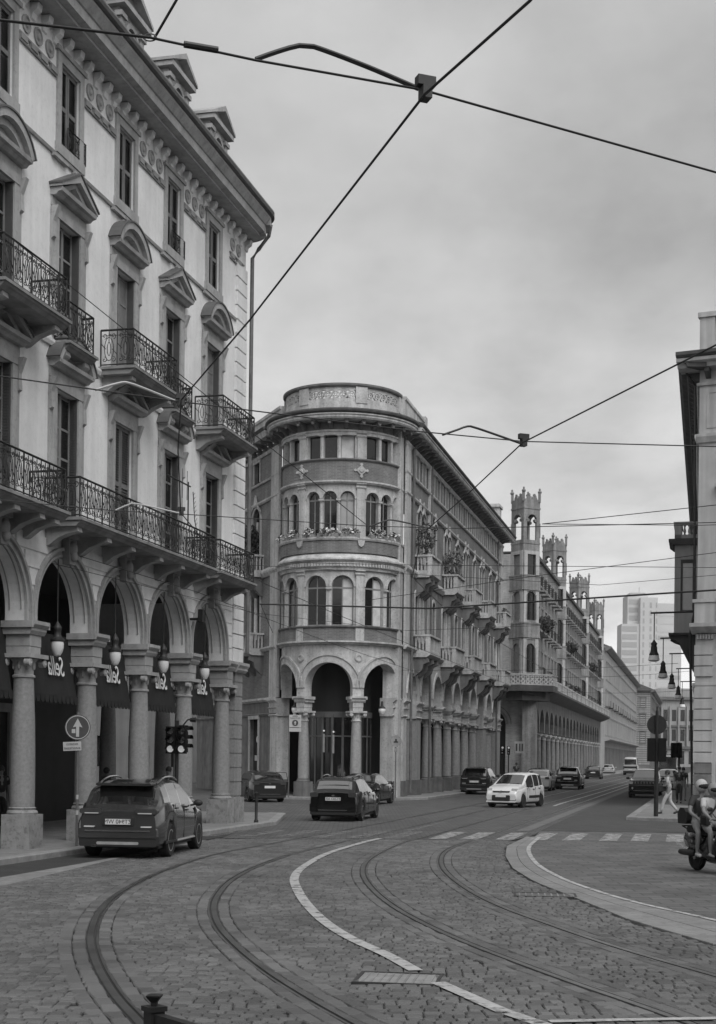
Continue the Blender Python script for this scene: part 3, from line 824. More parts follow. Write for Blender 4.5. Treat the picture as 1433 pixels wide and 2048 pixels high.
def louvres(z0, z1, w, y=0.05, mid=True, m='louvre'):
    f = MB()
    for a, c in ((-w, -0.01), (0.01, w)):
        f.box(a, a + 0.07, y, y + 0.05, z0, z1); f.box(c - 0.07, c, y, y + 0.05, z0, z1)
        for z in (z0, (z0 + z1) / 2 - 0.05, z1 - 0.1): f.box(a + 0.07, c - 0.07, y, y + 0.05, z, z + 0.1)
        z = z0 + 0.11
        while z < z1 - 0.12:
            if not (0 < (z0 + z1) / 2 - 0.05 - z < 0.05 or -0.1 < (z0 + z1) / 2 - 0.05 - z <= 0):
                f.add([(a + 0.07, y + 0.005, z), (c - 0.07, y + 0.005, z), (c - 0.07, y + 0.045, z + 0.038), (a + 0.07, y + 0.045, z + 0.038)], [(0, 1, 2, 3)])
            z += 0.062
    f.box(-w, w, y + 0.06, y + 0.065, z0, z1)
    return f.mesh('shutters', m)
fr1, fr1a, fr1b = french(7.45, 10.4, W1); fr2, fr2a, fr2b = french(11.55, 14.2, W1)
lou1 = louvres(7.45, 10.4, W1); lou3 = louvres(15.9, 17.75, 0.48)
lou3b = louvres(15.9, 17.75, 0.48, m='louvre')
leaf = MB()          # a shutter leaf folded back into the reveal
leaf.box(W1 - 0.05, W1 - 0.005, -0.02, 0.30, 7.46, 10.39)
for i in range(44): leaf.box(W1 - 0.062, W1 - 0.05, 0.02, 0.26, 7.6 + i * 0.062, 7.63 + i * 0.062)
leaf1 = leaf.mesh('shutter_leaf', 'louvre_dark')
leaf2 = MB().box(W1 - 0.05, W1 - 0.005, -0.02, 0.30, 11.56, 14.19).mesh('shutter_leaf', 'louvre_dark')
sur3 = MB()
for q in (-1, 1):
    a, c = sorted((q * 0.48, q * 0.68)); sur3.box(a, c, -0.05, 0.0, 15.9, 17.75)
sur3.box(-0.68, 0.68, -0.05, 0.0, 17.75, 17.95); sur3.box(-0.75, 0.75, -0.09, 0.0, 17.95, 18.05); sur3.box(-0.72, 0.72, -0.07, 0, 15.66, 15.9)
sur3.box(-0.9, -0.2, -0.1, 0.0, 15.5, 15.56); sur3.box(0.15, 0.7, -0.1, 0.0, 15.5, 15.56)
sur3_me = sur3.mesh('surround', 'trim')
def scrolls(w, h):
    """iron scrollwork panel as 2-D polylines"""
    L_ = []
    L_.append([(w / 2 + 0.28 * w * math.cos(t * math.pi / 8), 0.46 * h + 0.34 * h * math.sin(t * math.pi / 8)) for t in range(17)])
    L_.append([(w / 2 + 0.11 * w * math.cos(t * math.pi / 5), 0.46 * h + 0.2 * h * math.sin(t * math.pi / 5)) for t in range(11)])
    for sx in (-1, 1):
        for zc, d in ((0.84 * h, -1), (0.15 * h, 1)):
            p = []
            for t in range(12):
                a = math.pi / 2 * d + sx * d * t * 0.62; r = 0.17 * w * (1 - t / 14)
                p.append((w / 2 + sx * 0.27 * w + r * math.cos(a) * -sx, zc + r * math.sin(a)))
            L_.append(p)
    L_.append([(w / 2, 0.66 * h), (w / 2, 0.97 * h)])
    L_.append([(w / 2 - 0.2 * w, 0.46 * h), (0.02 * w, 0.62 * h)]); L_.append([(w / 2 + 0.2 * w, 0.46 * h), (0.98 * w, 0.3 * h)])
    return L_
def railing(mb, p0, p1, z0, z1, pitch=0.40, th=0.011):
    p0, p1 = Vector(p0), Vector(p1); d = p1 - p0; l = d.length; t = d / l
    n = max(1, round(l / pitch)); w = l / n; h = z1 - z0 - 0.06
    mb.tube([(p0.x, p0.y, z1), (p1.x, p1.y, z1)], 0.026, 4, False); mb.tube([(p0.x, p0.y, z0 + 0.05), (p1.x, p1.y, z0 + 0.05)], 0.016, 4, False)
    mb.tube([(p0.x, p0.y, z1 - 0.13), (p1.x, p1.y, z1 - 0.13)], 0.009, 3, False)
    for i in range(n + 1):
        q = p0 + t * (w * i); mb.tube([(q.x, q.y, z0), (q.x, q.y, z1)], 0.014 if i % 3 else 0.02, 4, False)
    for i in range(n):
        for pl in scrolls(w, h):
            mb.tube([(p0.x + t.x * (w * i + u), p0.y + t.y * (w * i + u), z0 + 0.05 + v) for u, v in pl], th, 3, False)
    return mb
def balcony(x0, x1, zt, d, corbels, rail=0.88, m='slab_stone'):
    s = MB(); s.prism_x([(0.0, zt - 0.2), (-d + 0.12, zt - 0.2), (-d + 0.06, zt - 0.14), (-d + 0.02, zt - 0.12), (-d, zt - 0.08), (-d, zt), (0.0, zt)], x0, x1)
    s.box(x0 - 0.04, x1 + 0.04, -d - 0.035, -0.001, zt - 0.075, zt - 0.012)
    bo = s.obj('balcony', m, LB)
    r = MB(); i = 0.06
    railing(r, (x0 + i, -0.02), (x0 + i, -d + i), zt, zt + rail); railing(r, (x0 + i, -d + i), (x1 - i, -d + i), zt, zt + rail); railing(r, (x1 - i, -d + i), (x1 - i, -0.02), zt, zt + rail)
    r.obj('railing', 'iron', bo)
    for c in corbels:
        k_ = MB(); k_.prism_x([(0.0, zt - 0.2), (-d + 0.15, zt - 0.2), (-d + 0.13, zt - 0.30), (-d * 0.6, zt - 0.34), (-d * 0.35, zt - 0.42), (-0.1, zt - 0.58), (0.0, zt - 0.6)], c - 0.12, c + 0.12)
        k_.obj('corbel', 'trim', bo)
    return bo
for k_, c in enumerate(BAY):
    o = place('french_window', fr1, LB, (c, 0, 0)); place('pane', PALE[(7.45, 0)] if k_ in (1, 3) else fr1a, o); place('pane', fr1b, o)
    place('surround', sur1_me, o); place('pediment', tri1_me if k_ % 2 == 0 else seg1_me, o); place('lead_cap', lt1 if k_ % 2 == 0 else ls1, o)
    place('shutters', lou1, o, (0, 0.0, 0)) if k_ == 2 else place('shutter_leaf', leaf1, o)
    o = place('french_window', fr2, LB, (c, 0, 0)); place('pane', PALE[(11.55, 0)] if k_ in (0, 4) else fr2a, o); place('pane', PALE[(11.55, 1)] if k_ in (0, 2) else fr2b, o)
    place('surround', sur2_me, o); place('pediment', seg2_me if k_ % 2 == 0 else tri2_me, o); place('lead_cap', ls2 if k_ % 2 == 0 else lt2, o); place('shutter_leaf', leaf2, o)
    o = place('shuttered_window', lou3 if k_ >= 2 else lou3b, LB, (c, 0, 0)); place('surround', sur3_me, o)
    r = MB(); railing(r, (c - 0.46, -0.03), (c + 0.46, -0.03), 15.92, 16.42, 0.3, 0.009); r.obj('window_guard', 'iron', o)
balcony(-17.3, -14.15, 7.4, 0.92, (-17.0, -16.2, -15.1, -14.4))
balcony(-13.55, -4.75, 7.4, 0.92, (-13.3, -11.7, -10.3, -8.5, -7.0, -5.1))
balcony(-4.4, -1.3, 7.4, 0.92, (-4.1, -1.75))
balcony(-17.1, -14.2, 11.5, 0.92, (-16.8, -14.5)); balcony(-10.7, -7.8, 11.5, 0.92, (-10.4, -8.1)); balcony(-4.3, -1.4, 11.5, 0.92, (-4.0, -1.7))
balcony(-13.15, -11.75, 11.42, 0.42, (-12.95, -11.95)); balcony(-6.75, -5.35, 11.42, 0.42, (-6.55, -5.55))
# string courses
b = MB()
b.prism_x([(0.0, 7.2), (-0.08, 7.2), (-0.14, 7.28), (-0.14, 7.34), (0.0, 7.4)], X0, -0.86); b.obj('string_course', 'trim', LB)
b = MB(); b.prism_x([(0.0, 11.28), (-0.05, 11.28), (-0.08, 11.36), (-0.08, 11.42), (0.0, 11.44)], X0, -0.86); b.obj('string_course', 'stucco', LB)
b = MB(); b.prism_x([(0.0, 15.56), (-0.05, 15.56), (-0.07, 15.62), (0.0, 15.66)], X0, -0.86); b.obj('string_course', 'trim', LB)
# frieze ornaments and cornice
mid = [(BAY[k_] + BAY[k_ + 1]) / 2 for k_ in range(5)] + [-0.9]
med = MB(); med.lathe([(0.19, 0.0), (0.19, -0.04), (0.15, -0.05), (0.13, -0.02), (0.09, -0.02), (0.06, -0.06), (0.01, -0.07)], axis='y', n=14); med_me = med.mesh('medallion', 'trim')
chain = MB(); chain.box(-0.88, 0.88, -0.05, 0.0, 17.30, 17.34); chain.box(-0.88, 0.88, -0.05, 0.0, 17.46, 17.5)
for i in range(4): chain.box(-0.86 + i * 0.47, -0.56 + i * 0.47, -0.075, 0.0, 17.34, 17.46)
chain_me = chain.mesh('frieze_chain', 'trim_dark')
half = MB(); half.box(-0.55, 0.75, -0.05, 0.0, 17.30, 17.34); half.box(-0.55, 0.75, -0.05, 0, 17.46, 17.5); half.box(-0.5, -0.2, -0.075, 0, 17.34, 17.46); half.box(0.1, 0.4, -0.075, 0, 17.34, 17.46)
half_me = half.mesh('frieze_chain', 'trim_dark')
for i, m_ in enumerate(mid):
    o = place('frieze_chain', chain_me if i < 5 else half_me, LB, (m_, 0, 0))
    for j in ((-0.55, 0, 0.55) if i < 5 else (-0.3, 0.25)): place('medallion', med_me, o, (j, 0, 17.78))
brk = MB(); brk.prism_x([(0.0, 18.0), (-0.04, 18.02), (-0.07, 18.14), (-0.17, 18.2), (-0.2, 18.34), (0.0, 18.34)], -0.10, 0.10); brk_me = brk.mesh('modillion', 'stucco')
x = X0 + 0.3
while x < 0.1:
    place('modillion', brk_me, LB, (x, 0, 0)); x += 0.533
b = MB(); b.prism_x([(0.0, 18.36), (-0.55, 18.36), (-0.55, 18.42), (-0.72, 18.46), (-0.74, 18.66), (-0.78, 18.68), (-0.9, 18.86), (-0.9, 18.92), (0.0, 18.92)], X0, -0.25)
for r0, z0, z1 in ((0.55, 18.36, 18.42), (0.74, 18.42, 18.66), (0.9, 18.66, 18.92)):
    b.prism_z([(-0.25, 0.3)] + [(-0.25 + r0 * math.sin(a * math.pi / 16), -r0 * math.cos(a * math.pi / 16)) for a in range(9)] + [(-0.25 + r0, 9.0), (-0.25, 9.0)], z0, z1)
b; b.obj('cornice', 'trim', LB)
b = MB(); b.prism_x([(-0.88, 18.93), (-1.0, 18.95), (-1.03, 19.02), (-1.0, 19.1), (-0.85, 19.1)], X0, -0.25); b.prism_z([(-0.25, 0.3)] + [(-0.25 + 1.0 * math.sin(a * math.pi / 16), -1.0 * math.cos(a * math.pi / 16)) for a in range(9)] + [(0.75, 9.0), (-0.25, 9.0)], 18.95, 19.1); b.obj('gutter', 'gutter_metal', LB)
b = MB(); b.tube([(0.52, -0.68, 18.95), (0.5, -0.62, 18.6), (0.34, -0.35, 18.15), (0.28, -0.16, 17.85), (0.28, -0.14, 5.4)], 0.065, 8); b.obj('downpipe', 'gutter_metal', LB)
b = MB(); b.prism_x([(-0.85, 19.08), (-0.85, 19.0), (5.0, 19.0), (5.0, 22.6)], X0, 0.1); b.obj('roof', 'roof_tile', LB)
for c in BAY:
    w = MB(); w.wall(-0.72, 0.72, 19.0, 20.55, [(-0.3, 0.3, 19.15, 20.3, 'a')], 0.0, 0.2)
    w.box(-0.72, -0.58, 0.01, 2.6, 19.2, 20.55); w.box(0.58, 0.72, 0.01, 2.6, 19.2, 20.55)
    w.box(-0.72, -0.5, -0.05, 0.0, 19.0, 20.4); w.box(0.5, 0.72, -0.05, 0.0, 19.0, 20.4); w.box(-0.78, -0.44, -0.1, 0.1, 20.3, 20.42); w.box(0.44, 0.78, -0.1, 0.1, 20.3, 20.42)
    w.arc(0, 20.0, 0.3, 0.42, -0.05, 0.0, n=10)
    d = w.obj('dormer', 'trim', LB, (c, -0.1, 0))
    p = MB(); p.box(-0.86, 0.86, -0.2, 2.5, 20.55, 20.68)
    for q in (-1, 1):
        p.prism_y([(q * 0.9, 20.68), (q * 0.9, 20.76), (0, 21.24), (0, 21.08)][::q], -0.24, 2.5)
    p.prism_y([(-0.8, 20.68), (0.8, 20.68), (0, 21.1)], -0.02, 0.1)
    p.obj('pediment', 'trim', d)
    MB().box(-0.3, 0.3, 0.12, 0.14, 19.15, 20.3).obj('pane', 'glass', d)
r = MB()
for k_ in range(5): railing(r, (BAY[k_ + 1] + 0.8, -0.5), (BAY[k_] - 0.8, -0.5), 19.1, 19.62, 0.45, 0.012)
railing(r, (BAY[0] + 0.8, -0.5), (0.3, -0.5), 19.1, 19.62, 0.45, 0.012)
r.obj('roof_railing', 'iron', LB)
for x in (-4.2, -7.5):
    MB().box(x - 0.3, x + 0.3, 1.2, 1.8, 20.0, 21.9).obj('chimney', 'trim_dark', LB)
# wall lantern bracket and camera near the corner
b = MB(); b.box(-4.52, -4.38, -0.3, -0.03, 6.0, 6.06); b.prism_y([(-4.55, 5.95), (-4.35, 5.95), (-4.38, 6.3), (-4.52, 6.3)], -0.42, -0.28); b.obj('wall_camera', 'iron', LB)

# awnings with lettering (reversed, as the photograph shows them) and arcade lamps
sella = text_mesh('lettering', 'Sella', 0.66, 'letter', 0.006, bold=0.0)
names = ['fourth', 'third', 'second', 'first']
for k_ in range(5):
    c = BAY[k_]
    lab = {0: 'dark awning with white lettering in the arch nearest the building corner', 1: 'dark awning with white lettering, second arch from the building corner', 2: 'dark awning with white lettering, third arch from the building corner',
           3: 'dark awning with white lettering above the round arrow sign', 4: 'dark awning in the arch at the left edge of the picture'}[k_]
    w_ = LB.matrix_basis @ Vector((c, 0.25, 0))
    t = thing('awning', lab, 'awning', (LO.x, LO.y, 0), rad(90) - LT, 'awnings in the arcade')
    p = lw(c, 0.0); t.location = (p[0], p[1], 0)
    a = MB(); n = 10
    for i in range(n):
        x0 = -1.28 + 2.56 * i / n; x1 = x0 + 2.56 / n
        s0 = 0.03 * math.sin(i * 2.1); s1 = 0.03 * math.sin((i + 1) * 2.1)
        a.add([(x0, 0.50, 4.95), (x1, 0.50, 4.95), (x1, 0.24 + s1, 3.52), (x0, 0.24 + s0, 3.52)], [(0, 1, 2, 3)], True)
        a.add([(x0, 0.505, 4.95), (x1, 0.505, 4.95), (x1, 0.245 + s1, 3.52), (x0, 0.245 + s0, 3.52)], [(3, 2, 1, 0)], True)
    a.obj('fabric', 'awning', t)
    v = MB()
    for i in range(12):
        x0 = -1.28 + 2.56 * i / 12; x1 = x0 + 2.56 / 12
        v.prism_y([(x0, 3.54), (x0 + 0.02, 3.40), (x0 + 0.06, 3.35), (x1 - 0.06, 3.35), (x1 - 0.02, 3.40), (x1, 3.54)], 0.225, 0.245)
    v.obj('valance', 'awning', t)
    lt = place('lettering', sella, t, (0.22, 0.29, 4.18)); lt.rotation_euler = (rad(-10.3), 0, 0); lt.scale = (0.70, 1, 1.0)
    if k_ == 4: continue
    lab2 = {0: 'hanging opal globe lamp in the arch nearest the building corner', 1: 'hanging opal globe lamp, second arch from the building corner', 2: 'hanging opal globe lamp, third arch from the building corner',
            3: 'hanging opal globe lamp in front of the awning over the arrow sign', 4: 'hanging opal globe lamp in the arch at the left edge'}[k_]
    p = lw(c - 0.2, 0.05)
    t = thing('arcade_lamp', lab2, 'lamp', (p[0], p[1], 0), rad(90) - LT, 'lamps hanging in the arcade')
    g = MB(); g.lathe([(0.02, 4.40), (0.075, 4.42), (0.12, 4.50), (0.142, 4.58), (0.146, 4.68), (0.135, 4.74)], n=16); g.obj('globe', 'opal', t)
    h = MB(); h.lathe([(0.148, 4.73), (0.165, 4.75), (0.165, 4.79), (0.105, 4.83), (0.085, 4.88), (0.08, 4.98), (0.095, 5.01), (0.095, 5.06), (0.065, 5.11), (0.014, 5.2)], n=14); h.obj('hood', 'lamp_metal', t)
    MB().tube([(0, 0, 5.2), (0, 0, 6.6)], 0.014, 5).obj('stem', 'lamp_metal', t)
# ---------------------------------------------------------------- brick and stone corner building with the round bow
CO = Vector((-0.98, 75.0, 0))
CB = thing('corner_building', 'ornate brick and stone corner building with round loggia bow and fretwork parapet, centre', 'building', CO)
DR = 3.1
def drum(x, y, z):
    a = x / DR; r = DR - y
    return (r * math.sin(a), -r * math.cos(a), z)
def dm(deg): return DR * rad(deg)
class Frame:
    def __init__(s, o, ang):
        s.o = Vector(o); s.a = rad(ang); s.c = math.cos(s.a); s.s = math.sin(s.a)
    def __call__(s, x, y, z): return (s.o.x + x * s.c - y * s.s, s.o.y + x * s.s + y * s.c, z + s.o.z)
FR = Frame((3.5, 0.3, 0), 76.55)
FL = Frame((-3.25, 0.3, 0), -68)
D0, D1 = dm(-97), dm(77)
PIL = [dm(-97), dm(-40), dm(18), dm(76)]
BC = [(PIL[i] + PIL[i + 1]) / 2 for i in range(3)]
def cuts(a, b_, n): return [a + (b_ - a) * i / n for i in range(n + 1)]
XC = cuts(D0, D1, 44)
def band(name, prof, m, n=44, a=None, b_=None, parent=None):
    q = MB().prism_x(prof, D0 if a is None else a, D1 if b_ is None else b_, n)
    return q.obj(name, m, parent or CB, warp=drum)
def rect(y0, y1, z0, z1): return [(y1, z0), (y0, z0), (y0, z1), (y1, z1)]
# --- ground floor of the bow
w = MB(); w.wall(D0, D1, 5.24, 7.85, [(c - 1.27, c + 1.27, 5.24, 6.95, 'a') for c in BC], 0.0, 0.55, xc=XC, back=True, n=20); w.obj('bow_arcade', 'c_stone', CB, warp=drum)
for c in BC:
    a = MB(); a.arc(c, 5.68, 1.27, 1.36, -0.05, 0.02, n=20); a.arc(c, 5.68, 1.36, 1.62, -0.03, 0.02, n=20); a.arc(c, 5.68, 1.62, 1.72, -0.09, 0.02, n=20)
    a.obj('archivolt', 'c_stone', CB, warp=drum)
for x in PIL[1:3]:
    r_ = MB(); r_.lathe([(0.2, 0.0), (0.2, -0.06), (0.12, -0.07), (0.1, -0.03), (0.02, -0.03)], (x, 0, 7.2), axis='y', n=12); r_.obj('roundel', 'c_stone', CB, warp=drum)
sc_c = 5.24 / 5.05
c_shaft = col_m.mesh('column', 'c_column'); c_cap = cap.mesh('capital', 'c_stone'); c_imp = imp.mesh('impost', 'c_stone'); c_base = base.mesh('base', 'c_stone_dark')
def ccol(p, rz, parent=CB, k_=1.0):
    s = place('column', c_shaft, parent, (p[0], p[1], 0), rz, (k_, k_, sc_c)); place('base', c_base, s); place('capital', c_cap, s); place('impost', c_imp, s)
    return s
for x in PIL[1:3]: ccol(drum(x, 0.28, 0), x / DR, k_=1.05)
def pier(fn, x0, x1, y0, y1, m='c_stone'):
    p = MB(); p.box(x0, x1, y0, y1, 0.95, 5.24); o = p.obj('pier', m, CB, warp=fn)
    p = MB(); p.box(x0 - 0.08, x1 + 0.08, y0 - 0.08, y1, 0.1, 0.95); p.obj('base', 'c_stone_dark', o, warp=fn)
    p = MB(); p.prism_x([(y1, 4.3), (y0 - 0.04, 4.3), (y0 - 0.08, 4.36), (y0 - 0.02, 4.42), (y0 - 0.06, 4.7), (y0 - 0.14, 4.76), (y0 - 0.04, 4.8), (y0 - 0.04, 5.0), (y0 - 0.2, 5.14), (y0 - 0.2, 5.25), (y1, 5.25)], x0 - 0.1, x1 + 0.1); p.obj('capital', 'c_stone', o, warp=fn)
    return o
pier(drum, dm(62), dm(76), -0.02, 0.7)
pier(FR, -0.75, 0.25, 0.02, 0.7)
pier(FL, -1.25, -0.1, -0.05, 0.6, 'c_stone')
s_ = MB()
for i in range(24):
    a0 = rad(-95 + 170 * i / 24); a1 = rad(-95 + 170 * (i + 1) / 24)
    s_.add([(1.7 * math.sin(a0), -1.7 * math.cos(a0), 0.12), (1.7 * math.sin(a1), -1.7 * math.cos(a1), 0.12), (1.7 * math.sin(a1), -1.7 * math.cos(a1), 7.6), (1.7 * math.sin(a0), -1.7 * math.cos(a0), 7.6)], [(0, 1, 2, 3)])
s_.obj('shop_front', 'dark_room', CB)
s_ = MB()
for d in (-80, -62, -46, -30, -12, 6, 24, 40, 56):
    a = rad(d); s_.add([(1.74 * math.sin(a + da), -1.74 * math.cos(a + da), zz) for da, zz in ((-.035, .12), (.035, .12), (.035, 4.4), (-.035, 4.4))], [(0, 1, 2, 3)])
s_.obj('shop_mullions', 'shop_trim', CB)
def ring(z0, z1, r, m, name):
    q = MB()
    for i in range(24):
        a0 = rad(-95 + 170 * i / 24); a1 = rad(-95 + 170 * (i + 1) / 24)
        q.add([(r * math.sin(a0), -r * math.cos(a0), z0), (r * math.sin(a1), -r * math.cos(a1), z0), (r * math.sin(a1), -r * math.cos(a1), z1), (r * math.sin(a0), -r * math.cos(a0), z1)], [(0, 1, 2, 3)])
    q.obj(name, m, CB)
ring(0.12, 0.75, 1.78, 'shop_trim', 'stall_riser'); ring(4.2, 4.5, 1.77, 'shop_trim', 'transom'); ring(3.2, 3.28, 1.76, 'shop_trim', 'glazing_bar'); ring(0.75, 4.2, 1.72, 'glass', 'shop_pane')
cl = MB(); cl.prism_z([(3.0 * math.sin(rad(a)), -3.0 * math.cos(rad(a))) for a in range(-97, 78, 6)] + [(3, 3), (-3, 3)], 7.6, 7.75); cl.obj('arcade_ceiling', 'dark_room', CB)
# --- storeys of the bow
band('cornice', [(0.0, 7.85), (-0.1, 7.85), (-0.16, 7.92), (-0.30, 7.96), (-0.30, 8.04), (0.0, 8.06)], 'c_stone')
band('parapet_panel', rect(-0.12, 0.25, 8.06, 8.70), 'brick')
band('parapet_rail', [(0.25, 8.70), (-0.18, 8.70), (-0.22, 8.75), (-0.22, 8.80), (0.25, 8.82)], 'c_stone_dark')
for x in PIL:
    MB().box(x - 0.22, x + 0.22, -0.16, 0.2, 8.06, 8.86).obj('parapet_post', 'c_stone', CB, warp=drum)
w = MB(); w.wall(D0, D1, 8.0, 11.65, [(c + o - 0.56, c + o + 0.56, 8.78, 11.36, 'a') for c in BC for o in (-0.70, 0.70)], 0.0, 0.34, xc=XC, n=14); w.obj('first_floor_wall', 'c_stone', CB, warp=drum)
w = MB(); w.wall(D0, D1, 12.5, 16.1, [(c + o - 0.37, c + o + 0.37, 13.32, 15.62, 'a') for c in BC for o in (-0.90, 0.0, 0.90)], 0.0, 0.34, xc=XC, n=12); w.obj('second_floor_wall', 'c_stone', CB, warp=drum)
w = MB(); w.wall(D0, D1, 16.1, 18.9, [(c + o - 0.36, c + o + 0.36, 17.26, 18.44) for c in BC for o in (-0.90, 0.0, 0.90)], 0.0, 0.5, xc=XC); w.obj('loggia_wall', 'c_stone', CB, warp=drum)
def cyl_room(r, z0, z1, m, name):
    q = MB()
    for i in range(30):
        a0 = rad(-100 + 180 * i / 30); a1 = rad(-100 + 180 * (i + 1) / 30)
        q.add([(r * math.sin(a0), -r * math.cos(a0), z0), (r * math.sin(a1), -r * math.cos(a1), z0), (r * math.sin(a1), -r * math.cos(a1), z1), (r * math.sin(a0), -r * math.cos(a0), z1)], [(0, 1, 2, 3)])
    q.obj(name, m, CB)
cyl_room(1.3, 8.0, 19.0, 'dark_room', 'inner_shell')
for z in (8.0, 12.4, 16.2, 18.95):
    MB().prism_z([(3.05 * math.sin(rad(a)), -3.05 * math.cos(rad(a))) for a in range(-97, 78, 6)] + [(3, 3), (-3, 3)], z, z + 0.1).obj('floor_slab', 'dark_room', CB)
# windows of the bow
def arched_frame(w_, z0, z1, cols=1, tr=None):
    f = MB(); r = w_; zc = z1 - r
    f.arc(0, zc, r - 0.06, r, 0.18, 0.24, n=12)
    for x in (-w_, w_ - 0.06): f.box(x, x + 0.06, 0.18, 0.24, z0, zc)
    f.box(-0.03, 0.03, 0.18, 0.24, z0, z1 - 0.04); f.box(-w_ + 0.06, w_ - 0.06, 0.185, 0.235, zc - 0.1, zc - 0.02); f.box(-w_ + 0.06, w_ - 0.06, 0.18, 0.24, z0, z0 + 0.1)
    return f
def arched_pane(w_, z0, z1, y=0.21):
    p = MB(); r = w_ - 0.02; zc = z1 - w_
    p.prism_y([(-r, z0), (r, z0)] + [(r * math.cos(math.pi * i / 10), zc + r * math.sin(math.pi * i / 10)) for i in range(11)], y, y + 0.01)
    return p
f1 = arched_frame(0.56, 8.78, 11.36).mesh('window', 'wood_frame'); p1d = arched_pane(0.56, 8.78, 11.36).mesh('pane', 'glass'); p1c = arched_pane(0.56, 8.78, 11.36, 0.26).mesh('curtain', 'curtain')
f2 = arched_frame(0.37, 13.32, 15.62).mesh('window', 'wood_frame'); p2d = arched_pane(0.37, 13.32, 15.62).mesh('pane', 'glass'); p2p = arched_pane(0.37, 13.32, 15.62).mesh('pane', 'glass_pale')  # p2p: paler pane painted for a bright reflection
halfc = MB().box(0.0, 0.54, 0.2, 0.209, 8.8, 11.2).mesh('blind', 'curtain')
f3 = MB(); f3.box(-0.36, -0.31, 0.2, 0.26, 17.26, 18.44); f3.box(0.31, 0.36, 0.2, 0.26, 17.26, 18.44); f3.box(-0.31, 0.31, 0.2, 0.26, 17.26, 17.34); f3 = f3.mesh('window', 'wood_frame')
p3d = MB().box(-0.31, 0.31, 0.22, 0.23, 17.3, 18.44).mesh('pane', 'glass'); p3p = MB().box(-0.31, 0.31, 0.22, 0.23, 17.3, 18.44).mesh('pane', 'curtain')  # p3p: pale pane colour stands in for a reflection
def on_drum(name, me, x, parent=CB):
    a = x / DR
    return place(name, me, parent, (DR * math.sin(a), -DR * math.cos(a), 0), a)
mini = MB(); mini.lathe([(0.085, 0), (0.09, 0.08), (0.065, 0.1), (0.06, 0.9), (0.055, 0.94)], n=10); mini.lathe([(0.06, 0.94), (0.11, 1.0)], n=10); mini.box(-0.12, 0.12, -0.12, 0.12, 1.0, 1.05)
mini_me = mini.mesh('colonnette', 'c_stone')
def colonnette(x, z0, h, y=0.02, k_=1.0, fn=None):
    a = x / DR; p = drum(x, y, 0)
    return place('colonnette', mini_me, CB, (p[0], p[1], z0), a, (k_, k_, h / 1.05))
for bi, c in enumerate(BC):
    for j, o in enumerate((-0.70, 0.70)):
        q = on_drum('window', f1, c + o); place('pane', p1d, q)
        if (bi, j) in ((1, 1), (2, 0)): place('blind', halfc, q)
        a = MB(); a.arc(c + o, 10.8, 0.56, 0.68, -0.05, 0.01, n=14); a.obj('archivolt', 'c_stone', CB, warp=drum)
    colonnette(c, 8.8, 1.95, 0.05, 1.25)
    for j, o in enumerate((-0.90, 0.0, 0.90)):
        q = on_drum('window', f2, c + o); place('pane', p2p if (bi == 1 and j == 2) else p2d, q)
        a = MB(); a.arc(c + o, 15.25, 0.37, 0.47, -0.05, 0.01, n=12); a.obj('archivolt', 'c_stone', CB, warp=drum)
        q = on_drum('window', f3, c + o); place('pane', p3p if (bi == 1 and j == 2) else p3d, q)
    for o in (-0.45, 0.45):
        colonnette(c + o, 13.32, 1.9, 0.03, 1.0); colonnette(c + o, 17.26, 1.2, 0.03, 1.15)
for i, x in enumerate(PIL):
    hw = 0.2 if 0 < i < 3 else 0.34
    for z0, z1 in ((8.84, 11.62), (13.3, 16.02), (17.26, 18.6)):
        p = MB(); p.box(x - hw, x + hw, -0.07, 0.05, z0, z1 - 0.28); p.prism_x([(0.05, z1 - 0.28), (-0.07, z1 - 0.28), (-0.13, z1 - 0.2), (-0.1, z1 - 0.12), (-0.2, z1 - 0.04), (-0.2, z1), (0.05, z1)], x - hw - 0.05, x + hw + 0.05)
        p.obj('pilaster', 'c_stone', CB, warp=drum)
band('cornice', [(0.0, 11.62), (-0.12, 11.62), (-0.14, 11.74), (-0.2, 11.78), (-0.2, 12.0), (-0.34, 12.12), (-0.34, 12.2), (-0.26, 12.28), (0.0, 12.5)], 'c_stone')
dt = MB()
for i in range(60):
    x = D0 + (D1 - D0) * (i + 0.5) / 60; dt.box(x - 0.045, x + 0.045, -0.27, -0.19, 11.80, 11.98)
tag(dt.obj('dentils', 'c_stone', CB, warp=drum), kind=None)
band('parapet_panel', rect(-0.14, 0.0, 12.5, 13.12), 'brick'); band('parapet_rail', [(0.0, 13.12), (-0.2, 13.12), (-0.24, 13.2), (-0.24, 13.28), (0.0, 13.32)], 'c_stone')
for x in PIL[1:3]:
    MB().prism_y([(x - 0.18, 13.12), (x - 0.12, 12.88), (x, 12.78), (x + 0.12, 12.88), (x + 0.18, 13.12)], -0.24, -0.14).obj('pendant', 'c_stone', CB, warp=drum)
band('moulding', [(0.0, 15.98), (-0.14, 15.98), (-0.22, 16.06), (-0.22, 16.14), (0.0, 16.18)], 'c_stone')
band('brick_band', rect(-0.07, 0.0, 16.18, 17.14), 'brick'); band('sill', [(0.0, 17.14), (-0.12, 17.14), (-0.17, 17.2), (-0.17, 17.25), (0.0, 17.27)], 'c_stone_dark')
for x in PIL[1:3]:
    d = MB(); d.prism_y([(x - 0.27, 16.68), (x, 16.41), (x + 0.27, 16.68), (x, 16.95)], -0.13, -0.07)
    for q in ((0.3, 0), (-0.3, 0), (0, 0.3), (0, -0.3)): d.lathe([(0.075, -0.13), (0.075, -0.07)], (x + q[0], 0, 16.68 + q[1]), n=8, axis='y')
    d.lathe([(0.1, -0.17), (0.13, -0.13)], (x, 0, 16.68), n=8, axis='y'); d.obj('star_ornament', 'c_stone', CB, warp=drum)
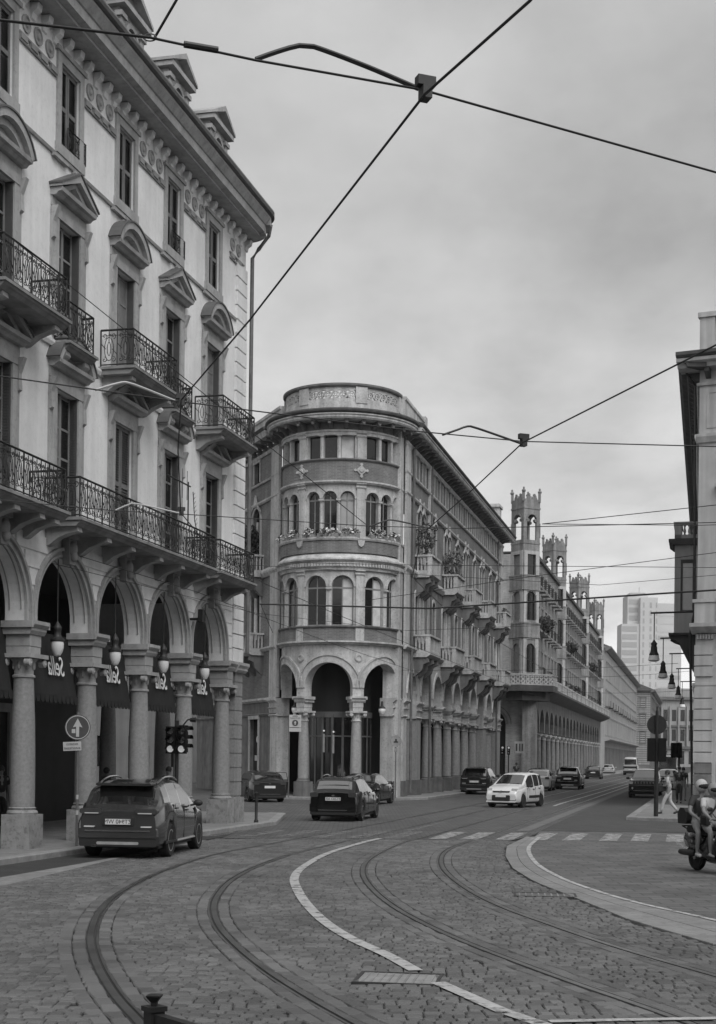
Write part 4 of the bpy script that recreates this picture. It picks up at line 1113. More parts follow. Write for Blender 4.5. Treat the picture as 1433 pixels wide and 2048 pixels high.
band('architrave', [(0.0, 18.44), (-0.10, 18.44), (-0.10, 18.58), (-0.15, 18.62), (-0.15, 18.7), (0.0, 18.72)], 'c_stone')
for i in range(13):
    x = D0 + (D1 - D0) * (i + 0.5) / 13
    k_ = MB(); k_.prism_x([(0.0, 18.72), (-0.18, 18.76), (-0.36, 18.92), (-0.66, 18.98), (-0.7, 19.12), (0.0, 19.12)], x - 0.09, x + 0.09); k_.ball((x, -0.66, 18.93), 0.075, 6, 5)
    k_.obj('bracket', 'c_stone_dark', CB, warp=drum)
band('frieze', rect(-0.05, 0.0, 18.72, 19.12), 'c_stone_dark')
band('eaves', [(0.0, 19.12), (-0.8, 19.12), (-0.86, 19.2), (-0.86, 19.28), (-0.92, 19.32), (-0.92, 19.38), (0.0, 19.45)], 'c_stone')
band('gutter', [(0.2, 19.36), (-0.9, 19.39), (-1.0, 19.46), (-1.02, 19.54), (-0.96, 19.62), (-0.8, 19.66), (-0.1, 19.8), (0.2, 19.8)], 'g_dark')
# fretwork parapet: posts, rails, pierced panels
band('parapet_base', rect(0.02, 0.22, 19.7, 20.16), 'c_stone'); band('parapet_coping', [(0.26, 20.92), (-0.03, 20.92), (-0.08, 20.98), (-0.08, 21.08), (0.26, 21.12)], 'c_stone_dark')
for x in PIL: MB().box(x - 0.3, x + 0.3, -0.03, 0.25, 20.1, 20.95).obj('parapet_post', 'c_stone', CB, warp=drum)
for bi, c in enumerate(BC):
    f = MB(); n = 6; w_ = (PIL[bi + 1] - PIL[bi] - 0.6); r = w_ / n / 2
    for i in range(n):
        x = c - w_ / 2 + r * (2 * i + 1)
        f.arc(x, 20.54, r * 0.72, r * 1.02, 0.07, 0.17, 0, 2 * math.pi, 16); f.arc(x, 20.54, r * 0.26, r * 0.42, 0.08, 0.16, 0, 2 * math.pi, 10)
        for a in range(4):
            an = a * math.pi / 2 + math.pi / 4; f.arc(x + r * 0.56 * math.cos(an), 20.54 + r * 0.56 * math.sin(an), r * 0.10, r * 0.22, 0.08, 0.16, 0, 2 * math.pi, 8)
        f.box(x - r * 1.02, x + r * 1.02, 0.07, 0.17, 20.16, 20.54 - r * 0.95); f.box(x - r * 1.02, x + r * 1.02, 0.07, 0.17, 20.54 + r * 0.95, 20.92)
    f.obj('fretwork_panel', 'c_stone', CB, warp=drum)
fn_ = MB(); fn_.lathe([(0.12, 21.0), (0.1, 21.25), (0.05, 21.3), (0.16, 21.38), (0.12, 21.45), (0.04, 21.55), (0.01, 21.68)], (0.1, 1.0, 0), n=10); fn_.obj('finial', 'c_stone_dark', CB)

MB().box(-1.75, -0.98, 0.06, 0.9, 0.1, 19.1).obj('return_wall', 'c_stone', CB, warp=FR)
# --- long street front on the right of the bow
XE = 36.8
CX_ = [7.5, 10.9, 14.3, 17.7, 21.1, 24.5]; PX = [(2.6, 4.0), (27.6, 29.0), (34.9, 36.6)]
edges = [(0.25, 2.6), (4.0, 7.2), (7.8, 10.6), (11.2, 14.0), (14.6, 17.4), (18.0, 20.8), (21.4, 24.2), (24.8, 27.6), (29.0, 31.6), (32.3, 34.9)]
w = MB(); w.wall(-1.0, XE, 5.24, 7.9, [(a, b_, 5.24, 5.24 + 0.35 + (b_ - a) / 2, 'a') for a, b_ in edges], 0.0, 0.6, back=True, n=16); w.obj('street_arcade', 'c_stone', CB, warp=FR)
for a, b_ in edges:
    r = (b_ - a) / 2; q = MB(); q.arc((a + b_) / 2, 5.59, r, r + 0.22, -0.06, 0.01, n=16); q.obj('archivolt', 'c_stone', CB, warp=FR)
for x in CX_ + [31.95]:
    p = FR(x, 0.3, 0); ccol(p, FR.a, k_=1.15)
for a, b_ in PX: pier(FR, a, b_, -0.02, 0.7, 'c_column')
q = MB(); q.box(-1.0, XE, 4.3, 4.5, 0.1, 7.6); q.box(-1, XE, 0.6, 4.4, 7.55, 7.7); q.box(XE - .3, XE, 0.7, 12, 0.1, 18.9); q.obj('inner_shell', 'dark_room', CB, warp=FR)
BALX = [3.3, 11.7, 18.9, 26.0, 33.8]
WX = []; x = 1.3
ops = []
for bx in BALX:
    for o in (-1.0, 0, 1.0):
        ops.append((bx + o - 0.36, bx + o + 0.36, 8.6, 11.2, 'a'))
    for o in (-0.55, 0.55):
        ops.append((bx + o - 0.42, bx + o + 0.42, 12.9, 15.6, 'a'))
mids = [7.5, 15.3, 22.4, 30.0]
for bx in mids:
    ops.append((bx - 0.5, bx + 0.5, 9.2, 11.2, 'a')); ops.append((bx - 0.5, bx + 0.5, 13.4, 15.6, 'a'))
TOPX = [1.4 + 1.85 * i for i in range(19)]
for x in TOPX: ops.append((x - 0.38, x + 0.38, 17.3, 18.5))
w = MB(); w.wall(-1.0, XE, 7.9, 19.0, ops, 0.0, 0.3, n=10); w.obj('street_wall', 'brick', CB, warp=FR)
p = MB()
for o in ops:
    if len(o) > 4: p.box(o[0], o[1], 0.22, 0.24, o[2], o[3])
for o in ops:
    xa, xb, za, zb = o[:4]; cx = (xa + xb) / 2; r = (xb - xa) / 2
    f = MB()
    if len(o) > 4:
        f.arc(cx, zb - r, r, r + 0.16, -0.06, 0.01, n=10)
        f.box(xa - 0.16, xa, -0.06, 0.01, za, zb - r); f.box(xb, xb + 0.16, -0.06, 0.01, za, zb - r)
        if za > 12 and r > 0.4: f.prism_y([(cx - r - 0.2, zb - 0.1), (cx - 0.25, zb + 0.2), (cx, zb + 0.75), (cx + 0.25, zb + 0.2), (cx + r + 0.2, zb - 0.1), (cx + 0.2, zb + 0.08), (cx - 0.2, zb + 0.08)], -0.14, -0.06)
    else:
        f.box(xa - 0.1, xa, -0.05, 0.01, za, zb); f.box(xb, xb + 0.1, -0.05, 0.01, za, zb); f.box(xa - 0.14, xb + 0.14, -0.08, 0.01, zb, zb + 0.12)
    q = f.obj('window', 'c_stone', CB, warp=FR)
    MB().box(xa, xb, 0.2, 0.22, za, zb).obj('pane', 'glass', q, warp=FR)
def fband(name, prof, m, fr=FR, a=-1.0, b_=XE): MB().prism_x(prof, a, b_).obj(name, m, CB, warp=fr)
fband('cornice', [(0.0, 7.85), (-0.1, 7.85), (-0.24, 7.98), (-0.24, 8.06), (0.0, 8.1)], 'c_stone')
fband('cornice', [(0.0, 11.9), (-0.08, 11.9), (-0.2, 12.1), (-0.2, 12.2), (0.0, 12.4)], 'c_stone')
fband('moulding', [(0.0, 15.98), (-0.1, 15.98), (-0.16, 16.06), (-0.16, 16.14), (0.0, 16.18)], 'c_stone')
fband('sill', [(0.0, 17.1), (-0.1, 17.1), (-0.14, 17.16), (-0.14, 17.24), (0.0, 17.27)], 'c_stone')
fband('architrave', [(0.0, 18.55), (-0.10, 18.55), (-0.15, 18.66), (-0.15, 18.74), (0.0, 18.78)], 'c_stone')
fband('eaves', [(0.0, 19.1), (-0.8, 19.12), (-0.86, 19.2), (-0.86, 19.28), (-0.92, 19.32), (-0.92, 19.38), (0.0, 19.45)], 'c_stone', b_=XE + 0.8)
fband('gutter', [(0.2, 19.36), (-0.9, 19.39), (-1.0, 19.46), (-1.02, 19.54), (-0.96, 19.62), (-0.8, 19.66), (0.2, 20.0)], 'g_dark', b_=XE + 0.85)
for i in range(40):
    x = -0.6 + 0.94 * i
    k_ = MB(); k_.prism_x([(0.0, 18.78), (-0.18, 18.8), (-0.36, 18.92), (-0.66, 18.98), (-0.7, 19.1), (0.0, 19.1)], x - 0.1, x + 0.1); k_.obj('bracket', 'c_stone_dark', CB, warp=FR)
for a, b_ in ((-0.95, 0.2), (3.0 + 2.6, 3.6 + 2.6), (35.4, 36.7)):
    MB().box(a, b_, -0.1, 0.02, 8.1, 18.55).obj('pilaster', 'c_stone', CB, warp=FR)
MB().prism_x([(0.2, 19.9), (6.0, 19.9), (6.0, 21.0)], -0.5, XE).obj('roof', 'roof_tile', CB, warp=FR)
fband('parapet', [(0.1, 19.8), (0.05, 19.8), (0.05, 20.85), (-0.02, 20.9), (-0.02, 21.05), (0.35, 21.05), (0.35, 19.8)], 'c_stone', b_=4.5)
MB().box(4.3, 4.9, -0.05, 0.4, 19.8, 21.25).obj('parapet_post', 'c_stone', CB, warp=FR)
MB().box(35.6, 36.8, 0.1, 1.0, 19.8, 21.9).box(35.4, 37.0, 0.0, 1.1, 21.6, 21.8).obj('chimney', 'c_stone', CB, warp=FR)
for x in (8, 13, 17, 22, 27): MB().box(x - .3, x + .3, 0.2, 0.8, 19.9, 20.35).obj('roof_vent', 'g_dark', CB, warp=FR)
for x in (0.45, 6.0, 33.6):
    MB().tube([(x, -0.15, 19.3), (x, -0.15, 0.3)] if x > 1 else [(x, -0.85, 19.3), (x, -0.2, 18.6), (x, -0.17, 5.3), (x, -0.17, 0.3)], 0.07, 7).obj('downpipe', 'gutter_metal', CB, warp=FR)
def stone_balcony(fr, cx, hw, zf, d=0.85, baluster=True, parent=CB):
    s = MB(); s.prism_x([(0.0, zf - 0.24), (-d + 0.2, zf - 0.24), (-d + 0.05, zf - 0.14), (-d, zf - 0.1), (-d, zf), (0, zf)], cx - hw, cx + hw)
    bo = s.obj('balcony', 'c_stone', parent, warp=fr)
    r = MB()
    for x in (cx - hw + 0.12, cx + hw - 0.12):
        r.box(x - 0.12, x + 0.12, -d + 0.02, -d + 0.26, zf, zf + 0.88)
    r.box(cx - hw - 0.03, cx + hw + 0.03, -d - 0.03, -d + 0.28, zf + 0.88, zf + 0.98); r.box(cx - hw - 0.03, cx - hw + 0.27, -d + 0.28, 0, zf + 0.88, zf + 0.98); r.box(cx + hw - 0.27, cx + hw + 0.03, -d + 0.28, 0, zf + 0.88, zf + 0.98)
    r.box(cx - hw + 0.24, cx + hw - 0.24, -d + 0.04, -d + 0.2, zf, zf + 0.12)
    n = 7
    for i in range(n):
        x = cx - hw + 0.4 + (2 * hw - 0.8) * i / (n - 1); r.box(x - 0.07, x + 0.07, -d + 0.06, -d + 0.18, zf + 0.12, zf + 0.88)
    for x in (cx - hw + 0.1, cx + hw - 0.1):
        r.box(x - 0.06, x + 0.06, -d + 0.26, -0.05, zf, zf + 0.14)
        for i in range(3): yy = -d + 0.36 + i * 0.2; r.box(x - 0.05, x + 0.05, yy, yy + 0.08, zf + 0.14, zf + 0.88)
    r.obj('balustrade', 'c_stone', bo, warp=fr)
    for x in (cx - hw + 0.25, cx, cx + hw - 0.25):
        k_ = MB(); k_.prism_x([(0.0, zf - 0.24), (-d + 0.15, zf - 0.24), (-d + 0.1, zf - 0.5), (-d * 0.6, zf - 0.62), (-d * 0.5, zf - 0.95), (-0.12, zf - 1.25), (0.0, zf - 1.3)], x - 0.14, x + 0.14); k_.obj('corbel', 'c_stone_dark', bo, warp=fr)
    return bo
for bx in BALX:
    stone_balcony(FR, bx, 1.65, 7.85, 0.95); stone_balcony(FR, bx, 1.35, 12.2, 0.95)
    c_ = MB()
    for o in (-0.5, 0.5): c_.lathe([(0.09, 8.5), (0.07, 10.9)], (bx + o, -0.1, 0), n=8)
    c_.obj('colonnettes', 'c_stone', CB, warp=FR)
# --- short front on the left of the bow
ops = [(-4.75, -3.45, 13.0, 15.9, 'a'), (-4.6, -3.6, 17.3, 18.4), (-4.9, -3.3, 8.6, 11.2), (-8.6, -7.4, 13.0, 15.6, 'a'), (-8.5, -7.5, 17.3, 18.4), (-8.8, -7.2, 8.6, 11.2), (-4.9, -3.4, 0.9, 4.2), (-8.8, -7.3, 0.9, 4.2)]
w = MB(); w.wall(-16.0, 0.0, 5.2, 19.0, [o for o in ops if o[2] > 5], 0.0, 0.3, n=10); w.obj('side_wall', 'brick', CB, warp=FL)
w = MB(); w.wall(-16.0, -0.1, 0.1, 5.2, [o for o in ops if o[2] < 5], 0.0, 0.3); w.obj('side_base_wall', 'c_stone_dark', CB, warp=FL)
for o in ops:
    xa, xb, za, zb = o[:4]; cx = (xa + xb) / 2; r = (xb - xa) / 2; f = MB()
    if len(o) > 4:
        f.arc(cx, zb - r, r, r + 0.2, -0.06, 0.01, n=10); f.box(xa - 0.2, xa, -0.06, 0.01, za, zb - r); f.box(xb, xb + 0.2, -0.06, 0.01, za, zb - r)
        f.prism_y([(cx - r - 0.3, zb - 0.3), (cx - 0.3, zb + 0.25), (cx, zb + 0.75), (cx + 0.3, zb + 0.25), (cx + r + 0.3, zb - 0.3), (cx + 0.3, zb + 0.1), (cx - 0.3, zb + 0.1)], -0.14, -0.06)
        f.lathe([(0.1, za), (0.08, zb - r - 0.1)], (cx, 0.05, 0), n=8)
    else:
        f.box(xa - 0.16, xa, -0.06, 0.01, za, zb); f.box(xb, xb + 0.16, -0.06, 0.01, za, zb); f.box(xa - 0.2, xb + 0.2, -0.08, 0.01, zb, zb + 0.2)
        if 8 < za < 9: f.lathe([(0.12, za), (0.1, zb)], (cx, 0.0, 0), n=8)
    q = f.obj('window', 'c_stone', CB, warp=FL); MB().box(xa, xb, 0.2, 0.22, za, zb).obj('pane', 'glass', q, warp=FL)
for pr, m_ in (([(0.0, 5.1), (-0.08, 5.1), (-0.2, 5.2), (-0.2, 5.3), (0, 5.34)], 'c_stone'), ([(0.0, 4.35), (-0.06, 4.35), (-0.1, 4.45), (-0.05, 4.5), (0, 4.5)], 'c_stone_dark'), ([(0.0, 7.85), (-0.1, 7.85), (-0.24, 7.98), (-0.24, 8.06), (0.0, 8.1)], 'c_stone'),
               ([(0.0, 11.9), (-0.08, 11.9), (-0.2, 12.1), (-0.2, 12.2), (0.0, 12.4)], 'c_stone'), ([(0.0, 15.98), (-0.1, 15.98), (-0.16, 16.06), (-0.16, 16.14), (0.0, 16.18)], 'c_stone'), ([(0.0, 17.1), (-0.1, 17.1), (-0.14, 17.2), (0.0, 17.27)], 'c_stone'),
               ([(0.0, 18.55), (-0.1, 18.55), (-0.15, 18.7), (0, 18.78)], 'c_stone'), ([(0.0, 19.1), (-0.8, 19.12), (-0.86, 19.28), (-0.92, 19.38), (0.0, 19.45)], 'c_stone'), ([(0.2, 19.36), (-0.9, 19.39), (-1.02, 19.54), (-0.8, 19.66), (0.2, 20.0)], 'g_dark')):
    fband('moulding', pr, m_, FL, -16.0, -0.2)
fband('parapet', [(0.1, 19.8), (0.05, 19.8), (0.05, 20.6), (-0.02, 20.65), (-0.02, 20.8), (0.35, 20.8), (0.35, 19.8)], 'c_stone', FL, -16.0, -0.3)
for i in range(16):
    x = -0.6 - 0.95 * i; k_ = MB(); k_.prism_x([(0.0, 18.78), (-0.36, 18.92), (-0.66, 18.98), (-0.7, 19.1), (0.0, 19.1)], x - 0.1, x + 0.1); k_.obj('bracket', 'c_stone_dark', CB, warp=FL)
MB().box(-1.35, -0.05, -0.12, 0.05, 5.3, 18.6).obj('pilaster', 'c_stone', CB, warp=FL)
stone_balcony(FL, -4.1, 1.5, 7.9, 0.9); stone_balcony(FL, -4.1, 1.3, 12.2, 0.8); stone_balcony(FL, -8.0, 1.5, 7.9, 0.9); stone_balcony(FL, -8.0, 1.3, 12.2, 0.8)
MB().box(-16, -0.5, 3, 3.2, 0.1, 19).obj('inner_shell', 'dark_room', CB, warp=FL)
# shop window letter, reversed as the photograph shows it
pm = text_mesh('window_letter', 'P', 1.0, 'letter', 0.01); p = FL(-4.0, 0.17, 2.9); place('window_letter', pm, CB, p, FL.a)
MB().box(-4.5, -3.75, 0.15, 0.17, 1.9, 2.2).obj('window_notice', 'sign_white', CB, warp=FL)

# things on this building: globe lamps, shop lights, plants
def globe(p, lab, s=1.0):
    t = thing('globe_lamp', lab, 'lamp', p, 0, 'globe lamps under the bow')
    MB().lathe([(0.02, -0.2), (0.1, -0.17), (0.17, -0.05), (0.19, 0.06), (0.17, 0.12)], n=14).obj('globe', 'opal', t); MB().lathe([(0.18, 0.12), (0.18, 0.17), (0.08, 0.25), (0.05, 0.5)], n=10).obj('hood', 'lamp_metal', t)
for ph, lab in ((-52, 'opal globe lamp left of the bow arches beside the white notice'), (49, 'opal globe lamp in the right-hand bow arch by the pier')):
    q = drum(dm(ph), 0.2, 0); globe((CO.x + q[0], CO.y + q[1], 4.55), lab)
for i, (ph, z) in enumerate(((-22, 3.5), (-8, 3.45), (26, 3.4))):
    q = drum(dm(ph), 1.0, 0); t = thing('shop_light', ('small lit spotlight in the left half of the middle bow arch', 'small lit spotlight right of centre in the middle bow arch', 'small lit spotlight in the right-hand bow arch')[i], 'light', (CO.x + q[0], CO.y + q[1], z), 0, 'lit shop lights')
    MB().ball((0, 0, 0), 0.05, 8, 6).obj('bulb', 'lit', t); MB().tube([(0, 0, 0.05), (0, 0, 0.9)], 0.012, 5).obj('stem', 'iron', t); MB().box(-0.05, 0.05, -0.02, 0.02, -1.1, -0.15).obj('reflector', 'slab_stone', t)

def leafy(name, lab, cat, loc, r, n, size, m='leaf', group=None, droop=0.0, petals=0, box=None):
    t = thing(name, lab, cat, loc, 0, group)
    mb = MB(); pt = MB()
    for i in range(n):
        while True:
            p = Vector((RND.uniform(-1, 1), RND.uniform(-1, 1), RND.uniform(-1, 1)))
            if 0.25 < p.length < 1: break
        q = Vector((p.x * r[0], p.y * r[1], p.z * r[2])); q.z -= droop * (abs(p.x) + abs(p.y)) * 0.5
        a = Vector((RND.gauss(0, 1), RND.gauss(0, 1), RND.gauss(0, 1))).normalized(); c = a.cross(Vector((RND.gauss(0, 1), RND.gauss(0, 1), RND.gauss(0, 1)))).normalized()
        s = size * RND.uniform(0.6, 1.3)
        tgt = pt if RND.random() < petals else mb
        if tgt is pt: q = q * 1.08
        tgt.add([tuple(q - a * s), tuple(q + c * s * 0.45), tuple(q + a * s), tuple(q - c * s * 0.45)], [(0, 1, 2, 3)])
    mb.obj('foliage', m, t)
    if petals: pt.obj('blossom', 'petal', t)
    if box:
        MB().box(-box[0], box[0], -box[1], box[1], -box[2] - 0.05, -box[2] * 0.2).obj('planter', 'slab_stone', t)
    else:
        MB().tube([(0, 0, -r[2] * 1.1), (0.02, 0.01, 0), (-0.05, 0.03, r[2] * 0.4)], 0.03, 5).obj('stem', 'bark', t)
    return t
for i, (ph, w_) in enumerate(((-80, 0.5), (-50, 0.4), (-31, 0.32), (-12, 0.55), (8, 0.5), (36, 0.55), (58, 0.5))):
    q = drum(dm(ph), -0.1, 0)
    lab = ('far left', 'second from the left', 'third from the left', 'fourth from the left', 'middle right', 'second from the right', 'far right')[i]
    t = leafy('flower_box', 'box of white flowers on the bow sill, ' + lab, 'flowers', (CO.x + q[0], CO.y + q[1], 13.5), (w_, 0.24, 0.28), 150, 0.10, 'leaf', 'flower boxes on the bow', 0, 0.5, (w_, 0.12, 0.2)); t.rotation_euler[2] = rad(ph)
for i, (bx, z, r) in enumerate(((2.2, 14.1, (0.6, 0.55, 0.85)), (10.8, 14.0, (0.75, 0.6, 0.75)), (12.6, 13.2, (0.4, 0.4, 0.6)), (34.9, 13.3, (0.35, 0.35, 0.4)))):
    p = FR(bx, -0.5, z); leafy('balcony_plant', ('bushy plant on the upper balcony nearest the bow', 'spreading bushy plant on the second upper balcony from the bow', 'small trailing plant at the far end of the second upper balcony', 'small plant on the farthest upper balcony of the brick front')[i], 'plant', (CO.x + p[0], CO.y + p[1], p[2]), r, int(420 * r[0]), 0.12, 'leaf_grey', 'plants on the balconies')
p = FL(-4.2, -0.4, 13.9); leafy('balcony_plant', 'dark bushy plant on the side balcony left of the bow', 'plant', (CO.x + p[0], CO.y + p[1], p[2]), (0.7, 0.5, 1.1), 900, 0.14, 'leaf', 'plants on the balconies')
# ---------------------------------------------------------------- turreted gothic building beyond the side street
def street(s, off=0.0):       # point on the left-hand building line of the street
    return (2.6 + s * 0.2326 + off * 0.9726, 75.3 + s * 0.9726 - off * 0.2326)
GP = street(54)
GB = thing('turreted_building', 'pale gothic revival building with four crenellated turrets and long terrace', 'building', (GP[0], GP[1], 0), rad(76.55))
def ident(x, y, z): return (x, y, z)
TX = [1.35, 28.0, 61.3, 91.4]
w = MB(); gops = []
spans = [(3.0, 26.4), (29.6, 59.8), (62.8, 90.0)]
gw = []
for a, b_ in spans:
    n = int((b_ - a) / 3.0)
    for i in range(n):
        x = a + (b_ - a) * (i + 0.5) / n
        for z0, z1 in ((10.0, 12.5), (14.3, 16.7), (18.3, 19.9)): gops.append((x - 0.5, x + 0.5, z0, z1)); gw.append((x, z0, z1))
w.wall(1.3, 94.0, 8.6, 21.2, gops, 0.0, 0.3); w.box(1.4, 94, 4.0, 12, 8.6, 21.0)
w.obj('street_wall', 'g_stone', GB)
wm = {}
for x, z0, z1 in gw:
    h = round(z1 - z0, 2)
    if h not in wm:
        f = MB()
        f.box(-0.64, -0.5, -0.08, 0.0, 0, h); f.box(0.5, 0.64, -0.08, 0.0, 0, h); f.prism_y([(-0.7, h), (0.7, h), (0.7, h + 0.12), (0, h + 0.35), (-0.7, h + 0.12)], -0.12, 0.0); f.box(-0.65, 0.65, -0.14, 0, -0.15, 0)
        wm[h] = (f.mesh('window', 'g_stone'), MB().box(-0.5, 0.5, 0.15, 0.17, 0, h).mesh('pane', 'glass'))
    o = place('window', wm[h][0], GB, (x, 0, z0)); place('pane', wm[h][1], o)
bm = MB(); bm.box(-0.9, 0.9, -0.7, 0.0, -0.2, 0.0); bm_me = bm.mesh('balcony', 'g_stone')
br = MB()
for i in range(10): x = -0.85 + 0.19 * i; br.tube([(x, -0.66, 0), (x, -0.66, 0.9)], 0.02, 4, False)
br.box(-0.88, 0.88, -0.69, -0.63, 0.88, 0.93); br.box(-0.88, -0.84, -0.66, 0, 0.88, 0.93); br.box(0.84, 0.88, -0.66, 0, 0.88, 0.93)
br_me = br.mesh('railing', 'iron')
for i, (x, z0, z1) in enumerate(gw):
    if z0 in (14.3, 18.3) or i % 2 == 1:
        o = place('balcony', bm_me, GB, (x, 0, z0 - 0.1)); place('railing', br_me, o)
# near end wall with arch at street level
NE = Frame((1.3, 14.0, 0), -90)       # seen from the camera: left to right runs from y=14 to y=0
w = MB(); w.wall(0.0, 14.0, 0.1, 20.8, [(9.3, 11.9, 0.1, 6.6, 'a'), (5.0, 7.6, 0.1, 6.6, 'a'), (8.0, 9.0, 9.5, 12), (8.0, 9.0, 14, 16.4), (4.0, 5.0, 9.5, 12), (4, 5, 14, 16.4)], 0.0, 0.4, n=14); w.obj('end_wall', 'brick_pale', GB, warp=NE)
q = MB(); q.arc(10.6, 5.3, 1.3, 1.55, -0.08, 0.02, n=14); q.arc(10.6, 5.3, 1.75, 1.85, -0.05, 0.02, n=14); q.obj('archivolt', 'g_stone', GB, warp=NE)
q = MB(); q.box(0, 13, 0.6, 0.7, 0.1, 20.7); q.obj('inner_shell', 'dark_room', GB, warp=NE)
MB().box(1.35, 94, 0.25, 13, 20.9, 21.05).box(2.9, 94.0, -0.25, 0.3, 21.0, 21.3).obj('roof_edge', 'g_dark', GB)
# corner pier and terrace
MB().box(0.1, 1.6, -0.75, 0.45, 0.1, 8.3).obj('corner_pier', 'g_stone', GB)
t_ = MB(); t_.prism_x([(0.0, 7.9), (-0.6, 8.0), (-1.2, 8.25), (-1.6, 8.45), (-1.75, 8.55), (-1.75, 8.75), (0.0, 8.75)], 3.0, 94.0); tr_ = t_.obj('terrace', 'g_dark', GB)
t_ = MB(); t_.prism_z([(-1.6, 2.4), (-2.0, 0.4), (0.2, -2.3), (3.2, -2.4), (3.6, 0.0), (0, 2.4)], 8.2, 8.75); t_.prism_z([(-0.9, 1.8), (-1.2, 0.3), (0.4, -1.6), (2.8, -1.7), (3.0, 0.0), (0, 1.8)], 7.4, 8.2); t_.obj('corner_terrace', 'g_dark', GB)
def pierced(p0, p1, z0, z1, parent):
    p0, p1 = Vector(p0), Vector(p1); d = p1 - p0; l = d.length; fr = Frame((p0.x, p0.y, 0), math.degrees(math.atan2(d.y, d.x)))
    f = MB(); n = max(1, int(l / 0.42)); r = l / n / 2
    f.box(0, l, -0.08, 0.08, z1 - 0.14, z1); f.box(0, l, -0.06, 0.06, z0, z0 + 0.1)
    h = (z1 - z0 - 0.24) / 2
    for i in range(n):
        for j in range(2):
            f.arc(r * (2 * i + 1), z0 + 0.1 + h * (j + 0.5), h * 0.28, h * 0.56, -0.05, 0.05, 0, 2 * math.pi, 8)
    f.obj('pierced_parapet', 'g_pale', parent, warp=fr)
pierced((-1.5, 2.2), (-1.9, 0.4), 8.75, 9.75, GB); pierced((-1.9, 0.4), (0.2, -2.2), 8.75, 9.75, GB); pierced((0.2, -2.2), (3.2, -2.3), 8.75, 9.75, GB)
for a in range(3, 92, 6):
    pierced((a, -1.65), (a + 5.7, -1.65), 8.75, 9.6, GB); MB().box(a + 5.7, a + 6.0, -1.75, -1.5, 8.75, 9.75).obj('parapet_post', 'g_stone', GB)
g_sh = col_m.mesh('column', 'g_column')
x = 2.9
while x < 92:
    s = place('column', g_sh, GB, (x, -0.2, 0), 0, (1.0, 1.0, 1.05)); place('base', c_base, s); place('capital', c_cap, s)
    q = MB(); x += 4.6
aw = MB(); aw.wall(1.6, 94.0, 4.7, 8.4, [(2.9 + 4.6 * i + 0.3, 2.9 + 4.6 * i + 4.3, 4.7, 6.95, 'a') for i in range(19)], -0.3, 0.3, n=8); aw.obj('arcade_wall', 'g_arcade_shaded', GB)
MB().box(0.5, 94, 3.6, 3.8, 0.1, 8.6).box(0.5, 94, 0.3, 3.7, 8.3, 8.4).obj('inner_shell', 'dark_room', GB)
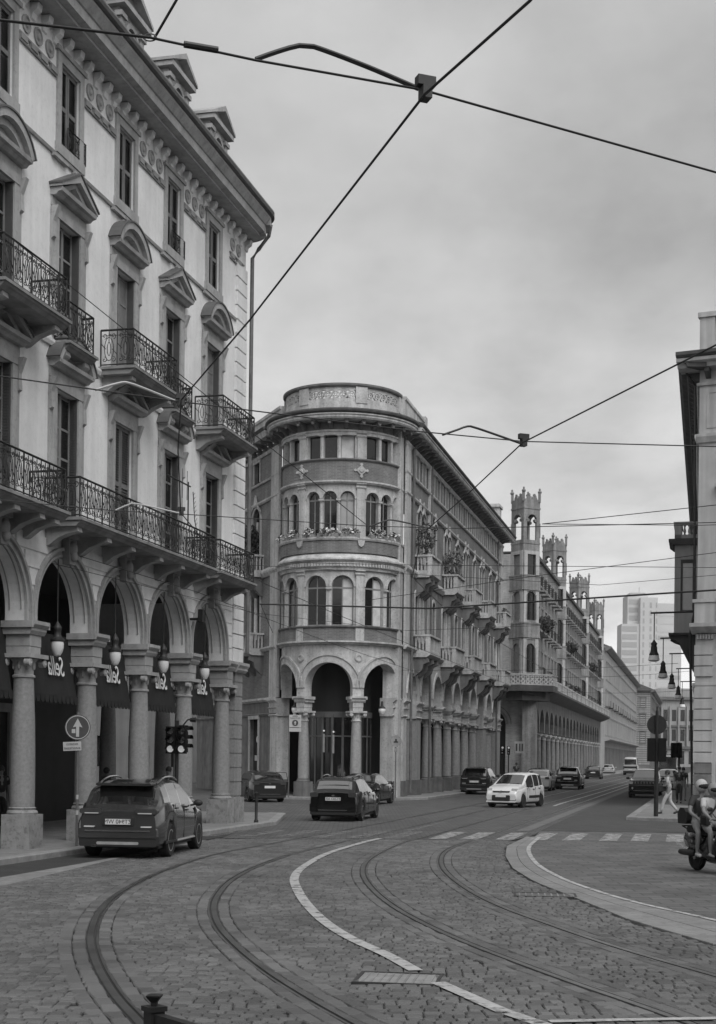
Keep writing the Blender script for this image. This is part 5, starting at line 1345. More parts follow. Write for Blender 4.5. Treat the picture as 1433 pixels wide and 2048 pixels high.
# turrets: squares set diagonally
HD = 1.3
for ti, tx in enumerate(TX):
    cx, cy = tx, 0.5
    faces = [Frame((cx, cy + HD, 0), 225), Frame((cx - HD, cy, 0), -45), Frame((cx, cy - HD, 0), 45), Frame((cx + HD, cy, 0), 135)]
    fl = HD * math.sqrt(2); m_ = fl / 2
    tw = None
    for fi, fr in enumerate(faces):
        o_ = [(m_ - 0.54, m_ + 0.54, 21.95, 24.25, 'a')]
        if fi < 3: o_ += [(m_ - 0.48, m_ + 0.48, 18.6, 20.6), (m_ - 0.48, m_ + 0.48, 14.7, 17.3, 'a'), (m_ - 0.48, m_ + 0.48, 10.0, 12.6, 'a')]
        w = MB(); w.wall(0.0, fl, 8.75, 25.4, o_, 0.0, 0.22, back=False, n=10)
        w.wall(0.22, fl - 0.22, 21.85, 25.4, [(m_ - 0.54, m_ + 0.54, 21.95, 24.25, 'a')], 0.22, 0.221, n=10)
        t = w.obj('turret_wall', 'g_stone', GB, warp=fr)
        tr = MB()
        tr.box(-0.03, fl + 0.03, -0.05, 0.03, 24.75, 24.9); tr.box(-0.03, fl + 0.03, -0.04, 0.0, 21.6, 21.75)
        for zz in (13.2, 17.5):
            tr.box(-0.03, fl + 0.03, -0.12, 0.0, zz, zz + 1.15); tr.box(-0.06, fl + 0.06, -0.17, 0.0, zz + 1.15, zz + 1.28); tr.box(-0.06, fl + 0.06, -0.15, 0.0, zz - 0.1, zz)
        pl_ = MB()
        for za, zb in ((9.75, 13.05), (14.5, 17.38), (18.8, 20.95)):
            pl_.box(0.06, m_ - 0.48, -0.06, 0.0, za, zb); pl_.box(m_ + 0.48, fl - 0.06, -0.06, 0.0, za, zb)
            pl_.box(m_ - 0.48, m_ + 0.48, -0.06, 0.0, zb - (0.3 if za > 18 else 0.08), zb)
        if fi < 3: pl_.obj('window_surround', 'g_pale', t, warp=fr)
        tr.box(m_ - 0.6, m_ - 0.48, -0.07, 0.0, 14.75, 17.0); tr.box(m_ + 0.48, m_ + 0.6, -0.07, 0.0, 14.75, 17.0); tr.box(m_ - 0.6, m_ - 0.48, -0.07, 0, 10, 12.2); tr.box(m_ + 0.48, m_ + 0.6, -0.07, 0, 10, 12.2)
        tr.arc(m_, 23.71, 0.54, 0.66, -0.06, 0.02, n=10)
        for q in (-1, 1): tr.lathe([(0.15, -0.02), (0.15, 0.22)], (m_ + q * 0.42, 0, 23.72), axis='y', n=8)
        tr.lathe([(0.06, 22.2), (0.05, 23.5)], (0.0, 0.0, 0), n=8)
        # crown: small trefoils between corner spikes
        tr.box(0, fl, 0.0, 0.16, 25.4, 25.62)
        for xx in (m_ - 0.3, m_ + 0.3):
            tr.lathe([(0.26, 0.02), (0.26, 0.14)], (xx, 0, 25.70), axis='y', n=10); tr.lathe([(0.13, 0.02), (0.13, 0.14)], (xx, 0, 26.02), axis='y', n=8)
        tr.prism_z([(-0.17, 0.1), (0, -0.08), (0.17, 0.1), (0, 0.24)], 25.4, 26.25); tr.ball((0, 0.06, 26.32), (0.21, 0.17, 0.16), 8, 6); tr.ball((0, 0.06, 26.55), (0.10, 0.10, 0.14), 6, 5)
        tr.obj('turret_trim', 'g_stone', t, warp=fr)
        if fi < 3:
            MB().box(m_ - 0.48, m_ + 0.48, 0.15, 0.17, 18.6, 20.6).box(m_ - 0.48, m_ + 0.48, 0.15, 0.17, 14.7, 17.3).box(m_ - 0.48, m_ + 0.48, 0.15, 0.17, 10.0, 12.6).obj('panes', 'glass' if fi == 1 else 'curtain_dim', t, warp=fr)
    MB().prism_z([(cx - HD + .3, cy), (cx, cy - HD + .3), (cx + HD - .3, cy), (cx, cy + HD - .3)], 21.7, 21.9).obj('turret_floor', 'g_stone', GB)
    MB().prism_z([(cx - HD + .3, cy), (cx, cy - HD + .3), (cx + HD - .3, cy), (cx, cy + HD - .3)], 25.2, 25.35).obj('turret_roof', 'g_dark', GB)
for i, (x, z) in enumerate(((6.5, 14.9), (9.5, 15.0), (36.0, 14.9), (42, 10.2), (70, 14.8))):
    p = GB.matrix_basis @ Vector((x, -0.6, z)); q = street(54 + x, 0.6)
    leafy('balcony_plant', ('dark plant on the turreted building balcony behind the first turret', 'second dark plant behind the first turret', 'dark plant behind the second turret', 'plant on the turreted building terrace, middle', 'dark plant behind the third turret')[i], 'plant', (q[0], q[1], z), (0.9, 0.6, 0.7), 260, 0.22, 'leaf', 'plants on the balconies')

# ---------------------------------------------------------------- farther buildings
def far_block(name, lab, s0, s1, off, top, m, floors, depth=14, pitch=4.0, gmat='far_mid', end_open=True):
    p = street(s0, off)
    B = thing(name, lab, 'building', (p[0], p[1], 0), rad(76.55))
    L_ = s1 - s0; ops = []
    n = int(L_ / pitch)
    for i in range(n):
        x = pitch * (i + 0.5)
        for z0, z1 in floors: ops.append((x - 0.6, x + 0.6, z0, z1))
    w = MB(); w.wall(0, L_, 5.2, top, ops, 0, 0.3); w.obj('street_wall', m, B)
    eo = []
    for i in range(3):
        x = 2.0 + i * 4
        for z0, z1 in floors: eo.append((depth - x - 0.6, depth - x + 0.6, z0, z1))
    EF = Frame((0, depth, 0), -90)
    w = MB(); w.wall(0, depth, 0.1, top, eo, 0, 0.3); w.obj('end_wall', m, B, warp=EF)
    g = MB(); go = [(pitch * (i + 0.5) - 1.3, pitch * (i + 0.5) + 1.3, 0.1, 4.2) for i in range(n)]
    g.wall(0, L_, 0.1, 5.2, go, 0, 0.4); g.obj('ground_wall', gmat, B)
    sh = MB().box(0.4, L_, 0.5, 0.6, 0.1, top - 0.1).obj('inner_shell', 'dark_room', B); MB().box(0.4, depth - 0.6, 0.45, 0.5, 0.1, top - 0.1).obj('inner_shell', 'dark_room', B, warp=EF)
    pm_ = {}
    for xa, xb, z0, z1 in ops:
        h = round(z1 - z0, 2)
        if h not in pm_:
            f = MB(); f.box(-0.8, -0.6, -0.08, 0, 0, h); f.box(0.6, 0.8, -0.08, 0, 0, h); f.box(-0.95, 0.95, -0.25, 0, h + 0.1, h + 0.3); f.box(-0.9, 0.9, -0.18, 0, -0.2, 0); pm_[h] = (f.mesh('window', m), MB().box(-0.6, 0.6, 0.15, 0.17, 0, h).mesh('pane', 'glass'))
        o = place('window', pm_[h][0], B, ((xa + xb) / 2, 0, z0)); place('pane', pm_[h][1], o)
    for xa, xb, z0, z1 in eo:
        h = round(z1 - z0, 2); pp = EF((xa + xb) / 2, 0, z0); o = place('window', pm_[h][0], B, pp, rad(-90)); place('pane', pm_[h][1], o)
    c = MB(); c.prism_x([(0.3, top - 0.5), (-0.3, top - 0.45), (-0.9, top), (-0.95, top + 0.25), (0.3, top + 0.3)], -0.6, L_ + 0.6); c.obj('cornice', 'far_mid', B)
    c = MB(); c.prism_x([(0.3, top - 0.5), (-0.3, top - 0.45), (-0.8, top), (-0.85, top + 0.24), (0.3, top + 0.3)], 0, depth); c.obj('cornice', m, B, warp=EF)
    r = MB(); r.prism_x([(-0.7, top + 0.3), (6.0, top + 3.0), (13.0, top + 0.3)], 0.0, L_); r.obj('roof', 'roof_tile', B)
    MB().prism_x([(0, 5.2), (-0.5, 5.3), (-0.9, 5.5), (-0.9, 5.7), (0, 5.7)], 0, L_).obj('string_course', m, B)
    for i in range(0, n, 2):
        k_ = MB(); x = pitch * (i + 0.5); k_.box(x - 1.2, x + 1.2, -0.8, 0, floors[1][0] - 0.2, floors[1][0]); k_.box(x - 1.2, x + 1.2, -0.82, -0.78, floors[1][0], floors[1][0] + 0.9); k_.obj('balcony', 'iron' if i % 4 else 'far_mid', B)
    return B
FA = far_block('long_pale_building', 'long pale plastered building beyond the turrets', 163, 286, 0.0, 20.5, 'far_pale', [(6.4, 9.2), (11.0, 13.6), (15.6, 18.2)])
FB = far_block('stepped_forward_building', 'farther building stepping forward into the street with striped side wall', 289, 430, 3.4, 19.5, 'far_mid', [(6.4, 9.2), (11.0, 13.6), (15.4, 17.8)])
for z in [1.0 + 0.55 * i for i in range(33)]:
    MB().box(14 - 12, 14 - 0.2, -0.06, 0.0, z, z + 0.4).obj('course_block', 'far_pale', FB, warp=Frame((0, 14, 0), -90))
e0 = (89.0, 432.0)
EB = thing('street_end_building', 'columned building closing the view at the end of the street', 'building', (e0[0], e0[1], 0), 0)
eo = [(1.0 + 2.6 * i, 2.3 + 2.6 * i, z0, z1) for i in range(9) for z0, z1 in ((1.0, 5.0), (8.0, 11.5), (14.0, 17.5))]
w = MB(); w.wall(0, 25, 0.1, 20.5, eo, 0, 0.4); w.obj('front_wall', 'far_pale', EB)
for o in eo: 
    MB().box(o[0], o[1], 0.2, 0.25, o[2], o[3]).obj('window', 'glass', EB)
for i in range(10): MB().lathe([(0.35, 6.5), (0.3, 18.5)], (0.35 + 2.6 * i, -0.4, 0), n=10).obj('column', 'far_pale', EB)
MB().box(-0.5, 25.5, -1.0, 10, 20.5, 21.4).box(-0.3, 25, -0.6, 0, 12.3, 12.9).box(-0.3, 25, -0.7, 0, 5.6, 6.4).obj('cornice', 'far_mid', EB); MB().box(0, 25, 0.5, 0.7, 0, 20).obj('inner_shell', 'dark_room', EB)
MB().prism_y([(0, 21.4), (25, 21.4), (23, 24), (2, 24)], 0, 8).obj('roof', 'far_pale', EB)
SB = thing('side_street_building', 'plain mid toned building closing the side street behind the arcade', 'building', (-48.0, 108.0, 0), rad(6))
so_ = [(1.4 + 3.2 * i, 2.6 + 3.2 * i, z0, z0 + 2.4) for i in range(13) for z0 in (1.2, 6.2, 10.4, 14.6)]
MB().wall(0, 43, 0.0, 19.0, so_, 0, 0.3).obj('front_wall', 'far_mid', SB)
for o in so_: MB().box(o[0], o[1], 0.2, 0.25, o[2], o[3]).obj('window', 'glass', SB)
MB().box(0, 43, 0.6, 0.8, 0, 18.8).obj('inner_shell', 'dark_room', SB); MB().box(-0.5, 43.5, -0.7, 3, 19.0, 19.6).obj('cornice', 'far_pale', SB)
def unseen_block(name, lab, loc, rz, length, m):  # unseen blocks added to dim the light at street level
    B = thing(name, lab, 'building', loc, rz)
    o_ = [(1.6 + 3.6 * i, 2.9 + 3.6 * i, z0, z0 + 2.5) for i in range(int(length / 3.6)) for z0 in (6.4, 10.8, 15.0)] + [(0.9 + 3.6 * i, 3.4 + 3.6 * i, 0.1, 5.0, 'a') for i in range(int(length / 3.6))]
    MB().wall(0, length, 0.0, 19.5, o_, 0, 0.4, n=8).obj('front_wall', m, B); MB().box(0, length, 1.0, 1.2, 0, 19.4).box(0, length, 1.0, 12, 19.2, 19.5).obj('inner_shell', 'dark_room', B)
    MB().prism_x([(0.3, 19.4), (-0.4, 19.5), (-0.9, 19.9), (-0.9, 20.2), (0.3, 20.3)], -0.5, length + 0.5).obj('cornice', 'trim', B); MB().prism_x([(0, 5.4), (-0.2, 5.5), (-0.2, 5.8), (0, 5.9)], 0, length).obj('string_course', 'trim', B)
unseen_block('unseen_rear_block', 'unseen arcaded palazzo added behind the viewpoint to cut low sky light', (55.0, -26.0, 0), rad(180), 110, 'far_pale')
unseen_block('unseen_side_block', 'unseen arcaded palazzo added right of the junction to cut low sky light', (34.0, 42.0, 0), rad(262), 62, 'far_pale')
# the tall modern block in the distance
MT = thing('modern_tower_block', 'tall haze-paled modern tower block far behind the street', 'building', (129, 700, 0), 0)
def tower_part(x0, x1, y0, y1, z1, m='tower_hazed'):
    return MB().box(x0, x1, y0, y1, 0, z1).obj('tower_volume', m, MT)
tower_part(0, 9.0, 0, 12, 69); tower_part(3.4, 13.5, 3.0, 16, 83.5); tower_part(9.0, 17.5, -1.0, 15, 82, 'tower_hazed'); tower_part(17.5, 30, 2.0, 16, 79.5)
for i in range(17):
    z = 3.0 + i * 3.9
    MB().box(0.3, 7.6, -0.12, 0, z, z + 2.5).obj('window_band', 'tower_glass_hazed', MT)
for i in range(20):
    z = 3.0 + i * 3.9
    MB().box(10.2, 11.0, -1.12, -1.0, z, z + 2.4).obj('window', 'tower_glass_hazed', MT); MB().box(13.6, 14.6, -1.12, -1.0, z, z + 2.4).obj('window', 'tower_glass_hazed', MT); MB().box(16.6, 17.2, -1.12, -1.0, z, z + 2.4).obj('window', 'tower_glass_hazed', MT)
    if i < 19: MB().box(18.2, 29.5, 1.9, 2.0, z, z + 2.0).obj('window_band', 'tower_hazed' if i % 5 else 'tower_glass_hazed', MT)
for z in (71, 75, 79): MB().box(4.0, 8.6, 2.9, 3.0, z, z + 2.4).obj('window_band', 'tower_glass_hazed', MT)
MB().box(5, 12.5, 5, 14, 83.5, 85.0).obj('plant_room', 'tower_glass_hazed', MT); MB().tube([(10, 8, 85), (10, 8, 88)], 0.15, 5).obj('mast', 'tower_glass_hazed', MT)

# ---------------------------------------------------------------- the building on the right edge
RB_ = thing('right_corner_building', 'stuccoed corner building with rusticated pilaster and balustraded roof at the right edge', 'building', (15.42, 65, 0), 0)
FF = Frame((0, 0, 0), -25); FS = Frame((0, 0, 0), 256.2)
fo = [(1.25, 2.45, 10.6, 14.2), (4.2, 5.4, 10.6, 14.2), (7.0, 8.2, 10.6, 14.2), (1.3, 3.1, 0.1, 4.6, 'a'), (4.2, 6.0, 0.1, 4.6, 'a')]
w = MB(); w.wall(0, 9, 0.1, 20.3, fo, 0, 0.35, n=12); w.obj('front_wall', 'r_stucco', RB_, warp=FF)
so = []
w = MB(); w.wall(-60, 0, 0.1, 20.3, [(-4 - 4 * i - 0.6, -4 - 4 * i + 0.6, z, z + 2.6) for i in range(13) for z in (5.9, 10.2, 14.6)], 0, 0.3); w.obj('street_wall', 'r_stucco', RB_, warp=FS)
MB().box(-60, -0.3, 0.5, 0.6, 0.1, 20.2).obj('inner_shell', 'dark_room', RB_, warp=FS); MB().box(0.4, 9, 0.5, 0.6, 0.1, 20.2).obj('inner_shell', 'dark_room', RB_, warp=FF)
for i, o in enumerate(fo[:3]):
    f = MB(); f.box(o[0] - 0.2, o[0], -0.08, 0, o[2], o[3]); f.box(o[1], o[1] + 0.2, -0.08, 0, o[2], o[3]); f.box(o[0] - 0.3, o[1] + 0.3, -0.12, 0, o[3], o[3] + 0.3); f.prism_x([(0, o[3] + 0.3), (-0.3, o[3] + 0.4), (-0.34, o[3] + 0.55), (0, o[3] + 0.55)], o[0] - 0.45, o[1] + 0.45)
    q = f.obj('window', 'r_stucco', RB_, warp=FF); MB().box(o[0], o[1], 0.2, 0.22, o[2], o[3]).obj('pane', 'glass', q, warp=FF)
for nm, pr, m_ in (('cornice', [(0.3, 20.0), (-0.55, 20.05), (-0.6, 20.2), (-0.85, 20.28), (-0.88, 20.42), (0.3, 20.46)], 'r_stucco'), ('gutter', [(0.3, 20.46), (-0.9, 20.46), (-1.0, 20.55), (-1.0, 20.7), (0.3, 20.72)], 'g_dark'),
                   ('moulding', [(0, 19.3), (-0.1, 19.3), (-0.14, 19.42), (0, 19.46)], 'r_stucco'), ('string_course', [(0, 16.65), (-0.1, 16.7), (-0.2, 16.95), (-0.2, 17.08), (0, 17.12)], 'r_stucco'), ('string_course', [(0, 5.45), (-0.12, 5.5), (-0.2, 5.62), (-0.2, 5.72), (0, 5.78)], 'r_stucco')):
    MB().prism_x(pr, -0.9 if 'c' == nm[0] or nm == 'gutter' else -0.05, 9).obj(nm, m_, RB_, warp=FF)
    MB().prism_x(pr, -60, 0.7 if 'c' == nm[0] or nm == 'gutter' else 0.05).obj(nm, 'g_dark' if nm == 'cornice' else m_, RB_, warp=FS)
for i in range(10): MB().prism_x([(0, 19.6), (-0.2, 19.65), (-0.5, 19.85), (-0.52, 20.04), (0, 20.04)], 0.3 + 0.75 * i, 0.52 + 0.75 * i).obj('modillion', 'g_dark', RB_, warp=FF)
for i in range(60): MB().prism_x([(0, 19.6), (-0.2, 19.65), (-0.5, 19.85), (-0.52, 20.04), (0, 20.04)], -0.6 - 0.9 * i, -0.38 - 0.9 * i).obj('modillion', 'g_dark', RB_, warp=FS)
f = MB(); f.box(0.35, 3.0, -0.03, 0, 17.35, 17.45); f.box(0.35, 3.0, -0.03, 0, 18.95, 19.05); f.box(0.35, 0.45, -0.03, 0, 17.45, 18.95); f.obj('frieze_panel', 'r_stucco', RB_, warp=FF)
MB().box(0.0, 0.68, -0.1, 0.5, 20.72, 22.4).box(-0.08, 0.76, -0.18, 0.58, 22.4, 22.62).obj('parapet_post', 'r_stucco', RB_, warp=FF)
MB().box(0.68, 9, 0.0, 0.4, 20.72, 21.15).box(0.76, 9, -0.1, 0.5, 22.34, 22.56).obj('parapet', 'r_stucco', RB_, warp=FF)
bal = MB().lathe([(0.1, 0), (0.1, 0.08), (0.055, 0.12), (0.11, 0.4), (0.1, 0.55), (0.05, 0.85), (0.08, 1.0), (0.1, 1.06), (0.1, 1.19)], n=10).mesh('baluster', 'r_stucco')
for i in range(20):
    p = FF(0.95 + 0.3 * i, 0.2, 21.15); place('baluster', bal, RB_, p, FF.a)
# lower terrace parapet, cap and rusticated pilaster
MB().box(0.0, 1.0, -0.6, 0.0, 8.42, 9.35).box(-0.08, 1.08, -0.66, 0.0, 9.35, 9.5).box(1.05, 9, -0.75, 0.0, 8.42, 9.8).obj('terrace_parapet', 'r_stucco', RB_, warp=FF)
MB().prism_x([(0, 7.95), (-0.3, 8.0), (-0.7, 8.25), (-0.72, 8.42), (0, 8.42)], -0.2, 1.3).prism_x([(0, 8.3), (-0.9, 8.36), (-0.95, 8.5), (0, 8.6)], 1.3, 9).obj('terrace_cornice', 'r_stucco', RB_, warp=FF)
for i in range(6): MB().box(0.06 + 0.13 * i, 0.14 + 0.13 * i, -0.3, -0.2, 7.72, 7.92).obj('capital_leaf', 'r_stucco', RB_, warp=FF)
MB().box(-0.02, 0.95, -0.17, 0.0, 0.1, 7.95).obj('pilaster', 'r_stucco', RB_, warp=FF)
z = 0.15
while z < 7.4:
    if not (5.3 < z + 0.2 < 5.85):
        MB().bbox(-0.06, 0.78, -0.24, 0.0, z, z + 0.44, 0.0).obj('rusticated_block', 'r_stucco' if z > 1.8 else 'c_stone_dark', RB_, warp=FF)
        MB().bbox(0.84, 1.2, -0.12, 0.0, z, z + 0.44, 0.0).obj('rusticated_block', 'r_stucco' if z > 1.8 else 'c_stone_dark', RB_, warp=FF)
    z += 0.49
MB().tube([(-0.3, -0.85, 20.4), (-0.3, -0.2, 19.4), (-0.35, -0.12, 9.0), (-0.35, -0.3, 8.0), (-0.35, -0.12, 0.3)], 0.06, 7).obj('downpipe', 'iron', RB_, warp=FS)
# projecting bay on the street front
bx0, bx1, pd = -20.8, -18.2, 1.45
w = MB(); w.box(bx0, bx1, -pd, 0, 13.9, 14.75); w.box(bx0, bx1, -pd, 0, 9.5, 10.8); w.box(bx0, bx0 + 0.35, -pd, 0, 10.8, 13.9); w.box(bx1 - 0.35, bx1, -pd, -pd + 0.35, 10.8, 13.9); w.box(bx1 - 0.35, bx1, -0.3, 0, 10.8, 13.9)
w.box(bx0 + 0.35, bx1 - 0.35, -pd, -pd + 0.3, 10.8, 11.2); w.obj('bay', 'r_stucco', RB_, warp=FS)
MB().prism_x([(0, 14.75), (-pd - 0.1, 14.75), (-pd - 0.35, 14.95), (-pd - 0.35, 15.08), (0, 15.1)], bx0 - 0.3, bx1 + 0.3).obj('bay_cornice', 'g_dark', RB_, warp=FS)
MB().box(bx1 - 0.3, bx1, -pd + 0.35, -0.3, 10.8, 10.9).box(bx1 - 0.16, bx1 - 0.1, -pd + 0.35, -0.3, 10.9, 13.9).obj('bay_pane', 'glass_pale', RB_, warp=FS)  # pale pane colour stands in for the glass reflecting
MB().box(bx1 - 0.12, bx1 - 0.02, -pd + 0.35, -pd + 0.47, 10.8, 13.9).box(bx1 - 0.12, bx1 - 0.02, -0.42, -0.3, 10.8, 13.9).box(bx1 - 0.12, bx1 - 0.02, -pd + 0.47, -0.42, 13.7, 13.9).box(bx1 - 0.12, bx1 - 0.02, -pd + 0.47, -0.42, 10.8, 10.95).obj('bay_window_frame', 'louvre_dark', RB_, warp=FS)
w = MB()
for x in (bx0, bx1 - 0.4): w.box(x, x + 0.4, -pd - 0.02, -pd + 0.38, 15.1, 16.0)
w.box(bx0, bx1, -pd, -pd + 0.35, 15.1, 15.35); w.box(bx1 - 0.35, bx1, -pd, 0, 15.1, 15.35); w.box(bx0 - 0.06, bx1 + 0.06, -pd - 0.08, -pd + 0.42, 15.95, 16.1); w.box(bx1 - 0.42, bx1 + 0.06, -pd, 0, 15.95, 16.1); w.obj('bay_parapet', 'r_stucco', RB_, warp=FS)
for i in range(4):
    p = FS(bx1 - 0.18, -pd + 0.55 + 0.26 * i, 15.35); place('baluster', bal, RB_, p, 0, (0.8, 0.8, 0.5))
w = MB(); w.prism_x([(0, 9.5), (-pd - 0.2, 9.5), (-pd - 0.25, 9.35), (-pd, 9.2), (-pd * 0.8, 9.1), (-pd * 0.6, 8.5), (-0.3, 7.4), (0, 7.3)], bx0 + 0.1, bx0 + 0.55); w.prism_x([(0, 9.5), (-pd - 0.2, 9.5), (-pd - 0.25, 9.35), (-pd, 9.2), (-pd * 0.8, 9.1), (-pd * 0.6, 8.5), (-0.3, 7.4), (0, 7.3)], bx1 - 0.55, bx1 - 0.1); w.box(bx0 - 0.2, bx1 + 0.2, -pd - 0.3, 0, 9.5, 9.62); w.obj('bay_corbel', 'g_dark', RB_, warp=FS)
p = FF(1.0, 0.2, 22.9); leafy('roof_plant', 'sprig of a shrub on the balustraded roof at the right edge', 'plant', (15.42 + p[0], 65 + p[1], p[2]), (0.45, 0.4, 0.5), 70, 0.09, 'leaf')
# street lamps hung from the right-hand fronts
for i, (x, y) in enumerate(((15.75, 76.0), (19.6, 91.7), (23.1, 105.0), (27.4, 122.0), (32.3, 142.0))):
    t = thing('hanging_street_lamp', ('nearest and largest hanging bell lamp on the right side of the street', 'second nearest hanging bell lamp on the right side', 'third hanging bell lamp on the right side', 'fourth hanging bell lamp, small, on the right side', 'farthest hanging bell lamp on the right side')[i], 'street lamp', (x, y, 0), rad(-13.8), 'bell lamps hung along the street')
    z0 = 10.05
    MB().tube([(-0.2, 0, z0 + 0.0), (2.6, 0, z0 + 0.05)], 0.055, 6).obj('arm', 'iron', t); MB().tube([(0, 0, z0), (0, 0, 8.5)], 0.03, 5).obj('stem', 'iron', t)
    MB().lathe([(0.03, 8.62), (0.1, 8.5), (0.17, 8.42), (0.14, 8.3), (0.17, 8.2), (0.18, 8.0), (0.21, 7.92), (0.25, 7.86), (0.25, 7.76)], n=12).obj('hood', 'iron', t)
    MB().lathe([(0.25, 7.78), (0.29, 7.62), (0.30, 7.52), (0.18, 7.46), (0.02, 7.44)], n=14).obj('globe', 'opal', t)
# ---------------------------------------------------------------- vehicles
def lerp_pts(pts, x):
    if x <= pts[0][0]: return pts[0][1]
    for (x0, y0), (x1, y1) in zip(pts, pts[1:]):
        if x <= x1: return y0 + (y1 - y0) * (x - x0) / (x1 - x0)
    return pts[-1][1]
def smooth_pts(pts, L_, n=90, k_=3):
    ys = [lerp_pts(pts, L_ * i / n) for i in range(n + 1)]
    for _ in range(k_):
        ys = [ys[0]] + [(ys[i - 1] + 2 * ys[i] + ys[i + 1]) / 4 for i in range(1, n)] + [ys[-1]]
    return [(L_ * i / n, ys[i]) for i in range(n + 1)]

def car(name, label, loc, heading, S, group='cars in the street'):
    """heading: degrees clockwise from +Y in which the car points; origin = middle of the car on the ground"""
    root = thing(name, label, S.get('cat', 'car'), (loc[0], loc[1], S.get('z', 0.0)), rad(90 - heading), group)
    L_, W, H = S['L'], S['W'], S['H']; wr = S['wr']; xr, xf = S['ax']
    top = smooth_pts(S['top'], L_); belt = S['belt']; sill = S.get('sill', 0.24)
    def hw(x):
        t = x / L_
        f = 1.0
        if t < 0.14: f = 1 - S.get('tr', 0.13) * ((0.14 - t) / 0.14) ** 2.2
        if t > 0.80: f = 1 - S.get('tf', 0.22) * ((t - 0.80) / 0.20) ** 2.2
        return W / 2 * f
    xs = sorted(set([round(L_ * i / 46, 4) for i in range(47)] + [0.015, 0.04, L_ - 0.015, L_ - 0.04] + [round(c + wr * 1.13 * math.cos(a * math.pi / 12), 4) for c in (xr, xf) for a in range(13)] + [q for w_ in S['side'] for q in w_] + list(S['ws']) + list(S['rw'])))
    xs = [x for x in xs if 0 <= x <= L_]
    rings = []
    for x in xs:
        zt = lerp_pts(top, x); zb = lerp_pts(belt, x); w = hw(x)
        endf = max(0.0, 1 - min(x, L_ - x) / 0.10)
        zl = sill + 0.10 * endf
        for c in (xr, xf):
            d = abs(x - c); R_ = wr * 1.13
            if d < R_: zl = max(zl, wr + math.sqrt(R_ * R_ - d * d) - 0.02)
        zb = min(zb, zt - 0.05); zl = min(zl, zb - 0.1)
        g = max(0.0, zt - zb); ins = S.get('tumble', 0.42) * g
        wb = w * (0.985 - 0.02 * endf)
        pts = [(w * 0.93, zl), (w * 0.985, zl + 0.06), (w, zl + (zb - zl) * 0.40), (w * 0.992, zl + (zb - zl) * 0.78), (w * 0.962, zb - 0.012), (w * 0.962 - (0.055 if g > 0.12 else 0.0), zb + 0.004),
               (w * 0.915 - ins * 0.5, zb + g * 0.5), (w * 0.915 - ins * 0.92, zb + g * 0.86), (w * 0.915 - ins - 0.09, zt - 0.012), (w * 0.42, zt + 0.012), (0.0, zt + 0.018)]
        rings.append(pts)
    m = len(rings[0])
    V = []
    for x, r in zip(xs, rings):
        V += [(x - L_ / 2, p[0], p[1]) for p in r]; V += [(x - L_ / 2, -p[0], p[1]) for p in r]
    def vid(i, j, s): return i * 2 * m + (j if s > 0 else m + j)
    groups = {'body': [], 'windscreen': [], 'rear_window': []}
    for q in range(len(S['side'])): groups[('side', q, 1)] = []; groups[('side', q, -1)] = []
    for i in range(len(xs) - 1):
        xm = (xs[i] + xs[i + 1]) / 2
        for j in range(m - 1):
            for s in (1, -1):
                f = (vid(i, j, s), vid(i + 1, j, s), vid(i + 1, j + 1, s), vid(i, j + 1, s))
                if s < 0: f = f[::-1]
                key_ = 'body'
                if j in (5, 6):
                    for q, (a, b_) in enumerate(S['side']):
                        if a < xm < b_: key_ = ('side', q, s)
                if j in (8, 9):
                    if S['ws'][0] < xm < S['ws'][1]: key_ = 'windscreen'
                    if S['rw'][0] < xm < S['rw'][1]: key_ = 'rear_window'
                groups[key_].append(f)
    for i, fl in ((0, False), (len(xs) - 1, True)):
        for j in range(m - 1):
            f = (vid(i, j, 1), vid(i, j + 1, 1), vid(i, j + 1, -1), vid(i, j, -1))
            groups['body'].append(f if not fl else f[::-1])
    def sub(fs):
        used = sorted(set(v for f in fs for v in f)); mp = {v: k_ for k_, v in enumerate(used)}
        b = MB(); b.add([V[v] for v in used], [tuple(mp[v] for v in f) for f in fs], True); return b
    pm_ = S['paint']
    body = sub(groups['body']).obj('body', pm_, root)
    for k_, nm in (('windscreen', 'windscreen'), ('rear_window', 'rear_window')):
        if groups[k_]: sub(groups[k_]).obj(nm, 'car_glass', root)
    for k_, fs in groups.items():
        if isinstance(k_, tuple) and fs: sub(fs).obj('side_window', 'car_glass', root)
    # underbody, set low to darken the gap beneath the car, and wheels
    MB().box(-L_ / 2 + 0.25, L_ / 2 - 0.25, -W / 2 + 0.12, W / 2 - 0.12, sill - 0.09, lerp_pts(belt, L_ / 2) - 0.15).obj('underbody', 'car_plastic', root)
    ty = MB(); ty.lathe([(wr * 0.66, -0.10), (wr * 0.93, -0.115), (wr, -0.085), (wr, 0.085), (wr * 0.93, 0.115), (wr * 0.66, 0.10)], axis='y', n=24); ty_me = ty.mesh('wheel', 'tyre')
    rm = MB(); rm.lathe([(wr * 0.67, -0.03), (wr * 0.67, 0.104), (wr * 0.60, 0.10), (wr * 0.58, 0.03), (0.0, 0.03)], axis='y', n=20, cap=False)
    rm_me = rm.mesh('rim', 'rail_dark')
    sp = MB()
    for a in range(S.get('spokes', 5)):
        an = 2 * math.pi * a / S.get('spokes', 5)
        c_, s_ = math.cos(an), math.sin(an)
        q = [(0.04, -0.055), (wr * 0.63, -0.05), (wr * 0.63, 0.05), (0.04, 0.055)]
        sp.add([(u * c_ - v * s_, 0.092 - 0.02 * (1 - u / wr), u * s_ + v * c_) for u, v in q] + [(u * c_ - v * s_, 0.06, u * s_ + v * c_) for u, v in q], [(3, 2, 1, 0), (0, 1, 5, 4), (1, 2, 6, 5), (2, 3, 7, 6), (3, 0, 4, 7)])
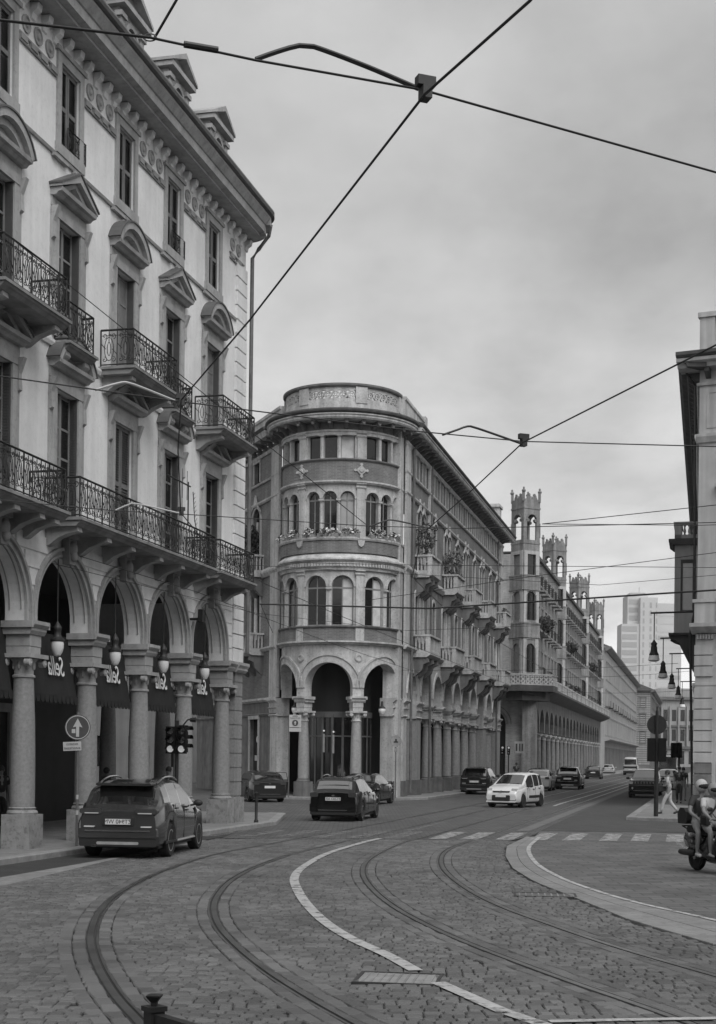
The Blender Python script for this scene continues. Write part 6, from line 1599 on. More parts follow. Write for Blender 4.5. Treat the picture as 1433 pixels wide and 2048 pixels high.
    sp.lathe([(0.06, 0.05), (0.06, 0.095), (0.01, 0.1)], axis='y', n=10); sp.lathe([(wr * 0.67, 0.09), (wr * 0.67, 0.105), (wr * 0.61, 0.105)], axis='y', n=20, cap=False)
    sp_me = sp.mesh('spokes', S.get('rimmat', 'rim'))
    for c in (xr, xf):
        for s in (1, -1):
            o = place('wheel', ty_me, root, (c - L_ / 2, s * (W / 2 - 0.125), wr), 0 if s > 0 else math.pi)
            r_ = place('rim', rm_me, o); place('spokes', sp_me, o)
    # mirrors
    if S.get('mirror'):
        mxp, mz = S['mirror']
        for s in (1, -1):
            b = MB(); b.ball((mxp - L_ / 2, s * (W / 2 + 0.10), mz), (0.07, 0.11, 0.075), 10, 7); b.tube([(mxp - L_ / 2, s * (W / 2 - 0.08), mz - 0.06), (mxp - L_ / 2, s * (W / 2 + 0.05), mz - 0.03)], 0.025, 5); b.obj('mirror', S.get('mirmat', pm_), root)
    # extra boxes: (name, material, x0,x1,y0,y1,z0,z1[,mirrored])
    for e in S.get('bits', []):
        nm, mt, x0, x1, y0, y1, z0, z1 = e[:8]
        for s in ((1, -1) if len(e) > 8 else (1,)):
            ya, yb = sorted((s * y0, s * y1)); c = min(0.03, (yb - ya) * 0.25, (z1 - z0) * 0.3)
            b = MB(); b.prism_x([(ya + c, z0), (yb - c, z0), (yb, z0 + c), (yb, z1 - c), (yb - c, z1), (ya + c, z1), (ya, z1 - c), (ya, z0 + c)], x0 - L_ / 2, x1 - L_ / 2); b.obj(nm, mt, root)
    if S.get('plate'):
        x0, z0, hwid, txt, rear = S['plate']
        pl = MB().box(x0 - L_ / 2 - 0.012, x0 - L_ / 2 + 0.012, -hwid, hwid, z0, z0 + 0.115).obj('number_plate', 'plate', root)
        if txt:
            me = text_mesh('plate_lettering', txt, 0.125, 'plate_ink', 0.002)
            o = place('plate_lettering', me, pl, (x0 - L_ / 2 + (-0.015 if rear else 0.015), 0, z0 + 0.057), rad(-90) if rear else rad(90))
    if S.get('rails'):
        for s in (1, -1):
            a, b_, yy = S['rails']; pts = []
            for i in range(9):
                x = a + (b_ - a) * i / 8; pts.append((x - L_ / 2, s * yy, lerp_pts(top, x) + 0.012 + 0.05 * math.sin(math.pi * i / 8) ** 0.5))
            MB().tube(pts, 0.022, 6).obj('roof_rail', 'chrome', root)
    # door seams and handles
    for x in S.get('seams', []):
        for s in (1, -1):
            y0 = hw(x); zb = lerp_pts(belt, x)
            MB().box(x - L_ / 2 - 0.004, x - L_ / 2 + 0.004, min(s * y0 * 0.95, s * (y0 + 0.002)), max(s * y0 * 0.95, s * (y0 + 0.002)), 0.36, zb - 0.03).obj('door_seam', 'car_plastic', root)
    for x in S.get('handles', []):
        for s in (1, -1):
            ya = hw(x) * 0.97; a, b_ = sorted((s * ya, s * (ya + 0.045))); MB().box(x - L_ / 2 - 0.09, x - L_ / 2 + 0.09, a, b_, lerp_pts(belt, x) - 0.12, lerp_pts(belt, x) - 0.085).obj('door_handle', S.get('handlemat', 'chrome'), root)
    return root

SUV = dict(L=4.475, W=1.85, H=1.65, wr=0.355, ax=(0.93, 3.60), sill=0.30, paint='car_grey', tumble=0.36,
           top=[(0, 0.98), (0.10, 1.06), (0.20, 1.10), (0.58, 1.50), (0.75, 1.56), (1.3, 1.635), (2.0, 1.65), (2.6, 1.60), (3.35, 1.13), (3.7, 1.07), (4.25, 0.97), (4.42, 0.82), (4.475, 0.62)],
           belt=[(0, 0.90), (0.5, 1.16), (1.0, 1.16), (2.2, 1.07), (3.3, 1.00), (4.475, 0.8)],
           side=[(0.62, 1.06), (1.12, 2.0), (2.08, 3.0)], ws=(2.66, 3.33), rw=(0.21, 0.58), mirror=(2.95, 1.10), mirmat='car_plastic', rails=(0.75, 2.5, 0.62), seams=(1.08, 2.05, 3.1), handles=(1.35, 2.3), plate=(-0.035, 0.72, 0.27, 'ZT940 WM', True),
           bits=[('tail_light', 'tail', -0.02, 0.30, 0.36, 0.83, 0.94, 1.05, 1), ('tail_light_strip', 'headlamp', -0.028, 0.0, 0.42, 0.72, 0.945, 0.965, 1), ('bumper', 'car_grey', -0.07, 0.30, -0.84, 0.84, 0.44, 0.64), ('bumper_trim', 'chrome', -0.085, 0.05, -0.70, 0.70, 0.575, 0.60), ('bumper_lower', 'car_plastic', -0.05, 0.35, -0.83, 0.83, 0.26, 0.46), ('skid_plate', 'rim', -0.06, 0.0, -0.45, 0.45, 0.30, 0.36),
                 ('reflector', 'headlamp', -0.075, 0.0, 0.5, 0.72, 0.66, 0.69, 1), ('spoiler', 'car_grey', 0.36, 0.72, -0.60, 0.60, 1.525, 1.575), ('plate_recess', 'car_plastic', -0.022, 0.02, -0.34, 0.34, 0.70, 0.88), ('wheel_arch', 'car_plastic', 0.45, 1.42, 0.905, 0.928, 0.30, 0.36, 1), ('sill_trim', 'rim', 1.4, 3.1, 0.87, 0.93, 0.30, 0.34, 1), ('badge', 'chrome', 0.085, 0.11, -0.085, 0.085, 0.985, 1.06), ('exhaust', 'chrome', -0.05, 0.1, 0.45, 0.58, 0.25, 0.30)])
HATCH = dict(L=4.25, W=1.78, H=1.47, wr=0.315, ax=(0.82, 3.42), sill=0.24, paint='car_black', tumble=0.40,
             top=[(0, 0.90), (0.08, 0.98), (0.18, 1.02), (0.55, 1.34), (0.8, 1.41), (1.5, 1.47), (2.2, 1.43), (3.05, 1.00), (3.5, 0.94), (4.0, 0.84), (4.2, 0.66), (4.25, 0.5)],
             belt=[(0, 0.84), (0.5, 1.02), (1.0, 1.0), (2.2, 0.95), (4.25, 0.7)], side=[(0.55, 0.95), (1.0, 1.75), (1.83, 2.72)], ws=(2.28, 3.02), rw=(0.19, 0.56), mirror=(2.7, 1.0), seams=(0.97, 1.79, 2.8), handles=(1.2, 2.0),
             plate=(-0.03, 0.66, 0.26, '', True), bits=[('tail_light', 'tail', -0.02, 0.28, 0.52, 0.80, 0.82, 0.97, 1), ('bumper', 'car_black', -0.06, 0.28, -0.80, 0.80, 0.32, 0.60), ('bumper_lower', 'car_plastic', -0.05, 0.3, -0.78, 0.78, 0.22, 0.36), ('bumper_trim', 'chrome', -0.068, 0, -0.5, 0.5, 0.37, 0.39), ('wiper', 'car_plastic', 0.22, 0.26, -0.3, 0.1, 1.07, 1.09), ('badge', 'chrome', -0.02, 0.03, -0.05, 0.05, 0.84, 0.90)])
def variant(base_, **kw):
    d = dict(base_); bp = kw.pop('paint', None)
    if bp:
        d['paint'] = bp; d['bits'] = [tuple([e[0], bp if e[1] in (base_['paint'],) else e[1]] + list(e[2:])) for e in base_['bits']]
    d.update(kw); return d
ESTATE = variant(HATCH, paint='car_black', L=4.45, top=[(0, 0.95), (0.1, 1.02), (0.18, 1.05), (0.42, 1.38), (0.7, 1.46), (1.6, 1.50), (2.35, 1.45), (3.2, 1.02), (3.7, 0.95), (4.2, 0.84), (4.4, 0.66), (4.45, 0.5)], ax=(0.85, 3.55), ws=(2.42, 3.18), rw=(0.19, 0.42), side=[(0.5, 1.0), (1.06, 1.9), (1.98, 2.86)], mirror=(2.85, 1.02), rails=(0.6, 2.3, 0.56), plate=(-0.03, 0.70, 0.26, 'FS283 AR', True))
SEDAN = variant(HATCH, paint='car_dark', L=4.5, top=[(0, 0.95), (0.06, 1.02), (0.5, 1.06), (1.15, 1.36), (1.5, 1.42), (2.1, 1.43), (2.6, 1.38), (3.3, 1.0), (3.8, 0.93), (4.3, 0.82), (4.46, 0.64), (4.5, 0.5)], ax=(0.95, 3.62), ws=(2.64, 3.28), rw=(0.55, 1.15), side=[(1.05, 1.35), (1.4, 2.1), (2.18, 3.0)], mirror=(2.95, 1.0), plate=(-0.03, 0.68, 0.26, '', True))
PANDA = dict(L=3.65, W=1.66, H=1.55, wr=0.30, ax=(0.62, 2.92), sill=0.24, paint='car_white', tumble=0.26, tf=0.16,
             top=[(0, 0.96), (0.05, 1.02), (0.10, 1.05), (0.25, 1.42), (0.4, 1.50), (1.1, 1.55), (1.75, 1.52), (2.0, 1.47), (2.75, 1.02), (3.3, 0.92), (3.55, 0.80), (3.65, 0.62)],
             belt=[(0, 0.90), (0.4, 0.98), (1.5, 0.92), (2.6, 0.90), (3.65, 0.72)], side=[(0.32, 0.72), (0.80, 1.42), (1.50, 2.42)], ws=(2.04, 2.73), rw=(0.10, 0.25), mirror=(2.35, 0.97), mirmat='car_plastic', seams=(0.76, 1.46, 2.5), handles=(0.95, 1.7), handlemat='car_plastic', spokes=8, rimmat='rail_dark',
             plate=(3.70, 0.47, 0.24, '', False),
             bits=[('grille', 'car_plastic', 3.55, 3.69, -0.42, 0.42, 0.30, 0.56), ('upper_grille', 'car_plastic', 3.56, 3.66, -0.40, 0.40, 0.70, 0.745), ('badge', 'chrome', 3.62, 3.685, -0.055, 0.055, 0.68, 0.765), ('fog_intake', 'car_plastic', 3.42, 3.64, 0.47, 0.70, 0.33, 0.47, 1), ('day_light', 'lit_soft', 3.45, 3.62, 0.56, 0.64, 0.52, 0.58, 1),
                   ('headlamp', 'headlamp', 3.30, 3.56, 0.46, 0.70, 0.70, 0.86, 1), ('bumper', 'car_white', 3.40, 3.68, -0.70, 0.70, 0.24, 0.31), ('side_moulding', 'car_plastic', 1.0, 2.3, 0.80, 0.845, 0.42, 0.54, 1), ('wiper', 'car_plastic', 2.68, 2.74, -0.5, 0.0, 1.055, 1.075), ('wiper', 'car_plastic', 2.68, 2.74, 0.05, 0.5, 1.055, 1.075)])
JEEP = dict(L=4.4, W=1.82, H=1.65, wr=0.36, ax=(0.85, 3.45), sill=0.30, paint='car_black', tumble=0.28, tf=0.12,
            top=[(0, 1.0), (0.1, 1.1), (0.35, 1.50), (0.6, 1.6), (1.5, 1.65), (2.2, 1.60), (2.95, 1.14), (3.6, 1.08), (4.2, 1.02), (4.36, 0.9), (4.4, 0.6)], belt=[(0, 0.95), (0.5, 1.08), (2.8, 1.02), (4.4, 0.85)],
            side=[(0.45, 0.9), (0.98, 1.7), (1.78, 2.6)], ws=(2.26, 2.93), rw=(0.12, 0.35), mirror=(2.6, 1.12), seams=(0.94, 1.74), plate=(4.44, 0.58, 0.25, '', False),
            bits=[('grille', 'car_plastic', 4.2, 4.405, -0.62, 0.62, 0.80, 0.95), ('bumper', 'car_black', 4.2, 4.46, -0.85, 0.85, 0.42, 0.72), ('headlamp', 'headlamp', 4.15, 4.39, 0.62, 0.84, 0.80, 0.94, 1), ('fog_lamp', 'headlamp', 4.44, 4.47, 0.60, 0.68, 0.5, 0.62, 1), ('bumper_trim', 'chrome', 4.40, 4.475, -0.6, 0.6, 0.40, 0.43)] + [('grille_slot', 'chrome', 4.40, 4.415, -0.52 + 0.17 * i, -0.46 + 0.17 * i, 0.81, 0.94) for i in range(7)])
VAN = dict(L=5.6, W=2.05, H=2.55, wr=0.36, ax=(0.95, 4.4), sill=0.32, paint='car_silver', tumble=0.09, tf=0.1, tr=0.04,
           top=[(0, 2.3), (0.04, 2.5), (0.3, 2.55), (4.2, 2.52), (4.5, 2.4), (5.1, 1.5), (5.5, 1.1), (5.6, 0.7)], belt=[(0, 1.45), (4.4, 1.4), (5.6, 0.9)], side=[(0.3, 1.4), (1.5, 2.8), (3.0, 4.2)], ws=(4.5, 5.08), rw=(-1, -0.5), mirror=(4.7, 1.6), plate=(-0.04, 0.7, 0.26, '', True), cat='van',
           bits=[('rear_pane', 'car_glass', -0.02, 0.02, -0.82, 0.82, 1.5, 2.25), ('bumper', 'car_plastic', -0.1, 0.2, -0.98, 0.98, 0.36, 0.62), ('tail_light', 'tail', -0.03, 0.05, 0.84, 0.98, 0.8, 1.3, 1), ('stripe', 'car_dark', -0.025, 0.0, -0.9, 0.9, 0.98, 1.25)])
BUS = dict(L=10.5, W=2.5, H=3.0, wr=0.48, ax=(2.6, 7.9), sill=0.35, paint='car_dark', tumble=0.04, tf=0.03, tr=0.03,
           top=[(0, 2.8), (0.05, 2.95), (0.4, 3.0), (10.1, 3.0), (10.45, 2.9), (10.5, 2.7)], belt=[(0, 1.3), (10.5, 1.2)], side=[(0.4, 2.5), (2.6, 5.0), (5.1, 7.4), (7.5, 9.8)], ws=(-2, -1), rw=(-2, -1), cat='bus', plate=(10.53, 0.6, 0.26, '', False),
           bits=[('windscreen', 'car_glass', 10.48, 10.53, -1.1, 1.1, 1.1, 2.5), ('route_display', 'car_silver', 10.48, 10.54, -1.0, 1.0, 2.62, 2.86), ('headlamp', 'headlamp', 10.46, 10.54, 0.85, 1.1, 0.7, 0.88, 1)])
car('grey_suv', 'dark grey suv with silver roof rails seen from behind in the left lane', (-4.75, 32.0), 6.5, SUV)
car('black_estate_car', 'black estate car driving away in the middle of the junction', (-0.40, 50.2), 11.0, ESTATE)
car('dark_saloon_car', 'dark saloon car ahead of the black estate, half hidden behind it', (0.45, 66.3), 15.0, SEDAN)
pk = car('parked_hatchback', 'dark hatchback stopped in the side street with a front door open', (-4.85, 68.8), -20.0, variant(HATCH, paint='car_dark'))
dr = MB(); dr.prism_x([(0.0, 0.36), (0.86, 0.36), (0.92, 0.9), (0.0, 0.95)], -0.03, 0.03); d_ = dr.obj('open_door', 'car_dark', pk, (0.62, -0.88, 0.0), rad(180 + 8)); MB().tube([(0, 0, 0.95), (0.0, 0.25, 1.38), (0, 0.8, 1.36), (0, 0.9, 0.92)], 0.02, 5).obj('window_frame', 'car_plastic', d_)
car('white_compact_car', 'small white boxy car with black grille driving towards the camera', (7.2, 64.8), 207.0, PANDA)
car('dark_people_carrier', 'dark people carrier parked by the arcade behind the white car', (7.5, 87.5), 13.4, variant(SUV, paint='car_dark', H=1.75, plate=(-0.035, 0.72, 0.27, '', True), rails=None))
car('black_suv', 'black suv driving away beyond the white car', (15.6, 104.5), 13.4, variant(SUV, paint='car_black', plate=(-0.035, 0.72, 0.27, '', True), rails=None))
car('dark_hatchback', 'dark hatchback farther along, ahead of the black suv', (26.6, 160.0), 13.4, variant(HATCH, paint='car_dark'))
car('silver_hatchback', 'small pale hatchback in the distance left of the van', (37.6, 213.0), 13.4, variant(HATCH, paint='car_silver'))
car('silver_van', 'tall silver minibus van seen from behind in the distance', (39.3, 204.5), 13.4, VAN, group='large vehicles down the street')
car('black_off_roader', 'black off-roader facing the camera behind the right traffic light', (17.0, 84.0), 194.0, JEEP)
car('pale_car', 'pale car behind the black off-roader', (21.9, 100.5), 194.0, variant(PANDA, paint='car_silver'))
car('dark_bus', 'dark bus approaching far down the street behind the traffic light', (41.5, 190.0), 193.6, BUS, group='large vehicles down the street')
car('parked_silver_car', 'silver car parked along the arcade just beyond the white car', (12.6, 98.0), 13.4, variant(HATCH, paint='car_silver'))
car('parked_dark_car', 'dark car parked along the arcade behind the silver one', (14.4, 113.0), 13.4, variant(HATCH, paint='car_black'))
# white sedan-like roof rack items
# ---------------------------------------------------------------- street furniture
def rot2(x, y, a): return (x * math.cos(a) - y * math.sin(a), x * math.sin(a) + y * math.cos(a))
# round arrow sign by the second column
p = lw(-12.95, -0.62)
t = thing('direction_sign', 'round dark sign with white upward arrow on a pole before the second column', 'road sign', (p[0], p[1], 0.12), rad(4))
MB().tube([(0, 0.03, 0), (0, 0.03, 3.0)], 0.03, 8).obj('pole', 'gutter_metal', t)
d = MB().lathe([(0.27, 0.012), (0.285, 0.0), (0.285, -0.02), (0.27, -0.022)], (0, 0, 2.66), axis='y', n=32).obj('disc', 'sign_blue', t)
MB().arc(0, 2.66, 0.25, 0.268, -0.027, -0.0225, 0, 2 * math.pi, 32).obj('rim', 'sign_white', d)
MB().prism_y([(-0.033, 2.45), (0.033, 2.45), (0.033, 2.68), (0.105, 2.66), (0.0, 2.86), (-0.105, 2.66), (-0.033, 2.68)], -0.028, -0.0225).obj('arrow', 'sign_white', d)
MB().box(-0.13, -0.05, -0.029, -0.0225, 2.53, 2.62).obj('sticker', 'sign_white', d)
pl = MB().box(-0.2, 0.2, -0.02, 0.0, 2.14, 2.34).obj('plate', 'sign_white', t); pl.rotation_euler = (0, rad(-3), 0)
o = place('plate_text', text_mesh('plate_text', 'eccetto', 0.085, 'plate_ink', 0.002), pl, (0, -0.024, 2.29)); o = place('plate_text', text_mesh('plate_text', 'autorizzati', 0.085, 'plate_ink', 0.002), pl, (0, -0.024, 2.20))
MB().lathe([(0.032, 0), (0.032, 0.1)], (0, 0.03, 1.05), n=8).obj('reflective_band', 'sign_white', t); MB().lathe([(0.032, 0), (0.032, 0.1)], (0, 0.03, 0.7), n=8).obj('reflective_band', 'sign_white', t)

def traffic_head(root, x, y, z, lit=None, rz=0.0, k_=1.0):
    b = MB(); b.box(-0.12 * k_, 0.12 * k_, 0.0, 0.16 * k_, -0.36 * k_, 0.36 * k_)
    h = b.obj('signal_head', 'signal_black', root, (x, y, z), rz)
    for i in range(3):
        zz = (0.235 - 0.235 * i) * k_
        l_ = MB().lathe([(0.09 * k_, 0.0), (0.085 * k_, -0.012), (0.01, -0.02)], (0, 0, zz), axis='y', n=16); l_.obj('lens', 'lit' if lit == i else 'car_glass', h)
        v = MB(); n = 8
        for j in range(n):
            a0 = math.pi * (j / n) * 1.0; a1 = math.pi * ((j + 1) / n); r = 0.105 * k_
            v.add([(r * math.cos(a0), 0, zz + r * math.sin(a0)), (r * math.cos(a1), 0, zz + r * math.sin(a1)), (r * math.cos(a1), -0.17 * k_, zz + r * math.sin(a1)), (r * math.cos(a0), -0.17 * k_, zz + r * math.sin(a0))], [(0, 1, 2, 3)])
        v.obj('visor', 'signal_black', h)
    return h
p = lw(-6.9, -0.6)
t = thing('traffic_light', 'twin headed traffic light with lower lamps lit, just beyond the grey suv', 'traffic light', (p[0], p[1], 0.12), rad(-6))
MB().tube([(0, 0.1, 0), (0, 0.1, 2.95)], 0.05, 8).obj('pole', 'iron', t)
traffic_head(t, -0.15, -0.05, 2.46, 2); traffic_head(t, 0.15, -0.05, 2.46, 2); traffic_head(t, 0.22, 0.2, 2.5, None, rad(75))
MB().box(-0.05, 0.05, 0.02, 0.12, 2.82, 2.98).obj('cap', 'iron', t); MB().tube([(0.12, 0.1, 2.8), (0.28, 0.1, 3.0), (0.42, 0.05, 3.02)], 0.02, 5).obj('detector_arm', 'iron', t); MB().lathe([(0.05, 0), (0.07, 0.16)], (0.36, 0.05, 3.0), axis='x', n=8).obj('detector', 'iron', t)
t = thing('traffic_light', 'dark traffic light post with round sign back on the right pavement corner', 'traffic light', (11.0, 52.4, 0.12), rad(170))
MB().tube([(0, 0, 0), (0, 0, 1.1), (0, 0, 3.9)], [0.085, 0.085, 0.055], 10).obj('pole', 'iron', t)
traffic_head(t, -0.2, -0.06, 2.45, None, 0, 1.2); traffic_head(t, 0.2, -0.06, 2.45, None, 0, 1.2)
MB().lathe([(0.36, 0), (0.36, 0.02)], (0, -0.09, 3.38), axis='y', n=28).obj('sign_disc', 'iron', t); MB().box(-0.02, 0.02, -0.07, -0.06, 2.95, 3.85).obj('sign_bracket', 'kerb', t); MB().tube([(0, 0, 3.9), (0, 0, 4.05)], 0.03, 6).obj('cap', 'iron', t)
for i, (x, y, lab) in enumerate(((11.05, 113.6, 'small lit traffic light at the far end of the brick arcade'), (12.6, 119.0, 'small lit traffic light in the gap before the turreted building'), (12.1, 119.2, 'second lit traffic light in the gap before the turreted building'))):
    t = thing('traffic_light', lab, 'traffic light', (x, y, 0.1), 0, 'far traffic lights'); MB().tube([(0, 0.1, 0), (0, 0.1, 3.1)], 0.05, 6).obj('pole', 'iron', t); traffic_head(t, 0, -0.06, 2.75, 0)
t = thing('traffic_light', 'dark signal post farther along the right pavement', 'traffic light', (20.2, 89.5, 0.12), rad(180)); MB().tube([(0, 0, 0), (0, 0, 3.2)], 0.07, 8).obj('pole', 'iron', t); traffic_head(t, 0, -0.08, 2.7, None, 0, 1.3); traffic_head(t, 0.35, -0.08, 2.7, None, 0, 1.3)
# signs by the bow
t = thing('round_sign', 'round road sign on a thin pole before the right pier of the bow', 'road sign', (1.9, 71.7, 0.12), 0)
MB().tube([(0, 0.03, 0), (0, 0.03, 3.1)], 0.035, 7).obj('pole', 'gutter_metal', t); d = MB().lathe([(0.3, 0.0), (0.3, -0.02)], (0, 0, 2.88), axis='y', n=28).obj('disc', 'trim_dark', t)
MB().arc(0, 2.88, 0.235, 0.30, -0.028, -0.021, 0, 2 * math.pi, 28).obj('rim', 'plinth', d); MB().box(-0.11, 0.11, -0.03, -0.021, 2.8, 2.87).box(-0.04, 0.05, -0.03, -0.021, 2.87, 2.99).obj('pictogram', 'asphalt', d); MB().box(-0.08, 0.08, -0.01, 0.01, 2.33, 2.52).obj('plate', 'trim_dark', t)
t = thing('zone_sign', 'white rectangular notice with round symbol on a pole left of the bow arches', 'road sign', (-3.15, 70.9, 0.12), 0)
MB().tube([(-0.3, 0.05, 0), (-0.3, 0.05, 4.15)], 0.035, 7).obj('pole', 'gutter_metal', t); pl = MB().box(-0.3, 0.3, -0.02, 0.0, 3.5, 4.12).obj('plate', 'sign_white', t)
MB().lathe([(0.155, 0.0), (0.155, -0.012)], (0, -0.021, 3.72), axis='y', n=20).obj('disc', 'sign_blue', pl); MB().prism_y([(-0.03, 3.62), (0.03, 3.62), (0.03, 3.72), (0.055, 3.74), (0.0, 3.82), (-0.055, 3.74), (-0.03, 3.72)], -0.04, -0.034).obj('pictogram', 'sign_white', pl)
place('sign_text', text_mesh('sign_text', 'AREA', 0.11, 'plate_ink', 0.002), pl, (0, -0.024, 4.05)); place('sign_text', text_mesh('sign_text', 'PEDONALE', 0.10, 'plate_ink', 0.002), pl, (0, -0.024, 3.95))
MB().box(-0.3, 0.3, -0.02, 0.0, 3.28, 3.47).obj('lower_plate', 'sign_white', t)
t = thing('street_panel', 'grey rectangular panel on a post before the turreted building corner', 'sign', (14.25, 126.0, 0.1), 0); MB().tube([(0.2, 0, 0), (0.2, 0, 2.6)], 0.05, 6).obj('pole', 'gutter_metal', t); MB().box(-0.45, 0.5, -0.06, 0, 2.55, 3.6).obj('panel', 'trim_dark', t); MB().box(-0.3, -0.15, -0.07, -0.06, 2.75, 3.4).box(0.0, 0.12, -0.07, -0.06, 2.75, 3.4).box(0.22, 0.36, -0.07, -0.06, 2.75, 3.4).obj('panel_marks', 'asphalt', t)
# bollards
def bollard(x, y, z, lab, h=0.95):
    t = thing('bollard', lab, 'bollard', (x, y, z), 0, 'iron bollards'); MB().lathe([(0.07, 0), (0.07, 0.06), (0.045, 0.1), (0.045, h - 0.12)], n=10).obj('post', 'iron', t); MB().lathe([(0.045, h - 0.12), (0.055, h - 0.1), (0.055, h - 0.03), (0.02, h)], n=10).obj('cap', 'iron', t)
p = lw(-0.4, -0.72); bollard(p[0], p[1], 0.12, 'dark iron bollard before the corner pier beside the grey suv')
p = lw(-12.2, -0.5); bollard(p[0], p[1], 0.12, 'iron bollard beside the bicycle at the second column')
# foreground iron rail
t = thing('iron_railing', 'square iron post with knob and top bar at the bottom edge', 'railing', (-1.045, 7.4, -0.045), rad(-52))
b = MB().box(-0.04, 0.04, -0.04, 0.04, 0, 0.93); b.box(-0.05, 0.05, -0.05, 0.05, 0.91, 0.935); b.obj('post', 'iron', t)
MB().lathe([(0.02, 0.935), (0.022, 0.955), (0.05, 0.985), (0.052, 0.992), (0.03, 0.997)], n=4, smooth=False).obj('knob', 'iron', t)
MB().box(0.045, 2.0, -0.025, 0.025, 0.85, 0.90).obj('top_bar', 'iron', t); MB().box(0.045, 2.0, -0.02, 0.02, 0.3, 0.34).obj('lower_bar', 'iron', t); MB().box(2.0, 2.09, -0.045, 0.045, 0, 0.93).obj('post', 'iron', t)
# bicycle behind the suv
p = lw(-11.6, -0.42)
t = thing('bicycle', 'dark bicycle leaning by the second column, partly hidden by the grey suv', 'bicycle', (p[0], p[1], 0.12), rad(90) - LT)
for x, nm in ((-0.52, 'rear_wheel'), (0.52, 'front_wheel')):
    w_ = MB().tube([(x + 0.33 * math.cos(a * math.pi / 14), 0, 0.34 + 0.33 * math.sin(a * math.pi / 14)) for a in range(28)], 0.016, 5, closed=True).obj('wheel', 'tyre', t)
    sp = MB()
    for a in range(12): sp.tube([(x, 0, 0.34), (x + 0.31 * math.cos(a * math.pi / 6), 0, 0.34 + 0.31 * math.sin(a * math.pi / 6))], 0.003, 3)
    sp.obj('spokes', 'rim', w_)
MB().tube([(-0.52, 0, 0.34), (-0.08, 0, 0.3), (0.36, 0, 0.72), (-0.2, 0, 0.78), (-0.08, 0, 0.3)], 0.017, 6).tube([(-0.52, 0, 0.34), (-0.2, 0, 0.78)], 0.012, 5).obj('frame', 'iron', t)
MB().tube([(0.52, 0, 0.34), (0.36, 0, 0.74), (0.33, 0, 0.98)], 0.016, 6).obj('fork', 'iron', t); MB().tube([(0.25, -0.28, 1.0), (0.36, -0.15, 1.0), (0.36, 0.15, 1.0), (0.25, 0.28, 1.0)], 0.014, 6).obj('handlebar', 'iron', t); MB().tube([(-0.2, 0, 0.78), (-0.24, 0, 0.92)], 0.013, 5).obj('seat_post', 'rim', t); MB().ball((-0.24, 0, 0.95), (0.14, 0.08, 0.04), 10, 6).obj('saddle', 'cloth_black', t)
# folded parasol in the arcade
t = thing('folded_parasol', 'folded pale parasol standing in the arcade behind the third column', 'parasol', (-5.95, 40.4, 0.12), 0); MB().tube([(0, 0, 0), (0, 0, 2.3)], 0.02, 6).obj('pole', 'iron', t); MB().lathe([(0.13, 0.75), (0.11, 0.9), (0.08, 1.6), (0.02, 2.28)], n=9).obj('canopy', 'cloth_grey', t); MB().lathe([(0.25, 0), (0.25, 0.08), (0.05, 0.1)], n=12).obj('foot', 'plinth', t)
# television aerial fixed to the long balcony
p = lw(-7.0, -0.9)
t = thing('comb_aerial', 'comb shaped aerial on the long first floor balcony', 'aerial', (p[0], p[1], 8.25), rad(90) - LT)
MB().tube([(0, 0, 0), (0, 0, 1.15)], 0.02, 5).obj('mast', 'iron', t)
b = MB(); b.tube([(-1.5, 0, 1.05), (0.15, 0, 1.05)], 0.022, 5)
for i in range(5): b.tube([(-1.45 + 0.34 * i, 0, 0.65), (-1.45 + 0.34 * i, 0, 1.42)], 0.008, 4)
b.obj('boom', 'iron', t)
b = MB(); b.tube([(0.35, 0, 0.95), (0.5, 0, 0.2), (0.75, 0, -0.15)], 0.012, 4)
for i in range(8): b.tube([(0.36 + 0.03 * i, 0.0, 0.85 - 0.11 * i), (0.75 + 0.03 * i, 0.1, 1.0 - 0.11 * i)], 0.007, 4)
b.obj('fan', 'iron', t)

# ---------------------------------------------------------------- overhead wires
def wire(name, lab, pts, r, m='wire', sag=0.0, cat='wire', group='overhead tram wires'):
    b = MB()
    if sag:
        q = []
        for a, c in zip(pts, pts[1:]):
            for i in range(10):
                f = i / 10; q.append((a[0] + (c[0] - a[0]) * f, a[1] + (c[1] - a[1]) * f, a[2] + (c[2] - a[2]) * f - sag * 4 * f * (1 - f)))
        pts = q + [pts[-1]]
    o = b.tube(pts, r, 6).obj(name, m); return tag(o, lab, cat, group)
def bow(pts, lab, m='lamp_metal', loc=None):
    P = smooth_poly(pts, 0.06); o = MB().tube([tuple(p) for p in P], 0.014, 6).obj('pull_off_bow', m); return tag(o, lab, 'wire fitting', 'pull-off bows on the wires')
wire('contact_wire', 'thick contact wire running down from the top edge to the left balconies', [(1.9, 3.6, 6.0), (0.82, 7.13, 6.0), (0.34, 8.15, 6.0), (-0.99, 12.42, 6.0), (-1.94, 15.25, 6.0), (-2.29, 17.75, 6.0), (-2.83, 22.34, 6.0), (-2.75, 27.0, 6.0), (-2.1, 31.5, 6.0), (-0.4, 39.0, 6.0), (5, 62, 6.0), (20, 125, 6.0)], 0.0085)
wire('contact_wire', 'contact wire rising to the right from the centre clamp over the right track', [(5.3, 6.4, 6.0), (3.23, 13.0, 6.0), (1.94, 17.11, 6.0), (1.6, 19.99, 6.0), (1.05, 24.2, 6.0), (1.1, 30, 6.0), (2.2, 36.5, 6.0), (8, 61, 6.0), (23, 124, 6.0)], 0.0085)
wire('span_wire', 'span wire entering at the upper left corner', [(-7.0, 6.8, 6.6), (-1.98, 7.67, 6.15), (-1.18, 7.74, 6.1)], 0.008)
wire('span_wire', 'short stay wire rising from the ring at upper left', [(-1.16, 7.80, 6.13), (-0.6, 6.6, 6.2)], 0.008)
